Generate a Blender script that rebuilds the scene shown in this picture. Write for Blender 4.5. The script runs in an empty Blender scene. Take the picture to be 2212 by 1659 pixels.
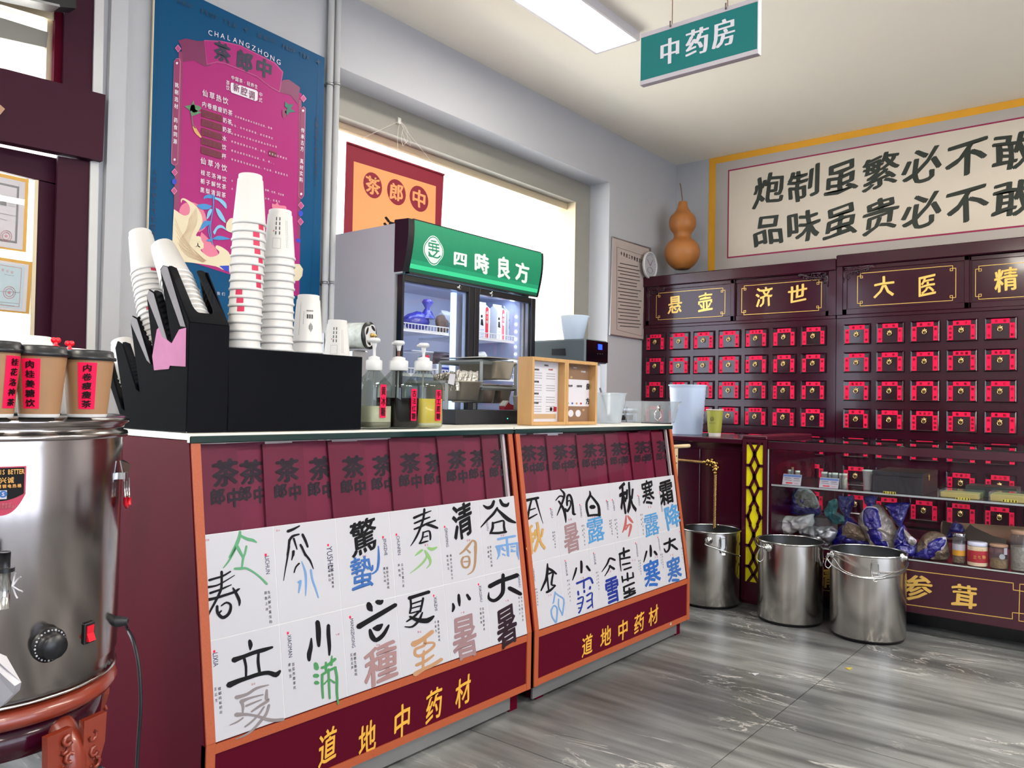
import bpy, math, random
from mathutils import Vector, Matrix, geometry, noise
import numpy as np
random.seed(7)
SC = bpy.context.scene
COL = SC.collection
PI = math.pi
# ---------------------------------------------------------------- camera, world, lights, exposure
H = 1.08                       # camera height above the floor
FPX = 1703.87                  # focal length in pixels of the 2212 x 1659 frame
RV = Vector((0.631202, -0.775403, 0.018301))
UV_ = Vector((-0.030144, -0.000948, 0.999545))
FV = Vector((0.775033, 0.631466, 0.023972))
CAM = Vector((0, 0, H))
cd = bpy.data.cameras.new('camera'); cd.sensor_width = 36; cd.lens = 36 * FPX / 2212; cd.clip_start = 0.02
co = bpy.data.objects.new('camera', cd); COL.objects.link(co); SC.camera = co
co.matrix_world = Matrix(((RV.x, UV_.x, -FV.x, 0), (RV.y, UV_.y, -FV.y, 0), (RV.z, UV_.z, -FV.z, H), (0, 0, 0, 1)))

def lin(c):
    return tuple(((x / 255) / 12.92 if x / 255 <= 0.04045 else ((x / 255 + 0.055) / 1.055) ** 2.4) for x in c)

w = bpy.data.worlds.new('sky'); SC.world = w; w.use_nodes = True
bg = w.node_tree.nodes['Background']; bg.inputs[0].default_value = (*lin((226, 238, 255)), 1); bg.inputs[1].default_value = 5.0
SC.view_settings.view_transform = 'Standard'; SC.view_settings.look = 'None'
SC.view_settings.gamma = 1; SC.view_settings.use_curve_mapping = False
SC.view_settings.exposure = 0.22
SC.cycles.max_bounces = 8; SC.cycles.diffuse_bounces = 4; SC.cycles.glossy_bounces = 4
SC.cycles.transmission_bounces = 6; SC.cycles.transparent_max_bounces = 16
SC.cycles.caustics_reflective = False; SC.cycles.caustics_refractive = False
SC.cycles.sample_clamp_indirect = 4

def area(name, loc, rot, sx, sy, power, col=(255, 255, 255)):
    l = bpy.data.lights.new(name, 'AREA'); l.shape = 'RECTANGLE'; l.size = sx; l.size_y = sy
    l.energy = power; l.color = lin(col)
    o = bpy.data.objects.new(name, l); COL.objects.link(o); o.location = loc; o.rotation_euler = rot
    return o
YW, XW, XC, ZC = 3.29, 6.289, 5.72, 3.216     # window wall, cabinet wall, cabinet fronts, ceiling
# added sun: its bounce off the street outside brightens the ceiling through the window
sl_ = bpy.data.lights.new('sun', 'SUN'); sl_.energy = 26; sl_.angle = 0.02; sl_.color = lin((255, 247, 232))
so = bpy.data.objects.new('sun', sl_); COL.objects.link(so); so.rotation_euler = Vector((0.15, 0.5, -1)).to_track_quat('-Z', 'Y').to_euler()

# ---------------------------------------------------------------- geometry helpers
def ray(x, y):
    return (RV * ((x - 1106) / FPX) + UV_ * (-(y - 829.5) / FPX) + FV)

def P(x, y, ax, val):
    """point of the plane axis=val seen at a pixel of the photograph"""
    d = ray(x, y); return CAM + d * ((val - CAM[ax]) / d[ax])

class Plane:
    def __init__(s, o, u, v):
        s.o = Vector(o); s.u = Vector(u).normalized(); s.v = Vector(v).normalized(); s.n = s.u.cross(s.v)
        if s.n.dot(CAM - s.o) < 0: s.n = -s.n
    def hit(s, x, y, e=0.0):
        d = ray(x, y); t = (s.o - CAM).dot(s.n) / d.dot(s.n); return CAM + d * t + s.n * e
    def pt(s, a, b, e=0.0):
        return s.o + s.u * a + s.v * b + s.n * e
    def off(s, e):
        q = Plane(s.o + s.n * e, s.u, s.v); return q

def YP(y, z=0): return Plane((0, y, z), (1, 0, 0), (0, 0, 1))
def XP(x): return Plane((x, 0, 0), (0, -1, 0), (0, 0, 1))

MATS = {}
LOC = {}
class MB:
    def __init__(s, M=None):
        s.v = []; s.f = []; s.m = []; s.mats = []; s.M = M; s.sm = []
    def mi(s, mat):
        if mat not in s.mats: s.mats.append(mat)
        return s.mats.index(mat)
    def add(s, vs, fs, mat, smooth=False):
        k = len(s.v); i = s.mi(mat)
        if s.M is not None: vs = [s.M @ Vector(p) for p in vs]
        s.v += [tuple(p) for p in vs]
        for f in fs: s.f.append(tuple(k + j for j in f)); s.m.append(i); s.sm.append(smooth)
    def box(s, x0, y0, z0, x1, y1, z1, mat, b=0.0):
        if x0 > x1: x0, x1 = x1, x0
        if y0 > y1: y0, y1 = y1, y0
        if z0 > z1: z0, z1 = z1, z0
        if b <= 0:
            vs = [(x, y, z) for z in (z0, z1) for y in (y0, y1) for x in (x0, x1)]
            s.add(vs, [(0, 2, 3, 1), (4, 5, 7, 6), (0, 1, 5, 4), (2, 6, 7, 3), (0, 4, 6, 2), (1, 3, 7, 5)], mat)
            return
        b = min(b, (x1 - x0) / 2.01, (y1 - y0) / 2.01, (z1 - z0) / 2.01)
        vs = []; idx = {}
        X = ((x0, 1), (x1, -1)); Y = ((y0, 1), (y1, -1)); Z = ((z0, 1), (z1, -1))
        for i, (x, sx) in enumerate(X):
            for j, (y, sy) in enumerate(Y):
                for k, (z, sz) in enumerate(Z):
                    for a, p in enumerate(((x, y + sy * b, z + sz * b), (x + sx * b, y, z + sz * b), (x + sx * b, y + sy * b, z))):
                        idx[(i, j, k, a)] = len(vs); vs.append(p)
        F = []
        for i in (0, 1):
            q = [idx[(i, 0, 0, 0)], idx[(i, 1, 0, 0)], idx[(i, 1, 1, 0)], idx[(i, 0, 1, 0)]]; F.append(q if i else q[::-1])
            q = [idx[(0, i, 0, 1)], idx[(0, i, 1, 1)], idx[(1, i, 1, 1)], idx[(1, i, 0, 1)]]; F.append(q if i else q[::-1])
            q = [idx[(0, 0, i, 2)], idx[(1, 0, i, 2)], idx[(1, 1, i, 2)], idx[(0, 1, i, 2)]]; F.append(q if i else q[::-1])
        for j in (0, 1):
            for k in (0, 1):
                q = [idx[(0, j, k, 1)], idx[(1, j, k, 1)], idx[(1, j, k, 2)], idx[(0, j, k, 2)]]; F.append(q if (j ^ k) else q[::-1])
        for i in (0, 1):
            for k in (0, 1):
                q = [idx[(i, 0, k, 0)], idx[(i, 1, k, 0)], idx[(i, 1, k, 2)], idx[(i, 0, k, 2)]]; F.append(q[::-1] if (i ^ k) else q)
            for j in (0, 1):
                q = [idx[(i, j, 0, 0)], idx[(i, j, 1, 0)], idx[(i, j, 1, 1)], idx[(i, j, 0, 1)]]; F.append(q if (i ^ j) else q[::-1])
        for i in (0, 1):
            for j in (0, 1):
                for k in (0, 1):
                    q = [idx[(i, j, k, 0)], idx[(i, j, k, 1)], idx[(i, j, k, 2)]]; F.append(q[::-1] if (i ^ j ^ k) else q)
        s.add(vs, F, mat)
    def prism(s, poly, d, mat):
        """poly: world points of a flat outline, d: extrusion vector"""
        poly = [Vector(p) for p in poly]; d = Vector(d); n = len(poly)
        tris = geometry.tessellate_polygon([poly])
        s.add(poly + [p + d for p in poly], [tuple(t) for t in tris] + [tuple(n + i for i in t[::-1]) for t in tris] +
              [(i, (i + 1) % n, n + (i + 1) % n, n + i) for i in range(n)], mat)
    def poly(s, pts, mat):
        pts = [Vector(p) for p in pts]
        if len(pts) < 5 and len(pts) > 2: s.add(pts, [tuple(range(len(pts)))], mat); return
        s.add(pts, [tuple(t) for t in geometry.tessellate_polygon([pts])], mat)
    def lathe(s, prof, c, mat, n=24, ax=None, cap=True, smooth=True, sx=1, sy=1):
        """prof [(r, z)...] turned about the axis through c"""
        c = Vector(c)
        if ax is None: R = Matrix.Identity(3)
        else: R = Vector((0, 0, 1)).rotation_difference(Vector(ax)).to_matrix()
        vs = []; fs = []
        for r, z in prof:
            for i in range(n):
                a = 2 * PI * i / n; vs.append(c + R @ Vector((r * math.cos(a) * sx, r * math.sin(a) * sy, z)))
        for k in range(len(prof) - 1):
            for i in range(n):
                j = (i + 1) % n; fs.append((k * n + i, k * n + j, (k + 1) * n + j, (k + 1) * n + i))
        s.add(vs, fs, mat, smooth)
        if cap:
            for k, rev in ((0, True), (len(prof) - 1, False)):
                if prof[k][0] > 1e-5:
                    r = list(range(n)); s.add(vs[k * n:(k + 1) * n], [tuple(r[::-1] if rev else r)], mat)
    def tube(s, pts, r, mat, n=8, close=False, caps=True, rs=None):
        pts = [Vector(p) for p in pts]; m = len(pts); vs = []; fs = []
        up = None
        for i, p in enumerate(pts):
            a = pts[(i - 1) % m] if (close or i > 0) else p; b = pts[(i + 1) % m] if (close or i < m - 1) else p
            t = (b - a).normalized()
            if up is None:
                up = Vector((0, 0, 1)) if abs(t.z) < 0.9 else Vector((1, 0, 0))
            x = t.cross(up).normalized(); y = x.cross(t).normalized(); up = y
            rr = rs[i] if rs else r
            for k in range(n):
                q = 2 * PI * k / n; vs.append(p + x * math.cos(q) * rr + y * math.sin(q) * rr)
        for i in range(m if close else m - 1):
            for k in range(n):
                l = (k + 1) % n; j = (i + 1) % m; fs.append((i * n + k, j * n + k, j * n + l, i * n + l))
        if not close and caps:
            fs.append(tuple(range(n))[::-1]); fs.append(tuple((m - 1) * n + k for k in range(n)))
        s.add(vs, fs, mat, n > 4)
    def ball(s, c, r, mat, n=12, sc=(1, 1, 1)):
        c = Vector(c); vs = []; fs = []; m = n // 2
        for i in range(m + 1):
            for j in range(n):
                a = PI * i / m; b = 2 * PI * j / n
                vs.append(c + Vector((r * sc[0] * math.sin(a) * math.cos(b), r * sc[1] * math.sin(a) * math.sin(b), r * sc[2] * math.cos(a))))
        for i in range(m):
            for j in range(n):
                k = (j + 1) % n; fs.append((i * n + j, (i + 1) * n + j, (i + 1) * n + k, i * n + k))
        s.add(vs, fs, mat, True)
    def build(s, name, parent=None, label=None, mw=None):
        me = bpy.data.meshes.new(name)
        o = bpy.data.objects.new(name, me); COL.objects.link(o)
        L = LOC.get(parent.name, Vector()) if parent else Vector()
        me.from_pydata([tuple(Vector(p) - L) for p in s.v] if parent else s.v, [], s.f)
        for m in s.mats: me.materials.append(MATS[m])
        me.polygons.foreach_set('material_index', s.m); me.polygons.foreach_set('use_smooth', s.sm)
        me.update()
        if parent: o.parent = parent; LOC[o.name] = L
        if label: o['label'] = label
        return o

def tag(o, label, cat, group=None):
    o['label'] = label; o['category'] = cat
    if group: o['group'] = group
    return o
def thing(name, loc, label, cat, group=None):
    o = bpy.data.objects.new(name, None); COL.objects.link(o); o.location = loc; o.empty_display_size = 0.05
    LOC[o.name] = Vector(loc); return tag(o, label, cat, group)
def struct(o): o['kind'] = 'structure'; return o
def stuff(o): o['kind'] = 'stuff'; return o
def single(mb, name, label, cat, group=None):
    return tag(mb.build(name), label, cat, group)
def dup(root, M, label=None, group=None):
    r = root.copy(); COL.objects.link(r); r.matrix_world = M
    if label: r['label'] = label
    if group: r['group'] = group
    for ch in root.children:
        c = ch.copy(); COL.objects.link(c); c.parent = r
        for g in ch.children:
            d = g.copy(); COL.objects.link(d); d.parent = c
    return r

# ---------------------------------------------------------------- materials
def nmat(name):
    m = bpy.data.materials.new(name); m.use_nodes = True; MATS[name] = m
    return m, m.node_tree, m.node_tree.nodes['Principled BSDF']
def mat(name, c, rough=0.5, metal=0.0, spec=0.5, emit=0.0, bump=0.0, bscale=40, vary=0.0, vscale=6, coat=0.0, sss=0, ec=None, stretch=(1, 1, 1), trans=0):
    m, nt, b = nmat(name); L = lin(c)
    b.inputs['Base Color'].default_value = (*L, 1); b.inputs['Roughness'].default_value = rough
    b.inputs['Metallic'].default_value = metal; b.inputs['Specular IOR Level'].default_value = spec
    if coat: b.inputs['Coat Weight'].default_value = coat; b.inputs['Coat Roughness'].default_value = 0.06
    if emit: b.inputs['Emission Color'].default_value = (*(lin(ec) if ec else L), 1); b.inputs['Emission Strength'].default_value = emit
    if trans: b.inputs['Transmission Weight'].default_value = trans
    if bump or vary:
        tc = nt.nodes.new('ShaderNodeTexCoord'); mp = nt.nodes.new('ShaderNodeMapping'); mp.inputs['Scale'].default_value = stretch
        nt.links.new(tc.outputs['Object'], mp.inputs[0])
    if bump:
        n = nt.nodes.new('ShaderNodeTexNoise'); n.inputs['Scale'].default_value = bscale; n.inputs['Detail'].default_value = 4
        bp = nt.nodes.new('ShaderNodeBump'); bp.inputs['Strength'].default_value = bump; bp.inputs['Distance'].default_value = 0.01
        nt.links.new(mp.outputs[0], n.inputs['Vector']); nt.links.new(n.outputs['Fac'], bp.inputs['Height']); nt.links.new(bp.outputs[0], b.inputs['Normal'])
    if vary:
        n = nt.nodes.new('ShaderNodeTexNoise'); n.inputs['Scale'].default_value = vscale; n.inputs['Detail'].default_value = 5
        mx = nt.nodes.new('ShaderNodeMix'); mx.data_type = 'RGBA'; mx.inputs['A'].default_value = (*[x * (1 - vary) for x in L], 1)
        mx.inputs['B'].default_value = (*[min(1, x * (1 + vary)) for x in L], 1)
        nt.links.new(mp.outputs[0], n.inputs['Vector']); nt.links.new(n.outputs['Fac'], mx.inputs['Factor']); nt.links.new(mx.outputs['Result'], b.inputs['Base Color'])
    return m
def glass(name, tint=(255, 255, 255), refl=1.0, rough=0.0, haze=0.0, hz=(230, 235, 240)):
    """thin clear sheet: transparent, with fresnel gloss (and optional milkiness)"""
    m = bpy.data.materials.new(name); m.use_nodes = True; MATS[name] = m; nt = m.node_tree; nt.nodes.clear()
    o = nt.nodes.new('ShaderNodeOutputMaterial'); t = nt.nodes.new('ShaderNodeBsdfTransparent'); g = nt.nodes.new('ShaderNodeBsdfGlossy')
    t.inputs[0].default_value = (*lin(tint), 1); g.inputs['Roughness'].default_value = rough; g.inputs[0].default_value = (1, 1, 1, 1)
    f = nt.nodes.new('ShaderNodeFresnel'); f.inputs[0].default_value = 1.45; mu = nt.nodes.new('ShaderNodeMath'); mu.operation = 'MULTIPLY'; mu.inputs[1].default_value = refl
    ge = nt.nodes.new('ShaderNodeNewGeometry'); iv = nt.nodes.new('ShaderNodeMath'); iv.operation = 'SUBTRACT'; iv.inputs[0].default_value = 1.0
    m3 = nt.nodes.new('ShaderNodeMath'); m3.operation = 'MULTIPLY'; nt.links.new(ge.outputs['Backfacing'], iv.inputs[1])
    mx = nt.nodes.new('ShaderNodeMixShader'); nt.links.new(f.outputs[0], mu.inputs[0]); nt.links.new(mu.outputs[0], m3.inputs[0]); nt.links.new(iv.outputs[0], m3.inputs[1]); nt.links.new(m3.outputs[0], mx.inputs[0])
    if haze:
        d = nt.nodes.new('ShaderNodeBsdfDiffuse'); d.inputs[0].default_value = (*lin(hz), 1)
        tr = nt.nodes.new('ShaderNodeBsdfTranslucent'); tr.inputs[0].default_value = (*lin(hz), 1)
        dd = nt.nodes.new('ShaderNodeMixShader'); dd.inputs[0].default_value = 0.5
        nt.links.new(d.outputs[0], dd.inputs[1]); nt.links.new(tr.outputs[0], dd.inputs[2])
        m2 = nt.nodes.new('ShaderNodeMixShader'); m2.inputs[0].default_value = haze
        nt.links.new(t.outputs[0], m2.inputs[1]); nt.links.new(dd.outputs[0], m2.inputs[2]); nt.links.new(m2.outputs[0], mx.inputs[1])
    else: nt.links.new(t.outputs[0], mx.inputs[1])
    nt.links.new(g.outputs[0], mx.inputs[2]); nt.links.new(mx.outputs[0], o.inputs[0])
    return m

mat('wall', (184, 185, 190), 0.75, bump=0.05, bscale=60, vary=0.03, vscale=3)
mat('ceil', (246, 240, 226), 0.85, vary=0.02, vscale=2)
mat('white', (205, 205, 205), 0.45)
mat('paper', (184, 183, 190), 0.42, spec=0.4)
mat('cup', (208, 206, 205), 0.5, spec=0.3)
mat('black', (14, 15, 20), 0.4)
mat('acrylic', (3, 5, 12), 0.12, spec=0.22)
mat('darkwood', (50, 6, 25), 0.16, spec=0.3, coat=0.22, vary=0.18, vscale=4, stretch=(1, 1, .3))
mat('drawerwood', (42, 10, 24), 0.12, spec=0.35, coat=0.28, vary=0.15, vscale=9)
mat('maroon', (76, 3, 26), 0.6, spec=0.05)
mat('maroonboard', (80, 5, 29), 0.5, spec=0.1)
mat('doorred', (58, 20, 38), 0.5, spec=0.15, bump=0.03, bscale=300)
mat('trimorange', (166, 80, 46), 0.45, vary=0.22, vscale=260)
mat('gold', (234, 190, 96), 0.35, metal=0.35, spec=0.6)
mat('goldprint', (222, 166, 62), 0.5, spec=0.4)
mat('brass', (196, 158, 92), 0.22, metal=1.0, bump=0.3, bscale=120)
mat('tagred', (236, 18, 74), 0.6, spec=0.2)
mat('ink', (9, 9, 13), 0.6, spec=0.2)
mat('navyink', (38, 40, 74), 0.55)
mat('steel', (196, 196, 198), 0.24, metal=1.0, bump=0.05, bscale=9, stretch=(1, 1, 6), vary=0.14, vscale=7)
mat('steelb', (200, 200, 200), 0.16, metal=1.0)
mat('alu', (160, 160, 162), 0.35, metal=0.8)
mat('blackink', (30, 36, 32), 0.55)
mat('shadowprint', (36, 40, 44), 0.5)
glass('glass'); glass('glassg', (205, 232, 222)); glass('film', (235, 235, 240), 1.0, 0.05, 0.22)
glass('clearplastic', (244, 247, 250), 1.0, 0.06, 0.16); glass('milky', (236, 242, 250), 1.0, 0.12, 0.62, (226, 236, 248))

# ---------------------------------------------------------------- lettering (Blender's own font)
GC = {}
def glyph(ch):
    """flat triangles of one character (or word) in an em box centred on 0,0"""
    if ch in GC: return GC[ch]
    c = bpy.data.curves.new('glyph', 'FONT'); c.body = ch; c.size = 1; c.resolution_u = 2
    o = bpy.data.objects.new('glyph', c); COL.objects.link(o)
    bpy.context.view_layer.update()
    me = bpy.data.meshes.new_from_object(o.evaluated_get(bpy.context.evaluated_depsgraph_get()))
    vs = np.array([(v.co.x, v.co.y) for v in me.vertices]) if len(me.vertices) else np.zeros((0, 2))
    fs = [tuple(p.vertices) for p in me.polygons]
    bpy.data.objects.remove(o); bpy.data.curves.remove(c); bpy.data.meshes.remove(me)
    if len(vs):
        if len(ch) == 1 and ord(ch) > 0x2e00: vs = vs - np.array([0.5, 0.38])
        else: vs = vs - (vs.min(0) + vs.max(0)) / 2
    GC[ch] = (vs, fs); return GC[ch]
def put(mb, ch, pl, c, su, sv, matn, e=0.0008, bold=0.0, shear=0.0, wob=0.0, rot=0.0, lean=0.0):
    """one character on plane pl, centre c (a world point), em size su x sv"""
    vs, fs = glyph(ch)
    if not len(vs): return
    x = vs[:, 0].copy(); y = vs[:, 1].copy()
    if wob:
        ph = random.random() * 9
        x = x + wob * np.sin(y * 7 + ph) * 0.6; y = y + wob * np.sin(x * 6 + ph * 2)
    y = y + shear * x; x = x + lean * y
    if rot: cr, sr = math.cos(rot), math.sin(rot); x, y = x * cr - y * sr, x * sr + y * cr
    if isinstance(bold, tuple): bx, by = bold; st = [(-bx, -by), (bx, by), (-bx * .4, by), (bx * .4, -by), (0, 0)]
    else: st = [(0, 0)] if not bold else [(-bold, 0), (bold, 0), (0, bold * .7), (0, -bold * .7), (bold * .7, bold * .5), (-bold * .7, -bold * .5)]
    c = Vector(c)
    for i, (dx, dy) in enumerate(st):
        mb.add([c + pl.u * float((a + dx) * su) + pl.v * float((b + dy) * sv) + pl.n * (e + i * .00012) for a, b in zip(x, y)], fs, matn)
def word(mb, s, pl, A, B, size, matn, e=0.0008, asp=1.0, **k):
    """characters of s spread from centre A to centre B (world points on pl)"""
    A = Vector(A); B = Vector(B); n = len(s)
    for i, ch in enumerate(s):
        if ch == ' ': continue
        put(mb, ch, pl, A + (B - A) * (i / max(1, n - 1)), size * asp, size, matn, e, **k)
def pxm(pl, x, y):
    """metres per photograph pixel at a pixel, along pl.u and pl.v"""
    c = pl.hit(x, y); q = c - CAM
    def pj(p): q = p - CAM; d = q.dot(FV); return Vector((1106 + FPX * q.dot(RV) / d, 829.5 - FPX * q.dot(UV_) / d))
    a = pj(c); return 0.01 / (pj(c + pl.u * 0.01) - a).length, 0.01 / (pj(c + pl.v * 0.01) - a).length
def gp(mb, ch, pl, x, y, wpx, hpx, matn, e=0.0008, **k):
    """character centred at a pixel, wpx x hpx pixels large"""
    a, b = pxm(pl, x, y); put(mb, ch, pl, pl.hit(x, y), wpx * a, hpx * b, matn, e, **k)
def line(mb, s, pl, x0, y0, x1, y1, hpx, matn, asp=1.0, e=0.0008, **k):
    n = len(s)
    A = pl.hit(x0, y0); B = pl.hit(x1, y1)
    for i, ch in enumerate(s):
        if ch == ' ': continue
        c = A + (B - A) * (i / max(1, n - 1)); _, b = pxm(pl, x0 + (x1 - x0) * i / max(1, n - 1), y0 + (y1 - y0) * i / max(1, n - 1))
        put(mb, ch, pl, c, hpx * b * asp, hpx * b, matn, e, **k)
def smoothpath(p, k=4):
    if len(p) < 3: return p
    o = []
    for i in range(len(p) - 1):
        a = p[max(0, i - 1)]; b = p[i]; c = p[i + 1]; d = p[min(len(p) - 1, i + 2)]
        for j in range(k):
            t = j / k
            o.append(tuple(0.5 * (2 * b[q] + (c[q] - a[q]) * t + (2 * a[q] - 5 * b[q] + 4 * c[q] - d[q]) * t * t + (3 * b[q] - a[q] - 3 * c[q] + d[q]) * t ** 3) for q in range(len(b))))
    o.append(p[-1]); return o
def brush(mb, pl, strokes, matn, org=(0, 0), sc=1.0, e=0.0008):
    """brush strokes: 'x,y,w x,y,w ...' ; one string per stroke, in crop pixels (origin org, scale sc)"""
    for st in strokes:
        pts = []
        for t in st.split():
            q = [float(z) for z in t.split(',')]
            if len(q) == 2: q.append(pts[-1][2] * sc if pts else 10.0)
            pts.append((org[0] + q[0] / sc, org[1] + q[1] / sc, q[2] * 1.2 / sc))
        pts = smoothpath(pts, 3); n = len(pts); L = []; R = []
        for i, (x, y, wd) in enumerate(pts):
            a = pts[max(0, i - 1)]; b = pts[min(n - 1, i + 1)]
            dx, dy = b[0] - a[0], b[1] - a[1]; l = math.hypot(dx, dy) or 1; dx /= l; dy /= l
            hw = wd / 2
            if i == 0: L.append((x - dx * hw * .8 - dy * hw * .4, y - dy * hw * .8 + dx * hw * .4)); R.append((x - dx * hw * .8 + dy * hw * .4, y - dy * hw * .8 - dx * hw * .4))
            L.append((x - dy * hw, y + dx * hw)); R.append((x + dy * hw, y - dx * hw))
            if i == n - 1: L.append((x + dx * hw * .8 - dy * hw * .4, y + dy * hw * .8 + dx * hw * .4)); R.append((x + dx * hw * .8 + dy * hw * .4, y + dy * hw * .8 - dx * hw * .4))
        vs = [pl.hit(*p, e) for p in L] + [pl.hit(*p, e) for p in R]; m = len(L); e += .00012
        mb.add(vs, [(i, i + 1, m + i + 1, m + i) for i in range(m - 1)], matn)
def pxpoly(mb, pl, pts, matn, org=(0, 0), sc=1.0, e=0.0004, smooth=0):
    if smooth: pts = smoothpath(list(pts) + [pts[0]], smooth)[:-1]
    mb.poly([pl.hit(org[0] + x / sc, org[1] + y / sc, e) for x, y in pts], matn)
def pxline(mb, pl, pts, wpx, matn, org=(0, 0), sc=1.0, e=0.0008, close=False):
    """thin print line along pixels, mitred roughly"""
    pts = [(org[0] + x / sc, org[1] + y / sc) for x, y in pts]
    if close: pts.append(pts[0])
    for a, b in zip(pts, pts[1:]):
        dx, dy = b[0] - a[0], b[1] - a[1]; l = math.hypot(dx, dy) or 1; dx *= wpx / 2 / l; dy *= wpx / 2 / l
        mb.add([pl.hit(a[0] - dx - dy, a[1] - dy + dx, e), pl.hit(b[0] + dx - dy, b[1] + dy + dx, e), pl.hit(b[0] + dx + dy, b[1] + dy - dx, e), pl.hit(a[0] - dx + dy, a[1] - dy - dx, e)], [(0, 1, 2, 3)], matn)
# ================================================================ THE ROOM
def floor_mat():
    m, nt, b = nmat('floortile'); N = nt.nodes.new; Lk = nt.links.new
    tc = N('ShaderNodeTexCoord'); oi = N('ShaderNodeObjectInfo')
    mp = N('ShaderNodeMapping'); mp.inputs['Scale'].default_value = (2.6, 0.5, 1); mp.inputs['Rotation'].default_value = (0, 0, 0.12)
    cmb = N('ShaderNodeVectorMath'); cmb.operation = 'ADD'
    Lk(tc.outputs['Object'], cmb.inputs[0]); Lk(oi.outputs['Location'], cmb.inputs[1]); Lk(cmb.outputs[0], mp.inputs[0])
    n0 = N('ShaderNodeTexNoise'); n0.inputs['Scale'].default_value = 1.6; n0.inputs['Detail'].default_value = 6; n0.inputs['Distortion'].default_value = 0.6
    Lk(mp.outputs[0], n0.inputs['Vector'])
    cr = N('ShaderNodeValToRGB'); e = cr.color_ramp.elements
    e[0].position = 0.3; e[0].color = (*lin((66, 68, 70)), 1); e[1].position = 0.74; e[1].color = (*lin((136, 139, 139)), 1)
    x = cr.color_ramp.elements.new(0.5); x.color = (*lin((102, 104, 105)), 1)
    Lk(n0.outputs['Fac'], cr.inputs[0])
    # fine streaks
    mp2 = N('ShaderNodeMapping'); mp2.inputs['Scale'].default_value = (16, 1.3, 1); mp2.inputs['Rotation'].default_value = (0, 0, 0.12)
    Lk(cmb.outputs[0], mp2.inputs[0])
    n1 = N('ShaderNodeTexNoise'); n1.inputs['Scale'].default_value = 1.5; n1.inputs['Detail'].default_value = 8; n1.inputs['Distortion'].default_value = 0.4
    Lk(mp2.outputs[0], n1.inputs['Vector'])
    r1 = N('ShaderNodeMapRange'); r1.inputs[1].default_value = 0.3; r1.inputs[2].default_value = 0.7; r1.inputs[3].default_value = 0.62; r1.inputs[4].default_value = 1.34
    Lk(n1.outputs['Fac'], r1.inputs[0])
    m1 = N('ShaderNodeVectorMath'); m1.operation = 'SCALE'; Lk(cr.outputs[0], m1.inputs[0]); Lk(r1.outputs[0], m1.inputs['Scale'])
    # pale veins: ridge of distorted noise
    mp3 = N('ShaderNodeMapping'); mp3.inputs['Scale'].default_value = (3.4, 0.9, 1); mp3.inputs['Rotation'].default_value = (0, 0, 0.12)
    Lk(cmb.outputs[0], mp3.inputs[0])
    n2 = N('ShaderNodeTexNoise'); n2.inputs['Scale'].default_value = 1.3; n2.inputs['Detail'].default_value = 9; n2.inputs['Roughness'].default_value = 0.62; n2.inputs['Distortion'].default_value = 1.3
    Lk(mp3.outputs[0], n2.inputs['Vector'])
    s = N('ShaderNodeMath'); s.operation = 'SUBTRACT'; s.inputs[1].default_value = 0.5; Lk(n2.outputs['Fac'], s.inputs[0])
    ab = N('ShaderNodeMath'); ab.operation = 'ABSOLUTE'; Lk(s.outputs[0], ab.inputs[0])
    r2 = N('ShaderNodeMapRange'); r2.inputs[1].default_value = 0.0; r2.inputs[2].default_value = 0.011; r2.inputs[3].default_value = 1; r2.inputs[4].default_value = 0
    Lk(ab.outputs[0], r2.inputs[0])
    n3 = N('ShaderNodeTexNoise'); n3.inputs['Scale'].default_value = 2.2; n3.inputs['Detail'].default_value = 2; Lk(cmb.outputs[0], n3.inputs['Vector'])
    r3 = N('ShaderNodeMapRange'); r3.inputs[1].default_value = 0.47; r3.inputs[2].default_value = 0.62; r3.inputs[4].default_value = 0.75; Lk(n3.outputs['Fac'], r3.inputs[0])
    mu = N('ShaderNodeMath'); mu.operation = 'MULTIPLY'; Lk(r2.outputs[0], mu.inputs[0]); Lk(r3.outputs[0], mu.inputs[1])
    mx = N('ShaderNodeMix'); mx.data_type = 'RGBA'; mx.inputs['B'].default_value = (*lin((205, 203, 200)), 1)
    Lk(mu.outputs[0], mx.inputs['Factor']); Lk(m1.outputs[0], mx.inputs['A']); Lk(mx.outputs['Result'], b.inputs['Base Color'])
    b.inputs['Roughness'].default_value = 0.34; b.inputs['Specular IOR Level'].default_value = 0.45
    bp = N('ShaderNodeBump'); bp.inputs['Strength'].default_value = 0.12; bp.inputs['Distance'].default_value = 0.004
    Lk(n1.outputs['Fac'], bp.inputs['Height']); Lk(bp.outputs[0], b.inputs['Normal'])
floor_mat()
mat('grout', (52, 54, 56), 0.8)
X0R, Y0R = -2.6, -4.3
b = MB(); b.box(X0R - .2, Y0R - .2, -0.1, XW + .2, YW + .7, -0.004, 'grout'); floor = struct(b.build('floor'))
g = 0.0016
rows = [(-4.37 + 0.82 * i) for i in range(11)]
for i, yy in enumerate(rows):
    y0 = yy + 1.03 - 1.03 if False else 1.03 + (i - 6) * 0.82
    off = 1.965 if (i % 2 == 0) else 3.88 - 1.2
    k = -3
    while True:
        x0 = off + 2.4 * k; k += 1
        if x0 > XW: break
        if x0 + 2.4 < X0R: continue
        xa, xb = max(x0 + g, X0R), min(x0 + 2.4 - g, XW); ya, yb = max(y0 + g, Y0R), min(y0 + .82 - g, YW)
        if yb <= ya: continue
        t = MB(); t.box(xa, ya, -0.004, xb, yb, 0.0, 'floortile', 0.0008); t.build('tile', floor)

b = MB(); b.box(X0R - .2, Y0R - .2, ZC, XW + .2, YW + .25, ZC + .12, 'ceil'); struct(b.build('ceiling'))
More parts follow.
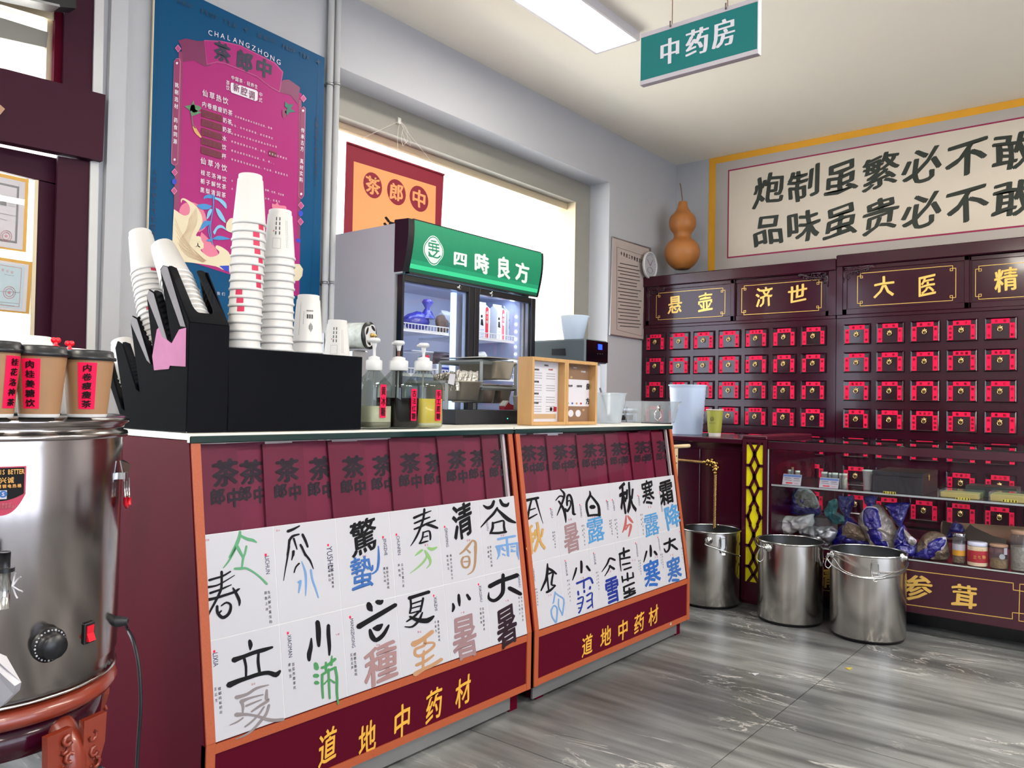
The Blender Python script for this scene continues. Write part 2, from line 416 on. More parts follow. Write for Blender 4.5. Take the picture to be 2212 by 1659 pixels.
# window wall with its deep opening; entrance opening further left
WX0, WX1, WZ0, WZ1 = 2.557, 5.198, 0.95, 2.812
DX0, DX1 = -1.2, 1.30
b = MB()
b.box(DX1, YW, 0, WX0, YW + .2, ZC, 'wall'); b.box(WX1, YW, 0, XW + .2, YW + .2, ZC, 'wall')
b.box(WX0, YW, WZ1, WX1, YW + .2, ZC, 'wall'); b.box(WX0, YW, 0, WX1, YW + .2, WZ0, 'wall')
b.box(X0R - .2, YW, 0, DX0, YW + .2, ZC, 'wall'); b.box(DX0, YW, 2.95, DX1, YW + .2, ZC, 'wall')
struct(b.build('wall_north'))
b = MB(); b.box(XW, Y0R - .2, 0, XW + .2, YW, ZC, 'wall'); struct(b.build('wall_east'))
b = MB(); b.box(X0R - .2, Y0R, 0, X0R, YW, ZC, 'wall'); struct(b.build('wall_west'))
b = MB(); SX0, SX1, SZ1 = -1.6, 3.2, 2.75
b.box(X0R, Y0R - .2, 0, SX0, Y0R, ZC, 'wall'); b.box(SX1, Y0R - .2, 0, XW, Y0R, ZC, 'wall'); b.box(SX0, Y0R - .2, SZ1, SX1, Y0R, ZC, 'wall')
struct(b.build('wall_south'))
# window: head beam, jamb, mullions, glass, sill
mat('beam', (150, 147, 138), 0.5, vary=0.12, vscale=9, stretch=(.3, 1, 1))
mat('champagne', (214, 198, 168), 0.45, metal=0.2)
mat('sillw', (220, 218, 210), 0.4)
win = bpy.data.objects.new('window_1', None); COL.objects.link(win); win.location = (3.9, YW + .2, WZ0); LOC[win.name] = Vector(win.location); win['kind'] = 'structure'
YG = YW + .2
zb = P(1243, 436, 1, YG - .02).z
b = MB(); b.box(WX0, YG - .02, zb, WX1, YG + .12, WZ1, 'beam'); b.build('head_beam', win)
xj = P(1243.6, 500, 1, YG - .02).x
b = MB(); b.box(xj, YG - .02, WZ0, WX1, YG + .12, zb, 'beam'); b.build('jamb', win)
xk = xj - .006
b = MB(); b.box(xk, YG - .018, WZ0, xj - .001, YG + .14, zb - .001, 'champagne'); b.build('jamb_lining', win)
b = MB(); b.box(WX0, YG + .06, zb - .05, xk - .001, YG + .14, zb - .001, 'champagne'); b.box(WX0, YG + .06, WZ0, WX0 + .04, YG + .14, zb - .051, 'champagne')
b.build('window_frame', win)
b = MB(); b.box(WX0 + .041, YG + .095, WZ0 + .001, xk - .001, YG + .101, zb - .05, 'glass'); b.build('window_pane', win)
b = MB(); b.box(WX0, YG - .02, WZ0 - .03, WX1, YG + .2, WZ0 + .002, 'sillw'); b.build('window_sill', win)
# outside: pale soffit, pale pier, pavement, a white block across the street
mat('outw', (236, 234, 226), 0.8, vary=0.05, vscale=5); mat('outg', (215, 215, 210), 0.8)
b = MB(); b.box(0.9, YG + .2, zb + .02, 7.5, YG + .95, zb + .3, 'outw'); struct(b.build('trim_1'))
b = MB(); b.box(5.62, YG + .3, -0.1, 6.3, YG + .85, zb + .02, 'outw'); struct(b.build('trim_2'))
b = MB(); b.box(-8, YG + .25, -0.2, 16, YG + 12, -0.1, 'outg'); struct(b.build('ground'))
t = thing('building', (5, YG + 11, 0), 'overexposed white building across the street seen through the shop window', 'building')
b = MB(); b.box(-6, YG + 10, -0.1, 18, YG + 12, 6.0, 'outw'); b.build('wall', t)
for i in range(9):
    b = MB(); b.box(-5 + i * 2.4, YG + 9.96, 3.6, -3.6 + i * 2.4, YG + 9.999, 5.0, 'outg'); b.build('window', t)
# unseen slab added above the shopfront behind the camera to block the sun
b = MB(); b.box(X0R - .2, Y0R - 2.2, 2.95, XW + .2, Y0R - .2, 3.1, 'outw'); struct(b.build('sun_blocker'))
# shopfront glazing behind the camera
sh = bpy.data.objects.new('window_2', None); COL.objects.link(sh); sh.location = (SX0, Y0R, 0); LOC[sh.name] = Vector(sh.location); sh['kind'] = 'structure'
b = MB()
for i in range(5):
    x = SX0 + i * (SX1 - SX0) / 4; b.box(x - .03, Y0R - .12, 0, x + .03, Y0R - .06, SZ1, 'doorred')
b.box(SX0, Y0R - .12, 2.1, SX1, Y0R - .06, 2.18, 'doorred'); b.box(SX0, Y0R - .12, 0, SX1, Y0R - .06, .1, 'doorred'); b.box(SX0, Y0R - .12, SZ1 - .06, SX1, Y0R - .06, SZ1, 'doorred')
b.build('window_frame', sh)
b = MB(); b.box(SX0, Y0R - .093, .1, SX1, Y0R - .087, SZ1, 'glass'); b.build('window_pane', sh)
# entrance front at the left: white strip, purple-red frame, door with certificates, transom light
EP = YP(YW - .02)
def slab(mb, pl, pts, matn, d):
    mb.prism([pl.hit(*p) for p in pts], pl.n * d, matn)
b = MB(); slab(b, YP(YW - .004), [(203, -140), (222, -140), (217, 209), (196, 209)], 'white', .02); slab(b, YP(YW - .004), [(191, 350), (209, 350), (187, 1425), (169, 1425)], 'white', .02)
struct(b.build('trim_3'))
dr = bpy.data.objects.new('door_1', None); COL.objects.link(dr); dr.location = (1.0, YW, 0); LOC[dr.name] = Vector(dr.location); dr['kind'] = 'structure'
b = MB(); slab(b, YP(YW - .001), [(141, -140), (205, -140), (195, 210), (132, 195)], 'doorred', .015); b.build('frame_post', dr)
b = MB(); slab(b, YP(YW - .001), [(-420, 80), (0, 156), (216, 211), (210, 353), (0, 311), (-420, 245)], 'doorred', .05); b.build('transom_beam', dr)
b = MB(); slab(b, YP(YW - .001), [(122, 338), (191, 351), (170, 1425), (88, 1425)], 'doorred', .015); b.build('frame_post', dr)
b = MB(); slab(b, YP(YW + .06), [(-420, 250), (0, 320), (124, 345), (120, 402), (0, 372), (-420, 300)], 'doorred', .02); b.build('door_rail', dr)
b = MB(); slab(b, YP(YW + .06), [(79, 390), (124, 400), (88, 1425), (50, 1425)], 'doorred', .02); b.build('door_stile', dr)
b = MB(); slab(b, YP(YW + .05), [(71, 390), (79, 391), (64, 905), (54, 905)], 'champagne', .02); b.build('glazing_bead', dr)
b = MB(); slab(b, YP(YW + .1), [(-420, 250), (80, 350), (62, 905), (-420, 905)], 'glass', .004); b.build('door_pane', dr)
b = MB(); slab(b, YP(YW + .07), [(-420, 905), (66, 905), (52, 1425), (-420, 1425)], 'doorred', .02); b.build('kick_panel', dr)
# transom light above the door
b = MB()
slab(b, YP(YW + .02), [(115, 28), (141, 32), (132, 195), (111, 187)], 'maroon', .02)
slab(b, YP(YW + .06), [(98, 48), (116, 30), (111, 187), (94, 182)], 'champagne', .02)
slab(b, YP(YW + .06), [(-420, -40), (0, 42), (100, 73), (96, 106), (0, 85), (-420, 20)], 'beam', .02)
slab(b, YP(YW + .03), [(-420, -90), (0, 0), (140, 30), (116, 48), (0, 14), (-420, -60)], 'champagne', .02)
b.build('transom_frame', dr)
b = MB(); slab(b, YP(YW + .1), [(-420, -90), (120, 20), (111, 190), (-420, 100)], 'glass', .004); b.build('transom_pane', dr)
# dark sign box over the entrance
b = MB(); q = YP(YW - .08); slab(b, q, [(-300, -160), (148, -160), (150, 28), (112, 25), (-300, -60)], 'black', .06)
slab(b, q, [(-300, -70), (112, 22), (113, 27), (-300, -62)], 'alu', .07)
single(b, 'sign_box', 'black box hanging above the dark red entrance door at the top left corner', 'sign')
# white pillar beside the entrance
xa = P(225, 300, 1, YW).x; xb = P(262, 300, 1, YW).x
b = MB(); b.box(xa, YW - .03, 0, xb, YW, ZC, 'wall'); struct(b.build('trim_4'))
# conduit pipes beside the poster
for k, px in enumerate((707, 722)):
    x = P(px, 400, 1, YW - .03).x
    b = MB(); b.tube([(x, YW - .03, 0), (x, YW - .03, ZC)], .0165, 'white', 10)
    p = single(b, 'conduit_pipe', ('white conduit pipe running up the wall next to the blue poster', 'white conduit pipe running up the wall edge next to the window opening')[k], 'pipe')
    LOC[p.name] = Vector()
    for py in (181, 612):
        z = P(px, py, 1, YW - .03).z
        b = MB(); b.tube([(x, YW - .03, z - .006), (x, YW - .03, z + .006)], .0215, 'alu', 10); b.box(x - .012, YW - .03, z - .006, x + .012, YW, z + .006, 'alu'); b.build('pipe_clip', p)
# ---------------------------------------------------------------- ceiling lamps
mat('lampglow', (255, 255, 255), 0.5, emit=4); mat('lampframe', (205, 200, 205), 0.4)
q0 = P(1291, 117.5, 2, ZC - .05); q1 = P(1378, 88.5, 2, ZC - .05)
LX1 = (q0.x + q1.x) / 2; LY0, LY1 = q1.y - .01, q0.y + .01
def lamp(x1, y0, y1, label, pw=58):
    t = thing('ceiling_light', ((x1 - .6), (y0 + y1) / 2, ZC), label, 'light', 'ceiling panel lights')
    b = MB(); x0 = x1 - 1.2; f = .014
    b.box(x0, y0, ZC - .05, x1, y0 + f, ZC, 'lampframe'); b.box(x0, y1 - f, ZC - .05, x1, y1, ZC, 'lampframe')
    b.box(x0, y0 + f, ZC - .05, x0 + f, y1 - f, ZC, 'lampframe'); b.box(x1 - f, y0 + f, ZC - .05, x1, y1 - f, ZC, 'lampframe'); b.build('frame', t)
    b = MB(); b.box(x0 + f, y0 + f, ZC - .046, x1 - f, y1 - f, ZC - .02, 'lampglow'); b.build('diffuser', t)
    area('panel_lamp', (x1 - .6, (y0 + y1) / 2, ZC - .055), (0, 0, 0), 1.14, (y1 - y0) * .9, pw, (255, 246, 232))
lw = LY1 - LY0
lamp(LX1, LY0, LY1, 'long glowing white panel lamp on the ceiling beside the hanging green sign', 15)
for i, (x, y) in enumerate([(LX1 - .1, -0.6), (LX1 - .1, -2.9), (0.7, -0.9), (0.7, -2.9), (-0.9, 1.4), (5.6, -1.2)]):
    lamp(x, y - lw / 2, y + lw / 2, 'ceiling panel lamp outside the picture, number %s behind the camera' % ('one', 'two', 'three', 'four', 'five', 'six')[i])
# ================================================================ THE TWO GLASS COUNTERS
SLOPE = Plane((0, 1.728, 0.26), (1, 0, 0), (0, 0.110, 0.729))
FRONT = YP(1.728); CT = 0.99
mat('bagpaper', (130, 34, 66), 0.5, vary=0.12, vscale=11); mat('bagpaper2', (118, 29, 58), 0.5, vary=0.12, vscale=9); mat('bagink', (38, 34, 40), 0.6)
for n, c in dict(green=(98, 172, 124), green2=(146, 194, 120), blue=(120, 166, 222), dblue=(62, 112, 186), navy=(30, 52, 150), azure=(84, 156, 214), royal=(46, 104, 190), tan=(178, 142, 106), grey=(150, 140, 142), mgreen=(78, 154, 94),
                 rose=(176, 138, 138), ochre=(200, 152, 112), amber=(214, 166, 96), plum=(44, 22, 34), mauve=(166, 132, 136), brick=(196, 100, 96), lpink=(214, 120, 130), grid=(238, 238, 242)).items():
    mat('p_' + n, tuple(v * .86 for v in c), 0.5, spec=.3)
K = 5.53
A_, B_, C_ = (380, 900), (380, 1180), (380, 1400)
D_, E_, F_, G_ = (760, 900), (760, 1180), (1100, 900), (1100, 1160)
def counter(name, x0, x1, label, cols, div, org_w):
    t = thing(name, ((x0 + x1) / 2, 2.0, 0), label, 'display counter', 'display counters')
    yb = 2.47; sl = lambda z: 1.728 + .110 / .729 * (z - .26)
    # carcass side panels follow the sloping front
    for xa in (x0, x1 - .018):
        b = MB(); b.prism([(xa, 1.728, .06), (xa, 1.728, .26), (xa, sl(.972), .972), (xa, yb, .972), (xa, yb, .06)], (.018, 0, 0), 'maroon'); b.build('side_panel', t)
    b = MB(); b.box(x0 + .018, yb - .015, .06, x1 - .018, yb, .45, 'maroon'); b.build('back_panel', t)
    b = MB(); b.box(x0 + .018, 1.745, .075, x1 - .018, yb - .015, .09, 'maroon'); b.build('bottom_shelf', t)
    b = MB(); b.box(x0 + .018, 1.80, .62, x1 - .018, yb - .02, .627, 'glassg'); b.build('glass_shelf', t)
    # legs and skirting
    for xa in (x0 + .05, x1 - .09):
        for ya in (1.75, yb - .08):
            b = MB(); b.box(xa, ya, 0, xa + .045, ya + .045, .06, 'maroon'); b.build('leg', t)
    b = MB(); b.box(x0 + .02, 1.742, .012, x1 - .095, 1.75, .058, 'alu'); b.build('skirting', t)
    # glass top with green edge and black rim
    b = MB(); b.box(x0 - .002, 1.828, .982, x1 + .002, yb + .02, .99, 'sillw'); b.build('worktop', t)
    b = MB(); b.box(x0 - .002, 1.826, .966, x1 + .002, 1.842, .984, 'greenedge', .002); b.box(x0, 1.842, .974, x1, yb, .982, 'greenedge'); b.build('glass_edge', t)
    # front: lower board, borders
    b = MB(); b.box(x0, 1.728, .062, x1, 1.74, .262, 'maroonboard'); b.build('base_board', t)
    return t, sl
mat('greenedge', (14, 44, 42), 0.08, spec=0.8)
def band(mb, pl, pts, matn, th=.002):
    mb.prism([pl.hit(*p) for p in pts], pl.n * th, matn)
def gridx(px, y):
    return [SLOPE.hit(x, yy).x for x, yy in zip(px, y)]

T1, sl = counter('display_counter', 1.003, 2.254, 'nearer maroon display counter carrying the black cup organiser and pump bottles', 0, 0, 0)
T2, sl = counter('display_counter', 2.268, 3.49, 'farther maroon display counter carrying the wooden menu frames', 0, 0, 0)
# print sheet layout: column edges along the top of the white area
def zat(x, y): return SLOPE.hit(x, y).z
def sheets(T, xs, zt, zm, zb, lo):
    """twelve print sheets as thin boards on the slope; returns dict (row, col) -> MB for lettering"""
    out = {}
    for r in (0, 1):
        za, zc = ((zm, zt), (zb, zm))[r]
        for c in range(6):
            b = MB(); g_ = .0012
            ya = lambda z: sl(z)
            q = [Vector((xs[c] + g_, ya(za + g_), za + g_)), Vector((xs[c + 1] - g_, ya(za + g_), za + g_)), Vector((xs[c + 1] - g_, ya(zc - g_), zc - g_)), Vector((xs[c] + g_, ya(zc - g_), zc - g_))]
            b.prism([p + SLOPE.n * .003 for p in q], SLOPE.n * .0012, 'paper'); out[(r, c)] = b
    return out
S = SLOPE.off(.0042)
X1 = gridx([434.4, 588.5, 722.7, 838.7, 942.6, 1031, 1110.5], [1158, 1140, 1123, 1108, 1094, 1082, 1071]); 
z1t = zat(770, 1114); z1m = zat(600.6, 1349); z1b = .262
X2 = gridx([1126.7, 1192.6, 1254.6, 1311.9, 1363.7, 1411, 1453.8], [1066, 1058, 1052, 1045, 1039, 1033, 1028])
z2t = zat(1290, 1047); z2m = (zat(1208, 1201) + zat(1400, 1155)) / 2
SH1 = sheets(T1, X1, z1t, z1m, z1b, 0); SH2 = sheets(T2, X2, z2t, z2m, z1b, 0)
def BR(k, st, m, org, SHX=SH1, e=.0008): brush(SHX[k], S, st, m, org, K, e)
def GP(k, ch, x, y, w_, h_, m, org, SHX=SH1, **kw): gp(SHX[k], ch, S, org[0] + x / K, org[1] + y / K, w_ / K, h_ / K, m, **kw)
# --- counter one, upper row
BR((0, 0), ['765,1375,24 760,1420,30 735,1500,34 690,1590,30 640,1680,22', '770,1420,22 850,1462,30 915,1475,28 960,1500,14', '725,1535,26 760,1600,26 790,1660,22'], 'p_green', A_)
BR((0, 0), ['720,0,22 680,90,20 620,190,18 565,258,10', '725,10,20 760,70,20 795,125,20', '840,0,20 825,80,20 805,130,22 795,190,20 788,250,18', '700,268,22 760,266,26 830,262,22 900,292,18 1000,365,18 1085,450,22'], 'p_green', B_)
BR((0, 0), ['545,305,28 545,420,24 540,500,26 515,570,26 460,680,24 400,790,20 355,915,10', '395,405,24 480,380,22 560,355,20 650,302,16', '370,490,26 480,470,18 570,425,14 700,346,8', '405,560,24 520,520,20 590,490,18 660,460,10',
             '370,640,34 460,622,28 580,585,26 700,545,26 735,520,24 762,505,8', '680,500,18 720,570,30 755,650,30 755,710,10', '490,715,26 495,790,30 550,850,34 610,825,30 645,770,30 650,700,24 600,672,20 540,710,14', '540,770,14 510,800,20'], 'ink', B_)
BR((0, 1), ['1335,1370,30 1400,1345,26 1475,1305,14', '1350,1490,22 1390,1430,26 1470,1405,16', '1355,1470,26 1345,1560,22 1330,1655,20', '1405,1455,20 1425,1520,18 1445,1585,10', '1510,1408,26 1545,1480,26 1572,1555,20', '1485,1530,22 1520,1600,22 1545,1659,22', '1405,1605,22 1398,1659,22'], 'ink', A_)
BR((0, 1), ['1350,0,24 1330,140,18 1305,280,12 1285,410,6', '1400,60,24 1395,110,20 1380,165,10', '1470,205,18 1430,250,16 1410,315,12', '1500,0,20 1540,90,22 1600,170,20 1640,270,8'], 'ink', B_)
BR((0, 1), ['1500,180,8 1530,260,18 1550,340,22 1552,480,18 1548,590,8', '1610,280,20 1630,400,20 1665,500,18 1700,615,12', '1485,415,24 1480,470,22 1465,555,12', '1460,430,20 1490,412,20'], 'p_blue', B_)
GP((0, 2), '驚', 2180 - 1520 - 520, 1430, 330, 430, 'ink', D_, bold=.022, shear=.16, wob=.02)
GP((0, 2), '蟄', 120, 310, 290, 400, 'p_dblue', E_, bold=.016, shear=.1, wob=.03)
BR((0, 2), ['315,0,12 320,150,24 300,280,22 240,330,14'], 'p_dblue', E_)
BR((0, 3), ['865,1105,24 850,1230,22 800,1370,22 750,1470,18 700,1545,6', '740,1210,26 830,1170,22 945,1125,10', '745,1275,18 850,1230,20 930,1200,14', '742,1345,18 830,1310,22 900,1275,20 995,1240,16', '870,1285,16 940,1300,30 1020,1330,22', '850,1380,18 840,1450,16 805,1515,16', '850,1385,14 920,1365,16 935,1420,20 935,1470,14', '855,1440,12 905,1425,12', '810,1515,16 870,1495,18 910,1485,10'], 'ink', D_)
BR((0, 3), ['755,112,10 800,75,24 840,45,22', '910,20,22 960,35,34 1015,10,12', '870,50,14 905,105,30 935,165,26 930,220,14 890,265,5', '905,100,20 860,180,20 790,250,16 695,322,5'], 'p_green2', E_)
GP((0, 4), '清', 1320, 1240, 250, 430, 'ink', D_, bold=.03, shear=.1, wob=.03)
BR((0, 4), ['1430,1490,14 1390,1540,26 1340,1600,22 1290,1640,14', '1435,1480,18 1475,1500,22 1480,1600,22 1475,1659,22'], 'p_tan', D_)
BR((0, 4), ['1470,0,24 1475,100,24 1468,220,22 1440,300,16 1380,340,6', '1330,130,20 1310,180,22 1330,245,20 1380,250,20 1405,200,20 1395,125,18 1345,125,14', '1335,185,12 1385,180,14', '1375,40,12 1410,75,20'], 'p_tan', E_)
BR((0, 5), ['1570,1060,14 1620,1090,34 1670,1070,34 1695,1010,28', '1770,995,24 1800,1050,34 1850,1060,34 1872,1030,14', '1735,1090,22 1690,1160,26 1620,1230,22 1540,1320,10', '1740,1110,20 1800,1170,34 1870,1230,40 1950,1265,20', '1680,1265,20 1680,1330,26 1650,1395,18', '1680,1275,16 1750,1255,18 1810,1245,18 1815,1310,22 1825,1370,24', '1660,1390,22 1750,1390,24 1840,1375,24'], 'ink', D_)
BR((0, 5), ['1745,1465,24 1840,1445,22 1950,1425,22', '1850,1450,22 1855,1560,20 1865,1659,18', '1725,1555,26 1790,1540,20 1980,1510,20', '1735,1565,20 1760,1659,16', '1975,1520,20 1980,1659,20', '1790,1580,14 1830,1600,14', '1800,1640,14 1830,1655,14', '1900,1555,14 1945,1550,14', '1900,1610,14 1950,1605,14'], 'p_blue', D_)
BR((0, 5), ['1865,0,16 1868,60,16 1872,120,14', '1765,0,18 1760,90,18 1735,155,8', '1980,0,18 1985,80,18 1992,160,8', '1790,10,14 1810,30,12', '1905,40,14 1920,50,14'], 'p_blue', E_)
# --- counter one, lower row
BR((1, 0), ['880,1130,34 890,1180,44 885,1235,16', '690,1360,56 800,1320,40 930,1270,40 1040,1240,42 1150,1205,24', '815,1345,30 835,1440,26 835,1560,22', '985,1275,24 980,1380,30 1000,1520,28', '630,1659,60 740,1610,48 860,1570,40 980,1530,40 1100,1510,42 1190,1535,52 1240,1490,26'], 'ink', B_)
BR((1, 0), ['720,590,40 850,550,30 960,480,28 1105,440,12', '780,640,44 870,600,24 1040,555,14', '785,640,36 800,700,26 795,780,16', '1085,500,20 1080,600,34 1100,625,30 1000,690,26 900,760,18', '835,690,22 930,650,18 1020,615,12', '720,795,44 850,790,26 1000,820,26 1080,850,34 1180,862,34 1280,850,30', '1110,680,24 1080,780,24 1020,860,28 920,970,22 820,1040,18 710,1085,8', '1050,700,16 990,790,16 900,880,20 820,940,16', '800,830,14 730,880,16 640,920,8'], 'p_grey', C_)
BR((1, 1), ['1690,905,46 1700,1000,52 1702,1100,48 1705,1190,30', '1820,945,34 1820,1050,40 1832,1200,34 1830,1300,18', '1615,1100,14 1610,1200,40 1590,1290,46 1590,1360,30'], 'ink', B_)
BR((1, 1), ['1668,190,44 1680,240,50', '1655,330,40 1690,330,40', '1670,412,40 1695,415,34', '1740,235,26 1800,210,28 1900,130,30', '1790,170,20 1790,260,26', '1860,95,14 1855,200,26', '1740,320,26 1820,270,24 1905,230,26', '1745,320,24 1745,450,24 1755,595,20', '1900,235,24 1920,350,26 1920,520,24 1935,665,18', '1820,250,20 1825,400,22 1835,600,18', '1820,370,14 1765,430,16', '1830,370,14 1890,410,20'], 'p_mgreen', C_)
BR((1, 2), ['200,690,50 215,740,62 240,770,20', '300,665,44 340,670,50 365,650,24', '80,960,56 180,900,50 300,830,50 420,760,46 520,700,40', '260,980,30 310,975,66 360,935,24', '215,1000,30 240,1080,52 290,1120,44 370,1060,40 430,960,26 440,935,8'], 'ink', E_)
GP((1, 2), '種', 350, 1400, 430, 480, 'p_rose', E_, bold=.024, shear=.12, wob=.03)
BR((1, 3), ['685,620,40 760,595,34 920,545,34', '700,640,22 705,720,22 690,800,18', '850,620,22 835,700,22 815,780,22', '710,690,16 830,650,16', '715,740,14 820,710,14', '700,800,14 810,770,14', '800,780,20 740,840,24 650,900,14', '690,840,20 780,880,40 880,890,50 930,870,44 975,835,20', '840,790,14 800,880,26 720,960,20 630,960,10'], 'ink', E_)
BR((1, 3), ['735,1170,60 830,1120,44 960,1020,40', '870,1080,30 870,1170,30 830,1200,26 760,1230,28 755,1290,30 810,1310,30 900,1260,28 980,1190,26 970,1150,20 870,1160,26', '860,1250,20 850,1350,26 850,1470,24', '770,1420,30 880,1370,30 975,1300,18', '750,1530,44 850,1470,36 960,1420,36 1070,1350,34'], 'p_ochre', E_)
BR((1, 4), ['1275,580,24 1280,650,32 1285,710,16', '1375,580,26 1405,630,34', '1205,685,18 1215,730,30 1200,780,16'], 'ink', E_)
GP((1, 4), '暑', 1350, 1075, 320, 560, 'p_mauve', E_, bold=.024, shear=.07, wob=.02)
BR((1, 5), ['1645,480,44 1760,420,44 1880,380,44 1975,345,44', '1805,340,34 1805,450,40 1800,550,40 1750,620,36 1690,650,34 1635,620,28 1635,550,8', '1880,500,40 1940,530,44 2015,570,36'], 'ink', E_)
GP((1, 5), '暑', 1850, 945, 270, 510, 'p_plum', E_, bold=.026, shear=.07, wob=.02)
# --- counter two, upper row
def B2(k, st, m, org): BR(k, st, m, org, SH2)
def G2(k, ch, x, y, w_, h_, m, org, **kw): GP(k, ch, x, y, w_, h_, m, org, SHX=SH2, **kw)
B2((0, 0), ['205,1000,30 270,985,26 345,970,26', '265,995,18 240,1090,20 215,1220,26', '315,985,22 345,1090,14 375,1190,8 402,1275,4', '245,1115,16 310,1095,12', '210,1230,22 330,1165,12'], 'ink', F_)
G2((0, 0), '秋', 310, 1450, 240, 360, 'p_amber', F_, bold=.026, shear=.08, wob=.03)
B2((0, 1), ['610,870,14 655,920,24 645,990,22 610,1080,18 570,1180,8', '555,1000,10 600,950,16 650,960,18', '590,1010,18 650,1110,26 670,1200,22 675,1265,8', '690,1060,18 690,960,22 720,935,22 745,990,22 760,1090,22 765,1160,26 790,1165,14', '680,1030,14 720,1000,12 730,1060,14 690,1130,24 670,1100,16', ], 'ink', F_)
G2((0, 1), '暑', 745, 1440, 200, 370, 'p_mauve', F_, bold=.024, shear=.07)
B2((0, 2), ['960,890,12 965,940,24 925,1020,24 925,1100,24 945,1185,24', '965,935,18 1020,1000,24 1065,1070,26 1075,1180,30', '940,1185,22 1010,1175,22 1080,1175,26', '975,1080,40 1010,1078,40'], 'ink', F_)
G2((0, 2), '露', 1030, 1345, 220, 320, 'p_azure', F_, bold=.014, shear=.05)
G2((0, 3), '秋', 1410, 970, 190, 400, 'ink', F_, bold=.028, shear=.08, wob=.03)
B2((0, 3), ['1395,1180,10 1390,1260,22 1375,1330,22 1350,1385,8', '1415,1185,12 1445,1230,26 1475,1265,14', '1400,1300,10 1450,1290,20 1445,1350,22 1425,1430,12', '1420,1300,14 1390,1350,14'], 'p_brick', F_)
G2((0, 4), '寒', 1655, 910, 150, 320, 'ink', F_, bold=.022, shear=.1)
G2((0, 4), '露', 1700, 1285, 190, 290, 'p_azure', F_, bold=.014, shear=.05)
G2((0, 5), '霜', 1875, 900, 170, 310, 'ink', F_, bold=.03, shear=.1)
G2((0, 5), '降', 1950, 1190, 190, 300, 'p_azure', F_, bold=.026, shear=.14, lean=-.1)
# --- counter two, lower row
B2((1, 0), ['455,320,14 455,400,26 440,500,26 410,570,22 378,640,14', '460,375,26 510,400,26 560,440,18', '470,440,18 520,425,18 510,500,20 505,570,20 545,575,14', '445,660,24 490,635,24 550,580,14', '455,480,14 460,560,16 470,640,14'], 'ink', G_)
B2((1, 0), ['548,655,14 530,770,14 520,790,14', '545,665,14 590,700,14 650,745,14 645,850,14 632,935,14', '590,740,12 590,830,12 635,930,12', '500,880,14 530,820,14 570,850,14 570,930,14 560,1020,14', '500,880,14 510,950,14 555,1022,14'], 'p_blue', G_)
B2((1, 1), ['858,290,22 862,340,26 860,425,22', '800,370,18 785,430,20 755,515,10', '925,350,24 960,400,22'], 'ink', G_)
B2((1, 1), ['805,555,22 900,515,22 965,490,24 995,550,20', '890,520,18 890,610,18', '820,650,18 825,690,20', '895,640,20 895,660,20', '965,595,20 960,620,20', '820,740,20 880,715,14 870,800,14 850,870,14 830,905,20', '810,800,14 870,780,14', '825,850,14 865,840,12', '925,700,20 985,665,14 985,740,14 995,845,8', '925,770,18 980,740,14', '935,850,18 990,800,14'], 'p_navy', G_)  # black sheet standing in for the shade in the void under the case
B2((1, 2), ['1260,275,22 1200,255,20 1170,320,18 1105,415,8', '1195,345,20 1250,380,26', '1205,340,16 1180,400,14 1140,465,8'], 'ink', G_)
G2((1, 2), '雪', 1230, 630, 180, 330, 'p_navy', G_, bold=.03, shear=.05)
B2((1, 3), ['1365,130,18 1370,230,24', '1315,205,24 1430,160,24', '1320,220,16 1325,330,12 1335,410,6', '1320,265,18 1440,240,20', '1350,330,18 1440,310,18', '1370,390,18 1455,360,18'], 'ink', G_)
B2((1, 3), ['1410,430,18 1415,520,22', '1345,470,16 1355,540,16', '1355,520,18 1480,480,18', '1475,425,16 1480,480,18', '1365,600,20 1490,545,20', '1370,600,18 1380,660,18 1490,610,18', '1430,610,16 1435,690,18', '1370,680,18 1500,640,18', '1375,725,24 1500,665,24'], 'ink', G_)
B2((1, 4), ['1685,100,16 1690,160,26 1690,230,20', '1640,170,18 1625,230,18 1605,300,8', '1735,175,26 1760,210,22'], 'ink', G_)
G2((1, 4), '寒', 1705, 440, 210, 350, 'p_royal', G_, bold=.026, shear=.07)
B2((1, 5), ['1850,85,24 1910,60,22 1980,25,22', '1915,15,18 1915,90,24 1905,150,20 1870,180,20 1850,140,12', '1940,95,26 2005,145,22'], 'ink', G_)
G2((1, 5), '寒', 1970, 395, 180, 330, 'p_dblue', G_, bold=.026, shear=.07)
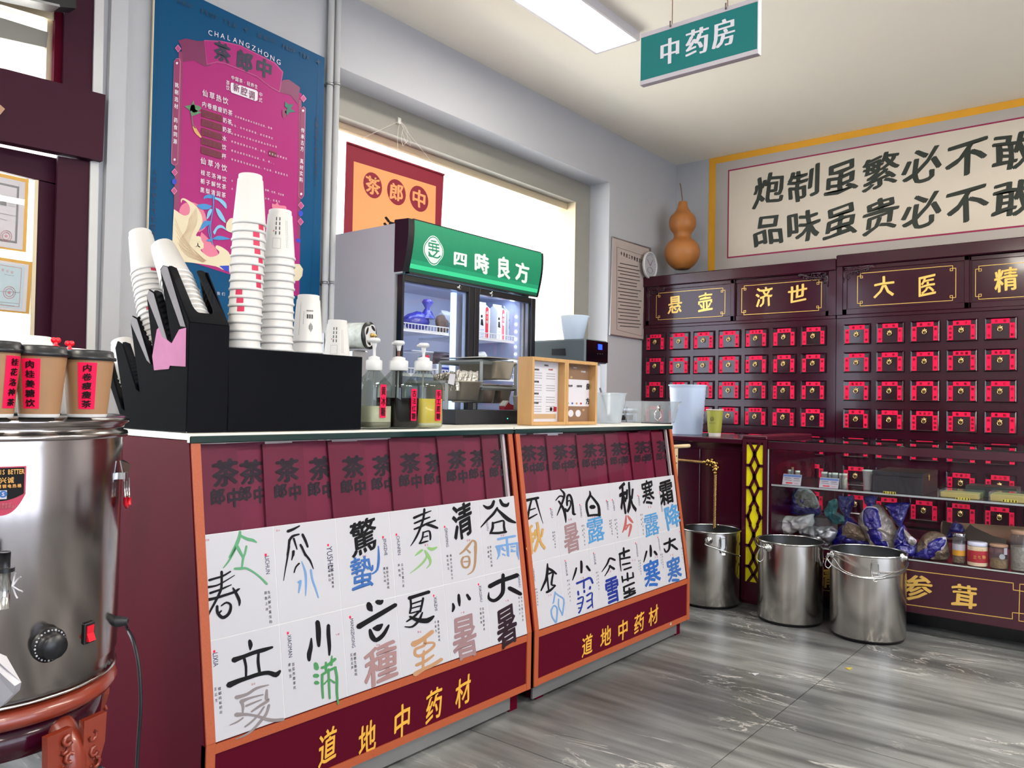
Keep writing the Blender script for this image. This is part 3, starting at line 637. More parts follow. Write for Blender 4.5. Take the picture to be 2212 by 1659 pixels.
# --- pinyin down the sheets, seals, small captions: (sheet, word, px top x,y, px bottom x,y)
def pin(SHX, k, wd, x0, y0, x1, y1, cap, cx, cy, cx1, cy1, hp=8, org=(0, 0), s=1):
    f = lambda x, y: (org[0] + x / s, org[1] + y / s)
    x0, y0 = f(x0, y0); x1, y1 = f(x1, y1); cx, cy = f(cx, cy); cx1, cy1 = f(cx1, cy1)
    a = S.hit(x0, y0); c = S.hit((x0 + x1) / 2, (y0 + y1) / 2); L = (S.hit(x1, y1) - a).length
    vs, fs = glyph(wd); wx = float(vs[:, 0].max() - vs[:, 0].min()); sz = L / wx * .97
    put(SHX[k], wd, S, c, sz * 1.35, sz, 'navyink', .0008, rot=-PI / 2)
    m = pxm(S, x0, y0)[1]
    h = S.hit(x0 - hp * .5, y0 + hp * .1, .0007); SHX[k].add([h, h + S.u * hp * .55 * m, h + S.u * hp * .55 * m + S.v * hp * .6 * m, h + S.v * hp * .6 * m], [(0, 1, 2, 3)], 'tagred')
    n = len(cap); n1 = (n + 1) // 2 + 1
    line(SHX[k], cap[:n1], S, cx1, cy, cx1 + (cy1 - cy) * .06, cy1, hp * .85, 'ink'); 
    rest = cap[n1:]
    if len(rest) > 1: line(SHX[k], rest, S, cx, cy + 1, cx + (cy1 - cy) * .04, cy + (cy1 - cy) * len(rest) / n1, hp * .85, 'ink')
pin(SH1, (0, 0), 'LICHUN', 1085, 115, 1100, 335, '东风解冻蛰虫始振鱼上冰', 1070, 550, 1110, 900, 9, B_, K)
pin(SH1, (0, 1), 'YUSHUI', 1830, 1545, 1850, 1850, '獭祭鱼鸿雁来草木萌动', 1825, 1790, 1860, 2030, 8, A_, K)
pin(SH1, (0, 2), 'JINGZHE', 385, 1450, 400, 1660, '桃始华仓庚鸣鹰化为鸠', 385, 1810, 420, 2040, 8, D_, K)
pin(SH1, (0, 3), 'CHUNFEN', 545, 1420, 570, 1655, '玄鸟至雷乃发声始电', 560, 1770, 600, 2020, 8, D_, K)
pin(SH1, (0, 4), 'QINGMING', 1120, 1325, 1140, 1560, '桐始华田鼠化为鹌虹始见', 1140, 1660, 1180, 1930, 7, D_, K)
pin(SH1, (0, 5), 'GUYU', 1612, 1260, 1625, 1365, '萍始生鸣鸠拂羽戴胜', 1625, 1560, 1655, 1780, 7, D_, K)
pin(SH1, (1, 0), 'LIXIA', 470, 1270, 475, 1440, '蝼蝈鸣蚯蚓出王瓜生', 470, 1700, 520, 1980, 9, B_, K)
pin(SH1, (1, 1), 'XIAOMAN', 1350, 1050, 1370, 1330, '苦菜秀靡草死麦秋至', 1355, 1410, 1400, 1690, 9, B_, K)
pin(SH1, (1, 2), 'MANGZHONG', 2095, 860, 2125, 1215, '螳螂生鹏始鸣反舌无声', 2095, 1290, 2135, 1530, 9, B_, K)
pin(SH1, (1, 3), 'XIAZHI', 990, 600, 1010, 770, '鹿角解蜩始鸣半夏生', 995, 900, 1030, 1120, 7, E_, K)
pin(SH1, (1, 4), 'XIAOSHU', 1525, 465, 1550, 665, '温风至蟋蟀居宇鹰始鸷', 1535, 745, 1565, 990, 7, E_, K)
pin(SH1, (1, 5), 'DASHU', 1990, 350, 2010, 490, '腐草为萤土润溽暑大雨时行', 1995, 610, 2025, 880, 6, E_, K)
for k, wd, x, y0, y1, cx, cy, cy1 in [((0, 0), 'LIQIU', 500, 1105, 1210, 520, 1380, 1560), ((0, 1), 'CHUSHU', 850, 1060, 1205, 870, 1300, 1530), ((0, 2), 'BAILU', 1170, 1010, 1115, 1200, 1240, 1400), ((0, 3), 'QIUFEN', 1240, 1000, 1125, 1262, 1230, 1440), ((0, 4), 'HANLU', 1545, 950, 1065, 1570, 1170, 1400), ((0, 5), 'SHUANGJIANG', 1805, 910, 1140, 1860, 1120, 1310)]:
    pin(SH2, k, wd, x, y0, x + 12, y1, '凉风至白露降寒蝉鸣', cx, cy, cx + 18, cy1, 5, F_, K)
for k, wd, x, y0, y1, cx, cy, cy1 in [((1, 0), 'LIDONG', 285, 380, 535, 310, 620, 810), ((1, 1), 'XIAOXUE', 675, 290, 465, 695, 515, 760), ((1, 2), 'DAXUE', 1015, 200, 330, 1040, 420, 620), ((1, 3), 'DONGZHI', 1520, 80, 235, 1545, 280, 440), ((1, 4), 'XIAOHAN', 1785, 10, 160, 1810, 205, 360), ((1, 5), 'DAHAN', 2045, -60, 60, 2060, 130, 300)]:
    pin(SH2, k, wd, x, y0, x + 12, y1, '水始冰地始冻雉入大水', cx, cy, cx + 18, cy1, 5, G_, K)
seal = [(SH1, (0, 0), '立春', 372, 1478, A_), (SH1, (0, 1), '雨水', 1218, 1362, A_), (SH1, (0, 2), '惊蛰', 150, 120, E_), (SH1, (0, 3), '春分', 890, 1535, D_), (SH1, (0, 4), '清明', 1390, 1480, D_), (SH1, (0, 5), '谷雨', 1797, 1422, D_), (SH1, (1, 0), '立夏', 925, 430, C_), (SH1, (1, 1), '小满', 1928, 1055, B_), (SH1, (1, 2), '芒种', 312, 1183, E_), (SH1, (1, 3), '夏至', 805, 1025, E_), (SH1, (1, 4), '小暑', 1322, 792, E_), (SH1, (1, 5), '大暑', 1852, 652, E_),
        (SH2, (0, 0), '立秋', 325, 1270, F_), (SH2, (0, 1), '处暑', 725, 1230, F_), (SH2, (0, 2), '白露', 1005, 1200, F_), (SH2, (0, 3), '秋分', 1398, 1118, F_), (SH2, (0, 4), '寒露', 1675, 1082, F_), (SH2, (0, 5), '霜降', 1888, 1042, F_), (SH2, (1, 0), '立冬', 483, 695, G_), (SH2, (1, 1), '小雪', 870, 492, G_), (SH2, (1, 2), '大雪', 1195, 415, G_), (SH2, (1, 3), '冬至', 1487, 280, G_), (SH2, (1, 4), '小寒', 1755, 240, G_), (SH2, (1, 5), '大寒', 1938, 218, G_)]
for SHX, k, wd, x, y, org in seal:
    line(SHX[k], wd, S, org[0] + x / K - 2.4, org[1] + y / K, org[0] + x / K + 2.4, org[1] + y / K - .8, 5, 'p_lpink')
for T, X_, zt_ in ((T1, X1, z1t), (T2, X2, z2t)):
    b = MB(); b.prism([Vector((X_[0], sl(.2625), .2625)) + SLOPE.n * .0014, Vector((X_[6], sl(.2625), .2625)) + SLOPE.n * .0014, Vector((X_[6], sl(zt_), zt_)) + SLOPE.n * .0014, Vector((X_[0], sl(zt_), zt_)) + SLOPE.n * .0014], SLOPE.n * .0022, 'white'); b.build('backing_sheet', T)
for SHX, T in ((SH1, T1), (SH2, T2)):
    for k, b in SHX.items(): b.build('print_sheet', T)
# --- borders, front glass, base lettering
def frame_counter(T, x0, x1, zt, inner, letters, ch, cz):
    s2 = SLOPE.off(.0045); bw = .0235
    b = MB()
    for xa, xb in ((x0 + .003, x0 + .003 + bw), (x1 - .003 - bw, x1 - .003)):
        for z0, z1 in ((.263, .966),):
            b.prism([(xa, sl(z0), z0), (xb, sl(z0), z0), (xb, sl(z1), z1), (xa, sl(z1), z1)], SLOPE.n * .006, 'trimorange')
        b.prism([(xa, 1.728, .064), (xb, 1.728, .064), (xb, 1.728, .263), (xa, 1.728, .263)], (0, -.005, 0), 'trimorange')
    for z0, z1 in ((.064, .087), (.236, .259)):
        b.prism([(x0 + .003 + bw, 1.728, z0), (x1 - .003 - bw, 1.728, z0), (x1 - .003 - bw, 1.728, z1), (x0 + .003 + bw, 1.728, z1)], (0, -.004, 0), 'trimorange')
    b.build('border_strip', T)
    b = MB(); z0, z1 = .262, .966
    b.prism([(x0 + .026, sl(z0), z0), (x1 - .026, sl(z0), z0), (x1 - .026, sl(z1), z1), (x0 + .026, sl(z1), z1)], SLOPE.n * .003, 'glassf'); b.build('front_glass', T)
    q = FRONT
    for c, (x, y, hp) in zip('道地中药材', letters): b = MB(); gp(b, c, q, x, y, hp * .56, hp, 'goldprint', e=.0015, bold=.02, shear=.12, wob=.02); b.build('gold_character', T)
glass('glassf', (240, 236, 240), 0.45, 0.0)
frame_counter(T1, 1.003, 2.254, 0, 0, [(707, 1612, 78), (793, 1595, 74), (868, 1558, 76), (937, 1522, 72), (1000, 1493, 66)], '', 0)
frame_counter(T2, 2.268, 3.49, 0, 0, [(1268, 1393, 46), (1308, 1375, 46), (1345, 1360, 46), (1380, 1345, 44), (1411, 1329, 42)], '', 0)
# cream shelf-edge channel on the inside right of each glass, small chips of paint
for T, x in ((T1, 2.254 - .05), (T2, 3.49 - .05)):
    b = MB(); b.prism([(x, sl(.64) + .004, .64), (x + .012, sl(.64) + .004, .64), (x + .012, sl(.965) + .004, .965), (x, sl(.965) + .004, .965)], (0, .01, 0), 'sillw'); b.build('glass_channel', T)
# --- printed paper bags standing in a row behind the glass
BG = SLOPE.off(-.012)
def bags(items, T, names, xs0, xs1, ztop):
    n = len(items)
    cx = [S.hit(x, y).x for x, y, h in items]
    for i, (x, y, h) in enumerate(items):
        c = BG.hit(x, y); xa = xs0 if i == 0 else (cx[i - 1] + cx[i]) / 2 - .008; xb = xs1 if i == n - 1 else (cx[i] + cx[i + 1]) / 2 + .012
        dz = random.uniform(-.004, .004); zt = ztop + dz; off = .004 + .009 * (i % 2); tl = random.uniform(-.006, .006)
        f = lambda X, Z: Vector((X, sl(Z) + .012 + off, Z))
        t = single_bag(i, n, f, xa, xb, zt, tl, c, names, x, y, h, off)
def single_bag(i, n, f, xa, xb, zt, tl, c, names, x, y, h, off):
    b = MB(); z0 = .632
    b.prism([f(xa, z0), f(xb, z0), f(xb + tl, zt), f(xa + tl, zt + random.uniform(-.002, .002))], (0, .005, 0), 'bagpaper' if i % 2 else 'bagpaper2')
    pl = Plane(f(0, .8), (1, 0, 0), (0, .110, .729)); pl.o = f(0, .8)
    s = h
    gp(b, '茶', pl, x, y, s * .98, s, 'bagink', e=.0006, bold=.045, shear=.06, wob=.02)
    gp(b, '郎', pl, x - s * .28, y + s * .86, s * .58, s * .62, 'bagink', e=.0006, bold=.05, shear=.06)
    gp(b, '中', pl, x + s * .32, y + s * .90, s * .55, s * .72, 'bagink', e=.0006, bold=.05, shear=.06)
    o = b.build('paper_bag'); ords = 'first second third fourth fifth sixth seventh eighth ninth tenth eleventh'.split()
    tag(o, 'maroon paper bag, %s from the left behind the glass of the %s counter' % (ords[i], names), 'bag', 'maroon paper bags in the %s counter' % names)
it1 = [(380 + x / K, 900 + y / K, h / K) for x, y, h in [(590, 672, 330), (905, 662, 300), (1330, 638, 290), (1728, 618, 285)]] + [(760 + x / K, 900 + y / K, h / K) for x, y, h in [(15, 600, 270), (370, 580, 255), (695, 552, 245), (990, 540, 235), (1255, 512, 228), (1515, 495, 215), (1757, 482, 210)]]
it2 = [(1100 + x / K, 900 + y / K, h / K) for x, y, h in [(230, 440, 200), (425, 432, 195), (612, 425, 185), (795, 412, 180), (965, 405, 175), (1138, 392, 168), (1293, 388, 162), (1432, 378, 158), (1575, 368, 155), (1705, 358, 148), (1833, 352, 145)]]
bags(it1, T1, 'nearer', 1.028, 2.254 - .062, zat(600, 957)); bags(it2, T2, 'farther', 2.294, 3.49 - .062, zat(1300, 936))
# ================================================================ DISPLAY FRIDGE in front of the window
q = P(724, 560, 1, 3.22); FX0 = q.x; FY = P(853, 560, 0, FX0).y - .055; FB = 3.22
FPl = YP(FY)
def fx(x, y): return P(x, y, 1, FY).x
def fz(x, y): return P(x, y, 1, FY).z
FX1 = fx(1157.4, 700); FZT = fz(853, 474) ; zc = fz(1000, 617)
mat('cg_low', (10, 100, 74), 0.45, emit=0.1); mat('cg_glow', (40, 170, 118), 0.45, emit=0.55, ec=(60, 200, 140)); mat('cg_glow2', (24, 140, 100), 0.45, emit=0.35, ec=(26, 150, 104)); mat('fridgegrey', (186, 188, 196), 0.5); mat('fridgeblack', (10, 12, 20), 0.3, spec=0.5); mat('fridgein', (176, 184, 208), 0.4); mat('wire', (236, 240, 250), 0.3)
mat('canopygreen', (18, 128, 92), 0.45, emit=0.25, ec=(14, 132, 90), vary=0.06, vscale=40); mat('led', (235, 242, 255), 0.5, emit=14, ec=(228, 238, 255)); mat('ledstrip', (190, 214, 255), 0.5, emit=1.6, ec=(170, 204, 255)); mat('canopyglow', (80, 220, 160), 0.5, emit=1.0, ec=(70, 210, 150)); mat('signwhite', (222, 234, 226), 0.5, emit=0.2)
fr = thing('display_fridge', ((FX0 + FX1) / 2, 3.0, 0), 'tall two-door display fridge with a green lit canopy standing in front of the window', 'fridge')
DT = .055                      # door thickness
b = MB(); z0 = .08
b.box(FX0, FY + DT, z0, FX0 + .05, FB, FZT - .012, 'fridgegrey'); b.box(FX1 - .05, FY + DT, z0, FX1, FB, FZT - .1, 'fridgegrey')
b.box(FX0 + .05, FB - .05, z0, FX1 - .05, FB, FZT - .1, 'fridgegrey'); b.box(FX0, FY + DT, FZT - .012, FX1, FB, FZT, 'fridgegrey')
b.box(FX0, FY + DT, .08, FX1, FB, .3, 'fridgegrey'); b.box(FX0, FY + .0, FZT - .24, FX0 + .001, FY + DT, FZT, 'fridgegrey')
b.build('cabinet_body', fr)
b = MB(); b.box(FX0 + .05, FY + DT, .3, FX0 + .056, FB - .05, zc, 'fridgein'); b.box(FX1 - .056, FY + DT, .3, FX1 - .05, FB - .05, zc, 'fridgein')
b.box(FX0 + .05, FB - .056, .3, FX1 - .05, FB - .05, zc, 'fridgein'); b.box(FX0 + .05, FY + DT, zc, FX1 - .05, FB - .05, zc + .01, 'fridgein'); b.box(FX0 + .05, FY + DT, .29, FX1 - .05, FB - .05, .3, 'fridgein')
b.build('liner', fr)
for xa in (FX0 + .04, FX1 - .1):
    for ya in (FY + .08, FB - .1):
        b = MB(); b.lathe([(.025, 0), (.025, .08)], (xa + .03, ya, 0), 'fridgeblack', 10); b.build('foot', fr)
# doors
xm0 = fx(1014, 640); xm1 = fx(1037, 640); xmm = (fx(1026, 640))
gl0 = fx(875, 606); gr1 = fx(1148.5, 660)
ztop_out = fz(862, 590); zg = fz(875, 607)
for nm, xa, xb, ga, gb in (('l', FX0 + .003, xmm - .002, gl0, xm0), ('r', xmm + .002, FX1 - .002, xm1, gr1)):
    b = MB(); y0, y1 = FY, FY + .04
    b.box(xa, y0, .30, ga, y1, ztop_out, 'fridgeblack', .003); b.box(gb, y0, .30, xb, y1, ztop_out, 'fridgeblack', .003)
    b.box(ga, y0, zg, gb, y1, ztop_out, 'fridgeblack', .003); b.box(ga, y0, .30, gb, y1, .36, 'fridgeblack', .003)
    b.box(ga - .001, y0 + .02, .36, ga + .006, y1, zg, 'alu'); b.box(gb - .006, y0 + .02, .36, gb + .001, y1, zg, 'alu')
    d = b.build('door', fr)
    b = MB(); b.box(ga, y0 + .012, .36, gb, y0 + .016, zg, 'glass'); b.build('door_glass', d)
    lx = fx(992, 617) if nm == 'l' else fx(1062, 630)
    b = MB(); b.lathe([(.0, .0), (.011, .0), (.011, -.006), (.014, -.008), (.014, -.012)], (lx, y0 - .008, (ztop_out + zg) / 2), 'steelb', 16, ax=(0, -1, 0)); b.lathe([(.006, 0), (.006, .002)], (lx, y0 - .009, (ztop_out + zg) / 2), 'black', 10, ax=(0, -1, 0)); b.build('lock', d)
# canopy: curved green face between black end caps
z1 = fz(862, 586) + .004; z2 = FZT + .012
def canopy_prof(o=0.0):
    pts = []; n = 12
    for i in range(n + 1):
        t = i / n; z = z1 + (z2 - z1) * t; bul = .034 * math.sin(PI * .62 * t)
        pts.append((FY - bul - o, z))
    return pts
pr = canopy_prof()
b = MB(); vs = [];
xa, xb = FX0 + .035, FX1 + .0
for x in (xa, xb):
    for y, z in pr: vs.append((x, y, z))
n = len(pr)
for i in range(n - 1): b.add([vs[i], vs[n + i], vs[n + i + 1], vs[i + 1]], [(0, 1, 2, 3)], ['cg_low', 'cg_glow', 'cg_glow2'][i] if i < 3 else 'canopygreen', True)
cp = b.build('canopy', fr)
for (x0, x1) in ((FX0 - .004, FX0 + .035), (FX1, FX1 + .012)):
    b = MB(); pp = [(x0, y, z) for y, z in canopy_prof(.004)] + [(x0, FY + DT, z2 + .004), (x0, FY + DT, z1)]
    b.prism(pp, (x1 - x0, 0, 0), 'fridgeblack'); b.build('canopy_end_cap', fr)
b = MB(); b.box(FX0 + .035, FY - .03, z2 - .004, FX1, FY + DT, z2 + .006, 'fridgeblack'); b.build('canopy_top', fr)
b = MB(); b.box(FX0 + .035, FY - .01, z1 - .006, FX1, FY + .02, z1 + .002, 'fridgeblack'); b.build('canopy_base', fr)
# emblem and lettering wrapped on the canopy
def on_canopy(x, z, e=.0015):
    t = (z - z1) / (z2 - z1); bul = .034 * math.sin(PI * .62 * t); return Vector((x, FY - bul - e, z))
CPL = YP(FY - .03)
def wrap(mb):
    o = []
    for p in mb.v:
        p = Vector(p); e = FY - .03 - p.y
        for _ in range(6):
            t = max(0, min(1, (p.z - z1) / (z2 - z1))); bul = .034 * math.sin(PI * .62 * t)
            p = CAM + (p - CAM) * ((FY - bul - .001 - e) / p.y)
        o.append(tuple(p))
    mb.v = o
b = MB()
u = lambda x, y: (830 + x / 6.144, 440 + y / 6.144)
cx_, cy_ = u(652, 622)
def quat(k, n=40):
    o = []
    for i in range(n):
        a = 2 * PI * i / n; r = 1 + .13 * abs(math.cos(2 * a)) ** 1.2 - .02
        o.append((cx_ + 20.0 * k * r * math.cos(a), cy_ + 29.0 * k * r * math.sin(a) + 3.2 * k * math.cos(a)))
    return o
pxpoly(b, CPL, quat(1.0), 'signwhite', e=.0005); pxpoly(b, CPL, quat(.94), 'canopygreen', e=.0009); pxpoly(b, CPL, quat(.87), 'signwhite', e=.0013)
for st in (['590,520,16 722,548,16', '590,562,16 722,590,16', '590,606,16 722,632,16', '622,492,14 682,505,14', '590,520,12 592,690,12', '640,530,10 640,632,10', '688,540,10 688,640,10', '590,640,14 620,690,14 700,720,16 738,695,16', '700,645,14 640,700,16 588,690,12']):
    brush(b, CPL, [st], 'canopygreen', (830, 440), 6.144, .0018)
wrap(b); b.build('emblem', cp)
for ch, x, y, w_, h_ in (('四', 1008, 735, 195, 200), ('時', 1290, 795, 205, 270), ('良', 1580, 850, 190, 290), ('方', 1830, 910, 195, 270)):
    b = MB(); gp(b, ch, CPL, 830 + x / 6.144, 440 + y / 6.144, w_ / 6.144, h_ / 6.144, 'signwhite', e=.001, bold=.045, shear=-.04, wob=.03); wrap(b); b.build('white_character', cp)

# light strips inside
mx_ = fx(1001, 750)
b = MB(); b.box(mx_ - .012, FY + DT + .01, .36, mx_ + .012, FY + DT + .03, zg, 'ledstrip'); b.box(xm0 - .01, FY + DT + .032, .3, xm1 + .01, FY + DT + .06, zc, 'fridgein'); b.build('centre_light_strip', fr)
b = MB(); xs = FX1 - .075
b.box(xs + .008, FY + DT + .01, .36, xs + .014, FY + DT + .05, zc - .02, 'fridgein')
zz = P(1130, 663, 0, xs).z
for i in range(26):
    z = zz - .052 - i * .0425
    if z > .4: b.ball((xs + .004, FY + DT + .035, z), .0052, 'led', 8)
b.build('led_strip', fr)
b = MB(); b.box(FX0 + .06, FY + DT + .01, zc - .012, FX1 - .06, FY + DT + .03, zc - .004, 'ledstrip'); b.build('top_light_strip', fr)
l = area('fridge_lamp', ((FX0 + FX1) / 2, FY + DT + .06, zc - .02), (0.5, 0, 0), FX1 - FX0 - .16, .05, 1.1, (205, 222, 255))
l = area('fridge_lamp', (xs, FY + DT + .06, 1.1), (0, PI / 2, 0), 1.3, .03, .9, (225, 235, 255))
# wire shelves
def wshelf(xa, xb, z, name):
    b = MB(); y0 = FY + DT + .03; y1 = FB - .06
    for yy in (y0, y1): b.tube([(xa, yy, z), (xb, yy, z)], .003, 'wire', 6)
    b.tube([(xa, y0, z + .028), (xb, y0, z + .028)], .003, 'wire', 6)
    b.box(xa, y0 - .001, z - .012, xb, y0 + .002, z - .002, 'wire')
    n = int((xb - xa) / .0215)
    for i in range(n + 1):
        x = xa + (xb - xa) * i / n; b.tube([(x, y0, z), (x, y0, z + .028)], .0022, 'wire', 4); b.tube([(x, y0, z - .001), (x, y1, z - .001)], .0018, 'wire', 4)
    return b.build('wire_shelf', fr)
LY = FY + DT + .03
SL = [P(930, 716, 1, LY).z, P(950, 811, 1, LY).z, P(920, 912, 1, LY).z]
SRz = P(1080, 734, 1, LY).z
for z in SL: wshelf(FX0 + .06, mx_ - .02, z, 'l')
for z in (SRz, SL[1], SL[2]): wshelf(xm1 - .005, FX1 - .085, z, 'r')
# contents
mat('bagblue', (36, 38, 150), 0.22, spec=0.6, bump=0.6, bscale=30); mat('bagwhite', (214, 220, 222), 0.3, bump=0.5, bscale=30); mat('foodbrown', (104, 78, 60), 0.6, vary=.5, vscale=60, bump=.5, bscale=60)
mat('darkpack', (70, 44, 54), 0.25, spec=.6, bump=.6, bscale=25, vary=.3, vscale=20); mat('bluebox', (34, 52, 140), 0.4); mat('tubw', (216, 222, 236), 0.3); mat('milkblue', (120, 160, 214), 0.4); mat('packred', (160, 30, 52), 0.35); mat('cartonred', (212, 40, 54), 0.4); mat('carton', (226, 228, 232), 0.4)
def blob(mb, c, r, matn, sc=(1, 1, 1), n=16, amp=.25, fr_=6, seed=0):
    k = len(mb.v); mb.ball(c, r, matn, n, sc); c = Vector(c)
    for i in range(k, len(mb.v)):
        p = Vector(mb.v[i]); d = p - c; f = 1 + amp * noise.noise(p * fr_ / r * .25 + Vector((seed, seed * 2, 0))); mb.v[i] = tuple(c + d * f)
SY = LY + .1
x_ = lambda px, y=720: P(px, y, 1, SY).x
z_ = lambda px, py: P(px, py, 1, SY).z
b = MB(); k = SL[0]
blob(b, (x_(905), SY + .02, k + .058), .07, 'bagblue', (1.15, .7, .75), amp=.2, seed=1); b.lathe([(.045, 0), (.022, .04), (.012, .055), (.03, .085), (.02, .1)], (x_(922), SY, k + .075), 'bagblue', 10)
single(b, 'plastic_bag', 'knotted blue bag on the top left shelf inside the fridge', 'bag')
b = MB(); blob(b, (x_(948), SY - .02, k + .05), .045, 'foodbrown', (.85, .6, 1.1), seed=3, amp=.4); single(b, 'snack_bag', 'small clear bag of brown pieces on the top left fridge shelf', 'bag')
def carton(xc, yc, z, w_, h_, dd, matn, label, marks=None):
    t = thing('carton', (xc, yc, z), label, 'carton'); b = MB()
    b.box(xc - w_ / 2, yc - dd / 2, z, xc + w_ / 2, yc + dd / 2, z + h_ * .86, matn); hh = z + h_ * .86
    b.prism([(xc - w_ / 2, yc - dd / 2, hh), (xc - w_ / 2, yc, z + h_), (xc - w_ / 2, yc + dd / 2, hh)], (w_, 0, 0), matn); b.box(xc - w_ / 2, yc - .003, z + h_ - .004, xc + w_ / 2, yc + .003, z + h_ + .008, matn)
    b.build('carton_body', t)
    if marks: marks(t, YP(yc - dd / 2 - .0008), xc, z, w_, h_)
def mk_b(t, pl, xc, z, w_, h_):
    b = MB(); b.poly([pl.pt(xc - w_ * .45, z + h_ * .05), pl.pt(xc + w_ * .45, z + h_ * .05), pl.pt(xc + w_ * .45, z + h_ * .6), pl.pt(xc - w_ * .45, z + h_ * .42)], 'milkblue'); b.build('print', t)
carton(x_(968), SY + .03, k + .002, .05, .125, .05, 'carton', 'white and pale blue carton on the top left fridge shelf', mk_b)
def mk_r(t, pl, xc, z, w_, h_):
    b = MB(); b.poly([pl.pt(xc - w_ * .48, z + h_ * .02), pl.pt(xc + w_ * .48, z + h_ * .02), pl.pt(xc + w_ * .48, z + h_ * .45), pl.pt(xc - w_ * .2, z + h_ * .42)], 'packred'); b.build('print', t)
carton(x_(988), SY + .05, k + .002, .05, .125, .05, 'carton', 'white carton with a red lower half beside the pale blue one in the fridge', mk_r)
def mk_c(t, pl, xc, z, w_, h_):
    b = MB(); a = w_ * .28
    b.poly([pl.pt(xc + w_ * .06 + .5 * a * (1 - math.cos(i * PI / 8)) * 1.0, z + h_ * .84 + .012 * math.sin(i * PI / 8)) for i in range(9)] + [pl.pt(xc + w_ * .06 + a, z + .004), pl.pt(xc + w_ * .06, z + .004)], 'cartonred')
    for i, ch in enumerate('咸士特'): put(b, ch, pl, pl.pt(xc + w_ * .06 + a / 2, z + h_ * (.74 - .13 * i)), .016, .02, 'white', .0005, bold=.02)
    b.poly([pl.pt(xc - w_ * .3 + .008 * math.cos(i * .785), z + h_ * .62 + .009 * math.sin(i * .785), .0002) for i in range(8)], 'ink')
    b.poly([pl.pt(xc - w_ * .4, z + h_ * .38, .0002), pl.pt(xc - w_ * .12, z + h_ * .36, .0002), pl.pt(xc - w_ * .2, z + h_ * .54, .0002), pl.pt(xc - w_ * .36, z + h_ * .54, .0002)], 'ink')
    for i in range(4): b.poly([pl.pt(xc - w_ * .42, z + h_ * (.06 + i * .06), .0002), pl.pt(xc - w_ * .05, z + h_ * (.06 + i * .06), .0002), pl.pt(xc - w_ * .05, z + h_ * (.075 + i * .06), .0002), pl.pt(xc - w_ * .42, z + h_ * (.075 + i * .06), .0002)], 'milkblue')
    b.build('print', t)
RY = LY + .06
for i, (px, lb) in enumerate(((1050, 'leftmost'), (1086, 'middle'), (1109, 'rightmost'))):
    xx = P(px, 700, 1, RY).x
    carton(xx - .006, RY + .04, SRz + .002, .088 if i < 1 else .075, .20, .07, 'carton', '%s of three white cartons with a red stripe in the fridge' % lb, mk_c)
k = SL[1]
def tub(xc, yc, z, w_, d_, h_, label, strip=None, lid=False, m='clearplastic'):
    t = thing('storage_tub', (xc, yc, z), label, 'container'); b = MB(); th = .0025; f = .9
    P4 = lambda s, zz: [(xc - w_ / 2 * s, yc - d_ / 2 * s, zz), (xc + w_ / 2 * s, yc - d_ / 2 * s, zz), (xc + w_ / 2 * s, yc + d_ / 2 * s, zz), (xc - w_ / 2 * s, yc + d_ / 2 * s, zz)]
    vs = P4(f, z) + P4(1, z + h_); b.add(vs, [(3, 2, 1, 0)] + [(i, (i + 1) % 4, 4 + (i + 1) % 4, 4 + i) for i in range(4)], m); b.build('tub_body', t)
    b = MB(); r = .006
    for a in range(4):
        p, q = P4(1, z + h_)[a], P4(1, z + h_)[(a + 1) % 4]; b.tube([p, q], .004, 'tubw', 6)
    b.build('rim', t)
    if strip:
        pl = Plane((xc, yc - d_ / 2 - .001, z), (1, 0, 0), (0, 0, 1)); b = MB(); b.box(xc + strip - .012, yc - d_ / 2 - .003, z + h_ * .15, xc + strip + .012, yc - d_ / 2 - .001, z + h_ * .85, 'tagred')
        for i, ch in enumerate('肉桂'): put(b, ch, Plane((0, yc - d_ / 2 - .003, 0), (1, 0, 0), (0, 0, 1)), (xc + strip, yc - d_ / 2 - .003, z + h_ * (.62 - .26 * i)), .018, .02, 'ink', .0006)
        b.build('label_strip', t)
    return t
tub(P(893, 790, 1, LY + .1).x, LY + .11, k + .002, .15, .15, .115, 'clear tub with a red strip on the second left fridge shelf', .03)
b = MB(); blob(b, (x_(965, 800), SY + .05, k + .105), .09, 'darkpack', (1.1, .7, .34), seed=5, amp=.4); blob(b, (x_(938, 800), SY + .06, k + .06), .06, 'darkpack', (1.0, .7, .9), seed=8, amp=.4); single(b, 'frozen_pack', 'dark shrink-wrapped packs heaped on the second left fridge shelf', 'food pack')
t = thing('blue_box', (x_(965, 800), SY - .02, k), 'white tray with a blue front on the second left fridge shelf', 'tray'); b = MB(); b.box(x_(925, 800), SY - .06, k + .006, x_(993, 800), SY + .0, k + .06, 'tubw', .004); b.build('tray_body', t); b = MB(); b.box(x_(930, 800), SY - .063, k + .015, x_(990, 800), SY - .061, k + .045, 'bluebox'); b.build('front_print', t)
k = SL[2]
tub(P(957, 893, 1, LY + .1).x, LY + .1, k + .002, .17, .16, .12, 'clear tub with a red strip on the lowest left fridge shelf in view', -.02)
t = tub(P(1052, 790, 1, LY + .1).x, LY + .11, SL[1] + .002, .12, .16, .1, 'clear tub on the second right fridge shelf behind the steel pans')
b = MB(); blob(b, (P(1041, 772, 1, LY + .09).x, LY + .1, SL[1] + .13), .04, 'bagwhite', (1.2, .8, .5), seed=12); single(b, 'plastic_bag', 'crumpled pale bag on top of the tub at the second right fridge shelf', 'bag')
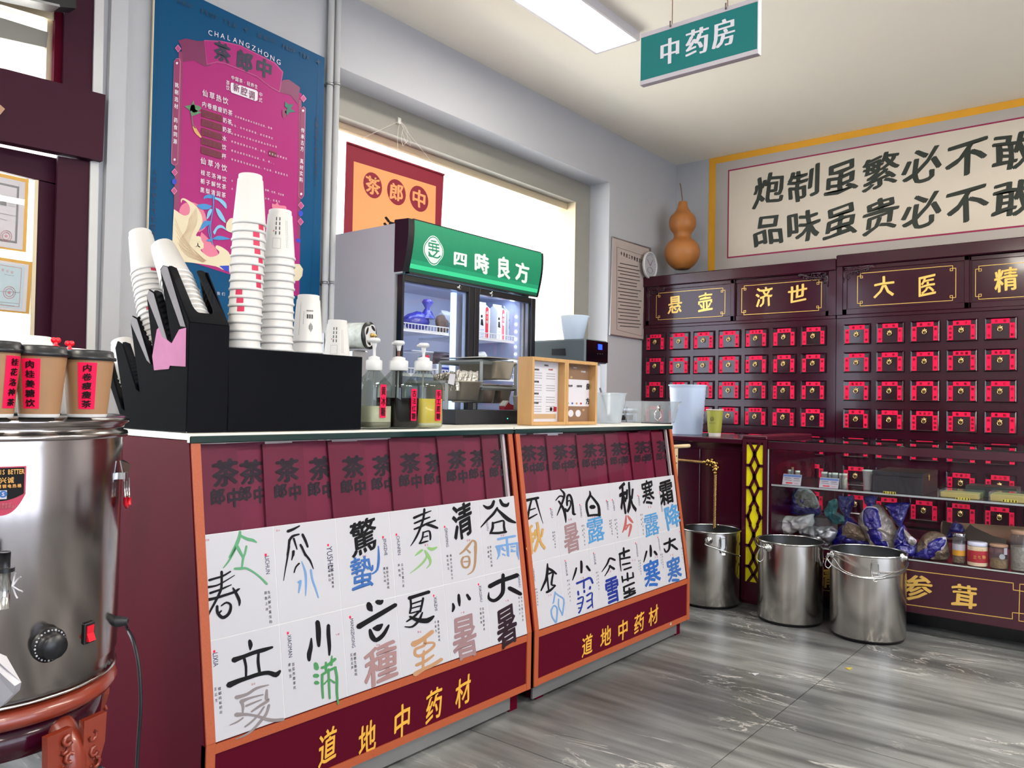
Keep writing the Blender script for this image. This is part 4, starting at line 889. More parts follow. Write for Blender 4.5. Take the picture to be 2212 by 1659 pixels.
# ---------------------------------------------------------------- banner hanging in the window
mat('bannerred', (126, 16, 40), 0.75, bump=.1, bscale=200); mat('bannerorange', (222, 148, 92), 0.75); mat('string', (214, 206, 196), 0.8)
BP = YP(YG - .05); KB = 2.962
t = thing('hanging_banner', BP.hit(850, 420), 'dark red and orange cloth banner with three round characters hanging in the window', 'banner')
b = MB(); slab(b, BP, [(748, 306), (958, 376), (949, 560), (740, 560)], 'bannerred', .003); b.build('cloth', t)
b = MB(); c = lambda x, y: (700 + x / KB, y / KB)
pts = [c(190, 1032), c(715, 1192), c(706, 1659), c(178, 1659)]; slab(b, BP.off(.003), pts, 'bannerorange', .0008)
B2_ = BP.off(.0038)
for ch, x, y in (('茶', 311, 1186), ('郎', 463, 1230), ('中', 607, 1272)):
    pxpoly(b, B2_, [(x + 60 * math.cos(i * PI / 12), y + 82 * math.sin(i * PI / 12) + 60 * .3 * math.cos(i * PI / 12)) for i in range(24)], 'bannerred', (700, 0), KB)
    gp(b, ch, B2_, 700 + x / KB, y / KB, 98 / KB, 118 / KB, 'bannerorange', e=.001, bold=.035, wob=.03)
gp(b, '浓', B2_, 700 + 440 / KB, 1468 / KB, 130 / KB, 150 / KB, 'ink', e=.001, bold=.035, wob=.03)
b.build('print', t)
b = MB(); b.tube([BP.hit(748, 308, .006), BP.hit(958, 378, .006)], .006, 'bannerred', 8); b.build('top_rod', t)
b = MB(); hk = YP(YG - .03).hit(862, 262)
for e_ in ((758, 310), (950, 372)): b.tube([hk, BP.hit(*e_)], .0012, 'string', 4)
for lp in ([(862, 262), (872, 285), (885, 305), (884, 316), (874, 308), (866, 285)], [(862, 262), (858, 280), (856, 300), (857, 330), (856, 345)], [(862, 262), (876, 280), (878, 305), (868, 316), (864, 300), (868, 280)], [(862, 262), (874, 275), (882, 292)]):
    b.tube([BP.hit(x, y, .01) for x, y in lp], .0012, 'string', 4)
b.build('string', t)
b = MB(); b.box(hk.x - .012, YG - .035, hk.z - .014, hk.x + .012, YG - .02, hk.z + .02, 'sillw'); b.build('hook', t)
# ================================================================ HERB CABINETS against the east wall
CP_ = XP(XC); KD = 3.606; KC = 3.95
ly = lambda px, py=800: P(px, py, 0, XC).y
lz = lambda px, py: P(px, py, 0, XC).z
RTOP = lz(1823, 701); RH = RTOP - lz(1823, 745); RP = RTOP - lz(1823, 761.2)
HERBS = ('当归 川芎 白芍 熟地 党参 黄芪 白术 茯苓 甘草 陈皮 半夏 枳壳 木香 砂仁 苍术 防风 荆芥 羌活 独活 细辛 桂枝 麻黄 杏仁 桔梗 贝母 瓜蒌 知母 石膏 黄芩 黄连 黄柏 栀子 连翘 金银花 板蓝根 大青叶 蒲公英 紫花 白芷 薄荷 菊花 桑叶 葛根 柴胡 升麻 生地 玄参 丹皮 赤芍 丹参 红花 桃仁 益母草 牛膝 杜仲 续断 桑寄生 狗脊 枸杞 山药 山萸肉 五味子 '
         '酸枣仁 远志 合欢皮 龙骨 牡蛎 天麻 钩藤 全蝎 地龙 僵蚕 麦冬 天冬 石斛 玉竹 百合 沙参 阿胶 鹿角霜 巴戟天 淫羊藿 补骨脂 菟丝子 肉苁蓉 锁阳 车前子 泽泻 猪苓 薏苡仁 茵陈 金钱草 海金沙 萹蓄 瞿麦').split()
TOPS = {(1, 4): ['化橘红', '油桑叶', '密百部', '紫苏子', '北沙参'], (1, 5): ['西参', '三七片', '草豆蔻', '牛蒡子', '赤小豆'], (0, 4): ['', '', '', '麦冬灵', '炙甘草', '制首乌', '苏子']}
mat('drawerlip', (70, 26, 48), 0.14, spec=0.6, coat=0.3)
# shared lion-ring pull
def pull_mesh():
    b = MB(); b.lathe([(.0, 0), (.013, 0), (.0125, .006), (.008, .011), (0, .013)], (0, 0, 0), 'brassy', 14, ax=(-1, 0, 0), cap=False)
    for a in range(6): b.ball((-.004, .012 * math.cos(a * PI / 3 + .5), .012 * math.sin(a * PI / 3 + .5)), .0042, 'brassy', 6)
    b.tube([(-.012 - .001 * math.cos(k * PI / 8), .0125 * math.sin(k * PI / 8), -.009 - .0125 * math.cos(k * PI / 8)) for k in range(16)], .0022, 'brassy', 6, close=True)
    return b
mat('brassy', (232, 205, 138), 0.2, metal=1.0)
pm = pull_mesh().build('ring_pull'); PULL = pm.data; bpy.data.objects.remove(pm)
def cabinet(idx, y_hi, y_lo, label, lefts, rights, rows, door_px):
    t = thing('herb_cabinet', (XC + .28, (y_hi + y_lo) / 2, 0), label, 'cabinet', 'herb drawer cabinets')
    D = .555; zt = [lz(1386.6, 599.5), lz(1812, 551.5)][idx] - .0
    zb_open = lz(1400, 708.6); zt_open = lz(1397, 611) + .0
    ys = list(zip(lefts, rights))
    # carcass
    b = MB(); b.box(XC + .062, y_lo + .002, .0, XC + D, y_hi - .002, zt - .03, 'darkwood'); b.build('carcass', t)
    # face frame of stiles and rails
    b = MB(); f0, f1 = XC, XC + .06
    lo_row = RTOP - (rows - 1) * RP - RH
    e = [(y_hi - .002, ys[0][0])] + [(ys[i][1], ys[i + 1][0]) for i in range(len(ys) - 1)] + [(ys[-1][1], y_lo + .002)]
    for a, c in e: b.box(f0 + .006, a, lo_row - .02, f1, c, zb_open - .006, 'darkwood')
    e0 = e
    for r in range(rows + 1):
        za = RTOP - r * RP + (RP - RH); zc_ = RTOP - r * RP
        if r == 0: za = zb_open
        if r == rows: za = lo_row + RP - RP; zc_ = za - .03; za, zc_ = lo_row, lo_row - .03
        b.box(f0 + .0068, y_hi - .003, zc_, f1 - .001, y_lo + .003, za, 'darkwood')
    b.box(f0, y_hi - .002, zb_open - .004, f1, y_lo + .002, zb_open + .022, 'darkwood', .004)
    b.box(f0, y_hi - .002, lo_row - .045, f1, y_lo + .002, lo_row - .02, 'darkwood', .004)
    b.build('face_frame', t)
    b = MB(); b.box(XC - .012, y_hi - .001, zt - .085, XC + .02, y_lo + .001, zt, 'darkwood', .006); b.box(XC + .02, y_hi - .001, zt - .03, XC + D, y_lo + .001, zt, 'darkwood')
    b.box(XC, y_hi - .002, zb_open + .0225, XC + .06, ys[0][0] + .012, zt - .085, 'darkwood'); b.box(XC, ys[-1][1] - .012, zb_open + .0225, XC + .06, y_lo + .002, zt - .085, 'darkwood')
    b.build('cornice', t)
    # cupboard doors under the drawers
    ym = (y_hi + y_lo) / 2
    for a, c in ((y_hi - .04, ym + .01), (ym - .01, y_lo + .04)):
        b = MB(); b.box(XC + .0, a, .1, XC + .03, c, lo_row - .06, 'darkwood', .006); b.box(XC - .008, a - .05, .16, XC + .001, c + .05, lo_row - .12, 'darkwood', .006); b.build('cupboard_door', t)
    # drawers with tags and pulls
    for r in range(rows):
        for c, (ya, yb) in enumerate(ys):
            z1_ = RTOP - r * RP; z0_ = z1_ - RH; w_ = ya - yb
            b = MB(); o, k = .004, .011
            q = lambda g_, x: [(x, ya - g_, z0_ + g_), (x, yb + g_, z0_ + g_), (x, yb + g_, z1_ - g_), (x, ya - g_, z1_ - g_)]
            vs = q(0, XC + .02) + q(0, XC - .004) + q(.004, XC - .010) + q(k, XC - .006)
            fs = []
            for m_ in range(3): fs += [(m_ * 4 + i, m_ * 4 + (i + 1) % 4, m_ * 4 + 4 + (i + 1) % 4, m_ * 4 + 4 + i) for i in range(4)]
            b.add(vs[:12] , fs[:8], 'drawerwood'); b.add(vs[8:16], [(i, (i + 1) % 4, 4 + (i + 1) % 4, 4 + i) for i in range(4)] + [(4, 5, 6, 7)], 'drawerwood')
            dw = b.build('drawer', t)
            fp = XP(XC - .0065); Y = lambda u_: ya - w_ * u_; Z = lambda v_: z1_ - RH * v_
            ti = TOPS.get((idx, r)); names = [random.choice(HERBS) for _ in range(3)]
            if ti and c < len(ti) and ti[c]: names[0] = ti[c]
            j = lambda s_=.008: random.uniform(-s_, s_)
            for kk, (u0, u1, v0, v1) in enumerate(((.22 + j(), .78 + j(), .07 + j(), .275 + j()), (.06 + j(), .215 + j(), .265 + j(.012), .94 + j(.015)), (.77 + j(), .925 + j(), .265 + j(.012), .93 + j(.015)))):
                b = MB(); b.box(XC - .0072, Y(u0), Z(v1), XC - .0060, Y(u1), Z(v0), 'tagred')
                pl = XP(XC - .0073); s_ = names[kk]; n = len(s_)
                if kk == 0:
                    A = Vector((0, Y(u0 + (.13 if n > 2 else .15)), Z((v0 + v1) / 2))); B = Vector((0, Y(u1 - (.13 if n > 2 else .15)), Z((v0 + v1) / 2)))
                    word(b, s_, pl, A + Vector((XC - .0073, 0, 0)), B + Vector((XC - .0073, 0, 0)), .0185, 'ink', e=.0004, asp=.95, bold=.012)
                else:
                    um = (u0 + u1) / 2; A = Vector((XC - .0073, Y(um), Z(v0 + .14))); B = Vector((XC - .0073, Y(um), Z(v1 - .14)))
                    word(b, s_, pl, A, B, .0185, 'ink', e=.0004, asp=.95, bold=.012)
                b.build('name_tag', dw)
            o = bpy.data.objects.new('ring_pull', PULL); COL.objects.link(o); o.parent = dw; o.location = Vector((XC - .006, Y(.485), Z(.47))) - LOC[dw.name]
    return t, zt, zb_open
def mkcols(lpx, rpx, n, z=700):
    L = [ly(x, z) for x in lpx]; R = [ly(x, z) for x in rpx]
    k = len(L); p = (L[0] - L[-1]) / (k - 1); w_ = sum(a - c for a, c in zip(L, R)) / k
    return [L[0] - p * i for i in range(n)], [L[0] - p * i - w_ for i in range(n)]
La, Ra = mkcols([1396.5, 1445.3, 1497.7, 1551.6, 1608.6, 1669, 1731], [1437, 1489, 1543, 1600, 1660, 1720.5, 1785.6], 7)
Lb, Rb = mkcols([1823, 1892.9, 1966.4, 2044.3, 2126.6], [1881, 1954, 2031, 2112.8, 2197.4], 7)
ydiv = ly(1807, 560)
C1, zt1, zo = cabinet(0, 3.284, ydiv + .0, 'dark red herb drawer cabinet in the corner, with the gourd on top', La, Ra, 7, None)
C2, zt2, zo = cabinet(1, ydiv, Rb[-1] - (3.284 - La[0]) - .0, 'dark red herb drawer cabinet at the right edge of the picture', Lb, Rb, 7, None)
# sliding doors above the drawers
mat('carve', (48, 14, 32), 0.2, spec=.6)
def sdoor(T, px, x_off, y0, y1, ztop, frame_px, chars, org, K_):
    x = XC + x_off; t1 = zo + .022; t2 = ztop - .085
    b = MB(); b.box(x, y0, t1, x + .018, y1, t2, 'darkwood', .002)
    for a, c, d, e_ in ((y0, y0 - .03, t1, t2), (y1 + .03, y1, t1, t2), (y0, y1, t1, t1 + .04), (y0, y1, t2 - .03, t2)):
        b.box(x - .007, a, d, x + .002, c, e_, 'darkwood', .003)
    d = b.build('sliding_door', T)
    pl = XP(x - .0005); b = MB()
    TL, TR, BR_, BL = [(org[0] + u_ / K_, org[1] + v_ / K_) for u_, v_ in frame_px]
    A = [pl.hit(*p) for p in (TL, TR, BR_, BL)]
    yA = (A[0].y + A[3].y) / 2; yB = (A[1].y + A[2].y) / 2; zA = (A[0].z + A[1].z) / 2; zB = (A[2].z + A[3].z) / 2
    g_ = .0035; s_ = .026; xx = x - .0009
    def bar(ya, za, yb, zb_): b.box(xx - .0004, min(ya, yb) - g_ / 2, min(za, zb_) - g_ / 2, xx, max(ya, yb) + g_ / 2, max(za, zb_) + g_ / 2, 'gold')
    bar(yA - s_ * .7, zA, yB + s_ * .7, zA); bar(yA - s_ * .7, zB, yB + s_ * .7, zB); bar(yA, zA - s_ * .7, yA, zB + s_ * .7); bar(yB, zA - s_ * .7, yB, zB + s_ * .7)
    for yy, sy in ((yA, -1), (yB, 1)):
        for zz_, sz in ((zA, -1), (zB, 1)):
            o_ = s_ * .7
            bar(yy, zz_ + sz * o_, yy + sy * s_ * 1.25, zz_ + sz * o_); bar(yy + sy * o_, zz_, yy + sy * o_, zz_ + sz * s_ * 1.25)
            bar(yy + sy * s_ * 1.25, zz_ + sz * o_, yy + sy * s_ * 1.25, zz_ + sz * s_ * 1.25); bar(yy + sy * o_, zz_ + sz * s_ * 1.25, yy + sy * s_ * 1.25, zz_ + sz * s_ * 1.25)
    b.build('gold_border', d)
    for ch, u_, v_, w_, h_ in chars: b = MB(); gp(b, ch, pl, org[0] + u_ / K_, org[1] + v_ / K_, w_ / K_, h_ / K_, 'gold', e=.0008, bold=.022, shear=.1, wob=.02); b.build('gold_character', d)
ym1 = ly(1585, 650)
sdoor(C1, 0, .012, La[0] + .01, ym1 + .0, zt1, [(150, 375), (735, 318), (735, 560), (150, 600)], [('悬', 308, 465, 125, 165), ('壶', 567, 445, 130, 165)], (1380, 540), KC)
sdoor(C1, 0, .034, ym1 + .03, Ra[-1] - .01, zt1, [(878, 310), (1558, 250), (1558, 510), (878, 558)], [('济', 1068, 400, 150, 180), ('世', 1352, 375, 175, 165)], (1380, 540), KC)
ym2 = ly(1780 + 1130 / KD, 620)
sdoor(C2, 0, .012, Lb[0] + .012, ym2, zt2, [(262, 325), (1028, 268), (1025, 540), (260, 578)], [('大', 467, 430, 170, 170), ('医', 800, 418, 150, 180)], (1780, 500), KD)
wq = Lb[0] + .012 - ym2
sdoor(C2, 0, .034, ym2 + .02, ym2 - wq, zt2, [(1180, 270), (2080, 200), (2080, 470), (1180, 535)], [('精', 1418, 375, 190, 190), ('诚', 1800, 345, 190, 190)], (1780, 500), KD)
# carved corner brackets
def carving(T, y, z, sy, ln=.2, ht=.1):
    b = MB(); x = XC + .008; rr = random.Random(5)
    for i in range(26):
        u_ = rr.random() ** 1.2; v_ = rr.random() * (1 - u_) ** .8
        c = Vector((x + rr.uniform(-.004, .004), y + sy * u_ * ln, z - v_ * ht)); r = rr.uniform(.006, .012); a0 = rr.random() * 6
        b.tube([c + Vector((0, r * math.cos(a0 + k * .7), r * math.sin(a0 + k * .7) * .8)) for k in range(8)], .0032, 'carve', 5)
    for i in range(8): b.ball((x - .004, y + sy * rr.random() * ln * .7, z - rr.random() * ht * .5), .007, 'carve', 6)
    b.tube([(x, y, z - ht), (x, y + sy * .01, z - ht * .5), (x, y + sy * ln * .25, z - ht * .35), (x, y + sy * ln * .55, z - ht * .28), (x, y + sy * ln * .8, z - ht * .12), (x, y + sy * ln, z)], .004, 'carve', 6)
    b.tube([(x, y, z - ht * 1.05), (x, y, z)], .005, 'carve', 6); b.tube([(x, y, z), (x, y + sy * ln * 1.02, z)], .005, 'carve', 6)
    b.build('corner_carving', T)
carving(C1, La[0] + .004, zt1 - .09, -1); carving(C1, Ra[-1] - .004, zt1 - .09, 1); carving(C2, Lb[0] + .004, zt2 - .09, -1); carving(C2, Rb[-1] - .004, zt2 - .09, 1)
# ---------------------------------------------------------------- wall calligraphy above the cabinets
mat('muralyellow', (232, 168, 40), 0.6, vary=.12, vscale=5); mat('muralgrey', (180, 172, 166), 0.7); mat('muralred', (150, 24, 74), 0.6); mat('ricepaper', (212, 200, 184), 0.7, vary=.06, vscale=7); mat('ink2', (40, 46, 38), 0.6)
KM = 2.724; MP = XP(XW - .001)
m = lambda x, y, xx=XW: P(1400 + x / KM, y / KM, 0, xx)
yL = m(357, 1200).y; zT = (m(357, 935).z + m(2210, 578).z) / 2; yR = -1.9
yL2 = m(398, 1200).y; dz2 = m(398, 965).z; yR3 = m(470, 1200).y; zT3 = (m(470, 1000).z + m(2212, 690).z) / 2; zB3 = (m(470, 1525).z + m(2212, 1330).z) / 2
zBt = zB3 - (zT3 and (dz2 - zT3)) - .02; zBo = zBt - (zT - dz2) * .6
mu_ = thing('wall_calligraphy', (XW, (yL + yR) / 2, (zT + zBo) / 2), 'large framed calligraphy with two rows of black characters on the wall above the herb cabinets', 'calligraphy')
def wq_(ya, za, yb, zb_, x, matn, nm, th=.0015):
    b = MB(); b.box(XW - x - th, yb, zb_, XW - x, ya, za, matn); return b.build(nm, mu_)
wq_(yL, zT, yR, zBo, 0.001, 'muralyellow', 'yellow_border'); off = yL - yL2
wq_(yL2, dz2, yR + off, zBt, .0026, 'muralgrey', 'grey_band')
o2 = yL - yR3
wq_(yR3, zT3, yR + o2, zB3, .0042, 'muralred', 'red_line')
wq_(yR3 - .012, zT3 - .012, yR + o2 + .012, zB3 + .012, .0058, 'ricepaper', 'paper')
b = MB(); MP = XP(XW - .0076)
ya_ = MP.hit(1400 + 708 / KM, 1115 / KM); yb_ = MP.hit(1400 + 2155 / KM, 880 / KM)
r2a = MP.hit(1400 + 705 / KM, 1352 / KM); r2b = MP.hit(1400 + 2155 / KM, 1165 / KM)
pit = (yb_ - ya_) / 6
sz_ = .27
for row, A, Bv in (('炮制虽繁必不敢省人工', ya_, yb_), ('品味虽贵必不敢减物力', r2a, r2b)):
    st = (Bv - A) / 6
    for i, ch in enumerate(row):
        c = A + st * i
        if c.y < yR + o2 + .1: break
        b = MB(); put(b, ch, MP, c, sz_ * 1.0, sz_ * .98, 'ink2', e=.0006, bold=(.030, .012), shear=.12, wob=.045); b.build('black_character', mu_)
# ---------------------------------------------------------------- gourd, thermometer, notice
mat('gourd', (176, 112, 56), 0.42, vary=.2, vscale=8, spec=.4); mat('stemw', (120, 88, 62), 0.7)
gx = XC + .22; gc = P(1473, 583, 0, gx); s_ = (P(1448, 583, 0, gx).y - P(1509, 583, 0, gx).y) / 61
def gz(py): return P(1473, py, 0, gx).z - zt1
t = thing('gourd', (gx, gc.y, zt1), 'large dried brown bottle gourd on a small black stand on top of the herb cabinet', 'gourd')
pts = [(583, 14), (572, 26), (556, 33.5), (540, 34), (526, 28), (518, 19), (512, 16.5), (505, 18), (496, 24), (484, 26.5), (470, 24), (462, 17), (452, 11), (444, 9), (438, 8), (436, 3)]
b = MB(); b.lathe([(0.0, gz(583) + .005)] + [(r * s_, gz(y_) + .005) for y_, r in smoothpath(pts, 3)] + [(0, gz(436) + .008)], (gx, gc.y, zt1), 'gourd', 28, cap=False); b.build('body', t)
b = MB(); b.tube([(gx, gc.y, zt1 + gz(438)), (gx, gc.y + .008, zt1 + gz(425)), (gx, gc.y + .022, zt1 + gz(400)), (gx, gc.y + .03, zt1 + gz(395))], .0045, 'stemw', 8); b.build('stem', t)
b = MB(); b.lathe([(.075, 0), (.085, .004), (.08, .012), (.066, .016), (.07, .026), (.074, .03), (0.0, .026)], (gx, gc.y, zt1), 'black', 24); b.build('stand', t)
yw = YW - .004; NP = YP(yw)
mat('notice', (186, 172, 166), 0.5); mat('noticetxt', (104, 92, 92), 0.6)
t = thing('wall_notice', NP.hit(1360, 620), 'grey-pink framed work rules notice hanging on the wall between window and herb cabinet', 'notice')
b = MB(); slab(b, NP, [(1321, 511), (1404, 536), (1395, 736), (1315, 724)], 'alu', .012); b.build('frame', t)
b = MB(); slab(b, NP.off(.012), [(1323.5, 514), (1402, 538), (1393, 733), (1317.5, 721.5)], 'notice', .001); b.build('board', t)
b = MB(); q = NP.off(.0135); KN = 2.861
pxline(b, q, [(150, 440), (335, 500), (305, 990), (150, 950)], .7, 'noticetxt', (1280, 380), KN, close=True)
line(b, '中药房工作制度及流程', q, 1280 + 178 / KN, 380 + 480 / KN, 1280 + 322 / KN, 380 + 535 / KN, 9.5, 'ink', asp=.75, e=.0006, bold=.02)
rr = random.Random(3)
for i in range(19):
    y0 = 528 + i * 21.5; x0 = 160 if i % 3 else 172; x1 = 160 + rr.uniform(110, 140)
    pxline(b, q, [(x0, y0 + 12), (x1, y0 + 12 + (x1 - x0) * .2 * (1 - i / 30))], 2.3, 'noticetxt', (1280, 380), KN)
b.build('print', t)
tc = P(1401, 574, 1, YW - .05)
t = thing('wall_thermometer', tc, 'small round white dial thermometer leaning on the wall above the cabinet corner', 'thermometer')
R_ = (P(1387, 574, 1, YW - .05) - P(1416, 574, 1, YW - .05)).length / 2
b = MB(); b.lathe([(R_ * .6, 0), (R_, .004), (R_, .022), (R_ * .93, .026), (R_ * .88, .02), (R_ * .88, .012)], tc, 'white', 28, ax=(0, -1, 0)); b.build('case', t)
b = MB(); b.lathe([(R_ * .88, .0125), (R_ * .879, .0135)], tc, 'paper', 28, ax=(0, -1, 0)); b.build('dial', t)
b = MB(); dp = YP(tc.y - .0145)
for k in range(24):
    a = k * PI / 12; b.poly([dp.pt(tc.x + R_ * .8 * math.cos(a + d_) * (1 if e_ else .9), 0) + Vector((0, 0, tc.z + R_ * .8 * math.sin(a + d_) * (1 if e_ else .9))) - Vector((0, 0, 0)) for d_, e_ in ((-.02, 1), (.02, 1), (.02, 0), (-.02, 0))], 'ink')
for a, c_ in ((.9, 'ink'), (2.4, 'packred')):
    b.tube([(tc.x, tc.y - .016, tc.z), (tc.x + R_ * .6 * math.cos(a), tc.y - .016, tc.z + R_ * .6 * math.sin(a))], .0012, c_, 4)
b.tube([(tc.x + R_ * .38 * math.cos(k * PI / 8), tc.y - .015, tc.z - R_ * .35 + R_ * .22 * math.sin(k * PI / 8)) for k in range(16)], .0012, 'noticetxt', 4, close=True)
b.build('scale_and_needles', t)
# ================================================================ THINGS ON THE COUNTERS
mat('acrylicm', (16, 17, 20), .8, spec=.02); mat('pinkfilm', (160, 84, 132), 0.5, spec=.1, coat=0, vary=.35, vscale=9); mat('filmgrey', (104, 100, 106), 0.5, spec=.1, coat=0, vary=.25, vscale=14)
mat('cupprint', (196, 26, 74), 0.5); mat('cupink', (60, 60, 64), 0.6); mat('cuprim', (214, 206, 202), 0.5)
mat('syrupdark', (8, 4, 8), 0.4, spec=.1); mat('syrupclear', (206, 200, 176), 0.2, spec=.3); mat('syrupyellow', (236, 204, 92), 0.2, spec=.3); mat('sedge', (120, 116, 100), .3)
mat('pumpbrown', (96, 52, 40), .3, spec=.6)
glass('clearb', (218, 224, 220), 1.0, 0.02, 0.0); glass('milkyp', (230, 230, 226), 1, .1, .5)
mat('blackbox', (26, 28, 34), .55); mat('greenled', (60, 255, 190), .4, emit=4)
mat('rackgrey', (128, 134, 134), .45, metal=.2); mat('pansteel', (190, 184, 172), .3, metal=.85, vary=.12, vscale=14)
mat('foil', (206, 204, 196), .22, metal=.75, bump=1.0, bscale=90, vary=.25, vscale=50)
mat('oak', (188, 146, 94), .5, vary=.14, vscale=10, stretch=(6, 6, 1)); mat('menub', (204, 202, 210), .5); mat('menubrown', (128, 98, 76), .6, vary=.1, vscale=6); mat('kraft2', (182, 150, 112), .6); mat('lgrey', (150, 150, 156), .6)
mat('brick_', (170, 90, 80), .6)
glass('jugp', (240, 244, 248), 1.0, .1, .38)
mat('spoongrey', (128, 132, 150), .4)
mat('machgrey', (84, 94, 100), .4); mat('lcd', (20, 50, 255), .4, emit=2.5, ec=(30, 60, 255))
mat('filmroll', (190, 196, 192), .2, spec=.6, vary=.5, vscale=45)
TOP = .9905
# ---- black cup organiser
OY = 1.862; OX0, OX1, OX2 = 1.008, 1.12, 1.565
org_ = thing('cup_organiser', (1.2, 2.0, TOP), 'glossy black stepped cup organiser with peeling pink film on the counter', 'cup holder')
XPp = XP(OX0)
H_ = lambda x, y: XPp.hit(x, y)
side = [(402, 933), (402, 697), (363, 576), (352, 573), (346, 582), (371, 738), (362, 731), (333, 632), (322, 625), (317, 640), (334, 792), (326, 786), (297, 688), (286, 682), (282, 695), (302, 848), (294, 842), (264, 744), (254, 737), (249, 752), (270, 888), (262, 882), (236, 788), (227, 781), (224, 792), (262, 905), (262, 932)]
side[3:] = side[3:]
def clampz(p): return Vector((p.x, p.y, max(p.z, TOP + .001)))
poly_side = [clampz(H_(*p)) for p in side]; poly_side[0].y = OY; poly_side[1].y = OY
b = MB(); b.prism(poly_side, (.004, 0, 0), 'acrylicm'); b.build('side_panel', org_)
b = MB(); b.prism([p + Vector((OX1 - OX0 - .004, 0, 0)) for p in poly_side], (.004, 0, 0), 'acrylic'); b.build('side_panel', org_)
b = MB(); zt_ = H_(402, 697).z; b.box(OX0 + .004, OY, TOP + .0006, OX1 - .004, OY + .004, zt_, 'acrylic'); b.build('front_panel', org_)
# the film still stuck on the upper part of the end panel
fpoly = [(402, 790), (402, 700), (363, 578), (353, 575), (348, 584), (372, 742), (362, 734), (334, 640), (324, 628), (319, 641), (335, 795)]
ff = [H_(*p) + Vector((-.001, 0, 0)) for p in [(402, 792), (403, 708), (388, 712), (372, 742), (362, 734), (352, 700), (340, 712), (330, 770), (334, 800), (366, 797), (368, 790)]]
b = MB(); b.prism(ff, (-.0006, 0, 0), 'pinkfilm')
for strip in ([(402, 706), (391, 705), (348, 584), (354, 574), (363, 577)], [(362, 734), (352, 728), (318, 641), (323, 627), (333, 634)], [(326, 786), (318, 778), (283, 696), (287, 684), (297, 690)]):
    b.prism([H_(*p) + Vector((-.0012, 0, 0)) for p in strip], (-.0006, 0, 0), 'filmgrey')
b.build('protective_film', org_)
# slanted plates with U openings
def plate(b0, t0, name='slanted_plate'):
    """b0: bottom edge (y,z), t0: top (y,z) in the X-normal section"""
    b = MB(); yb, zb_ = b0; yt, zt2_ = t0; d = Vector((0, yt - yb, zt2_ - zb_)); L = d.length; dn = d / L
    x0, x1 = OX0 + .004, OX1 - .004; w_ = .024
    f = lambda x, s_: Vector((x, yb, zb_)) + dn * (s_ * L)
    o = []
    o += [f(x0, 0), f(x1, 0), f(x1, .94), f(x1 - .004, .99), f(x1 - .012, 1.0), f(x1 - w_, .97)]
    for k in range(7):
        a = PI * k / 6 * .5; o.append(f(x1 - w_ - .012 * (1 - math.cos(a)) , .30 - .14 * math.sin(a) + .02))
    for k in range(7):
        a = PI * (6 - k) / 6 * .5; o.append(f(x0 + w_ + .012 * (1 - math.cos(a)), .30 - .14 * math.sin(a) + .02))
    o += [f(x0 + w_, .97), f(x0 + .012, 1.0), f(x0 + .004, .99), f(x0, .94)]
    nn = Vector((0, -dn.z, dn.y)); b.prism(o, nn * .003, 'acrylic'); b.build(name, org_)
hp = lambda x, y: (H_(x, y).y, H_(x, y).z)
plate((OY + .001, zt_), (hp(357, 574)[0], hp(357, 574)[1]))
plate((hp(366, 750)), hp(326, 627)); plate(hp(330, 800), hp(290, 684)); plate(hp(297, 855), hp(258, 739)); plate(hp(265, 892), hp(231, 783))
# front box with a lower shelf behind
b = MB(); bt = 1.211
b.box(OX1 + .001, OY - .001, TOP + .0006, OX2, OY + .105, bt, 'acrylic', .0015); b.build('box', org_)
b = MB(); b.box(OX1 + .001, OY + .106, TOP + .0006, OX2, OY + .25, 1.118, 'acrylic', .0015); b.build('rear_box', org_)
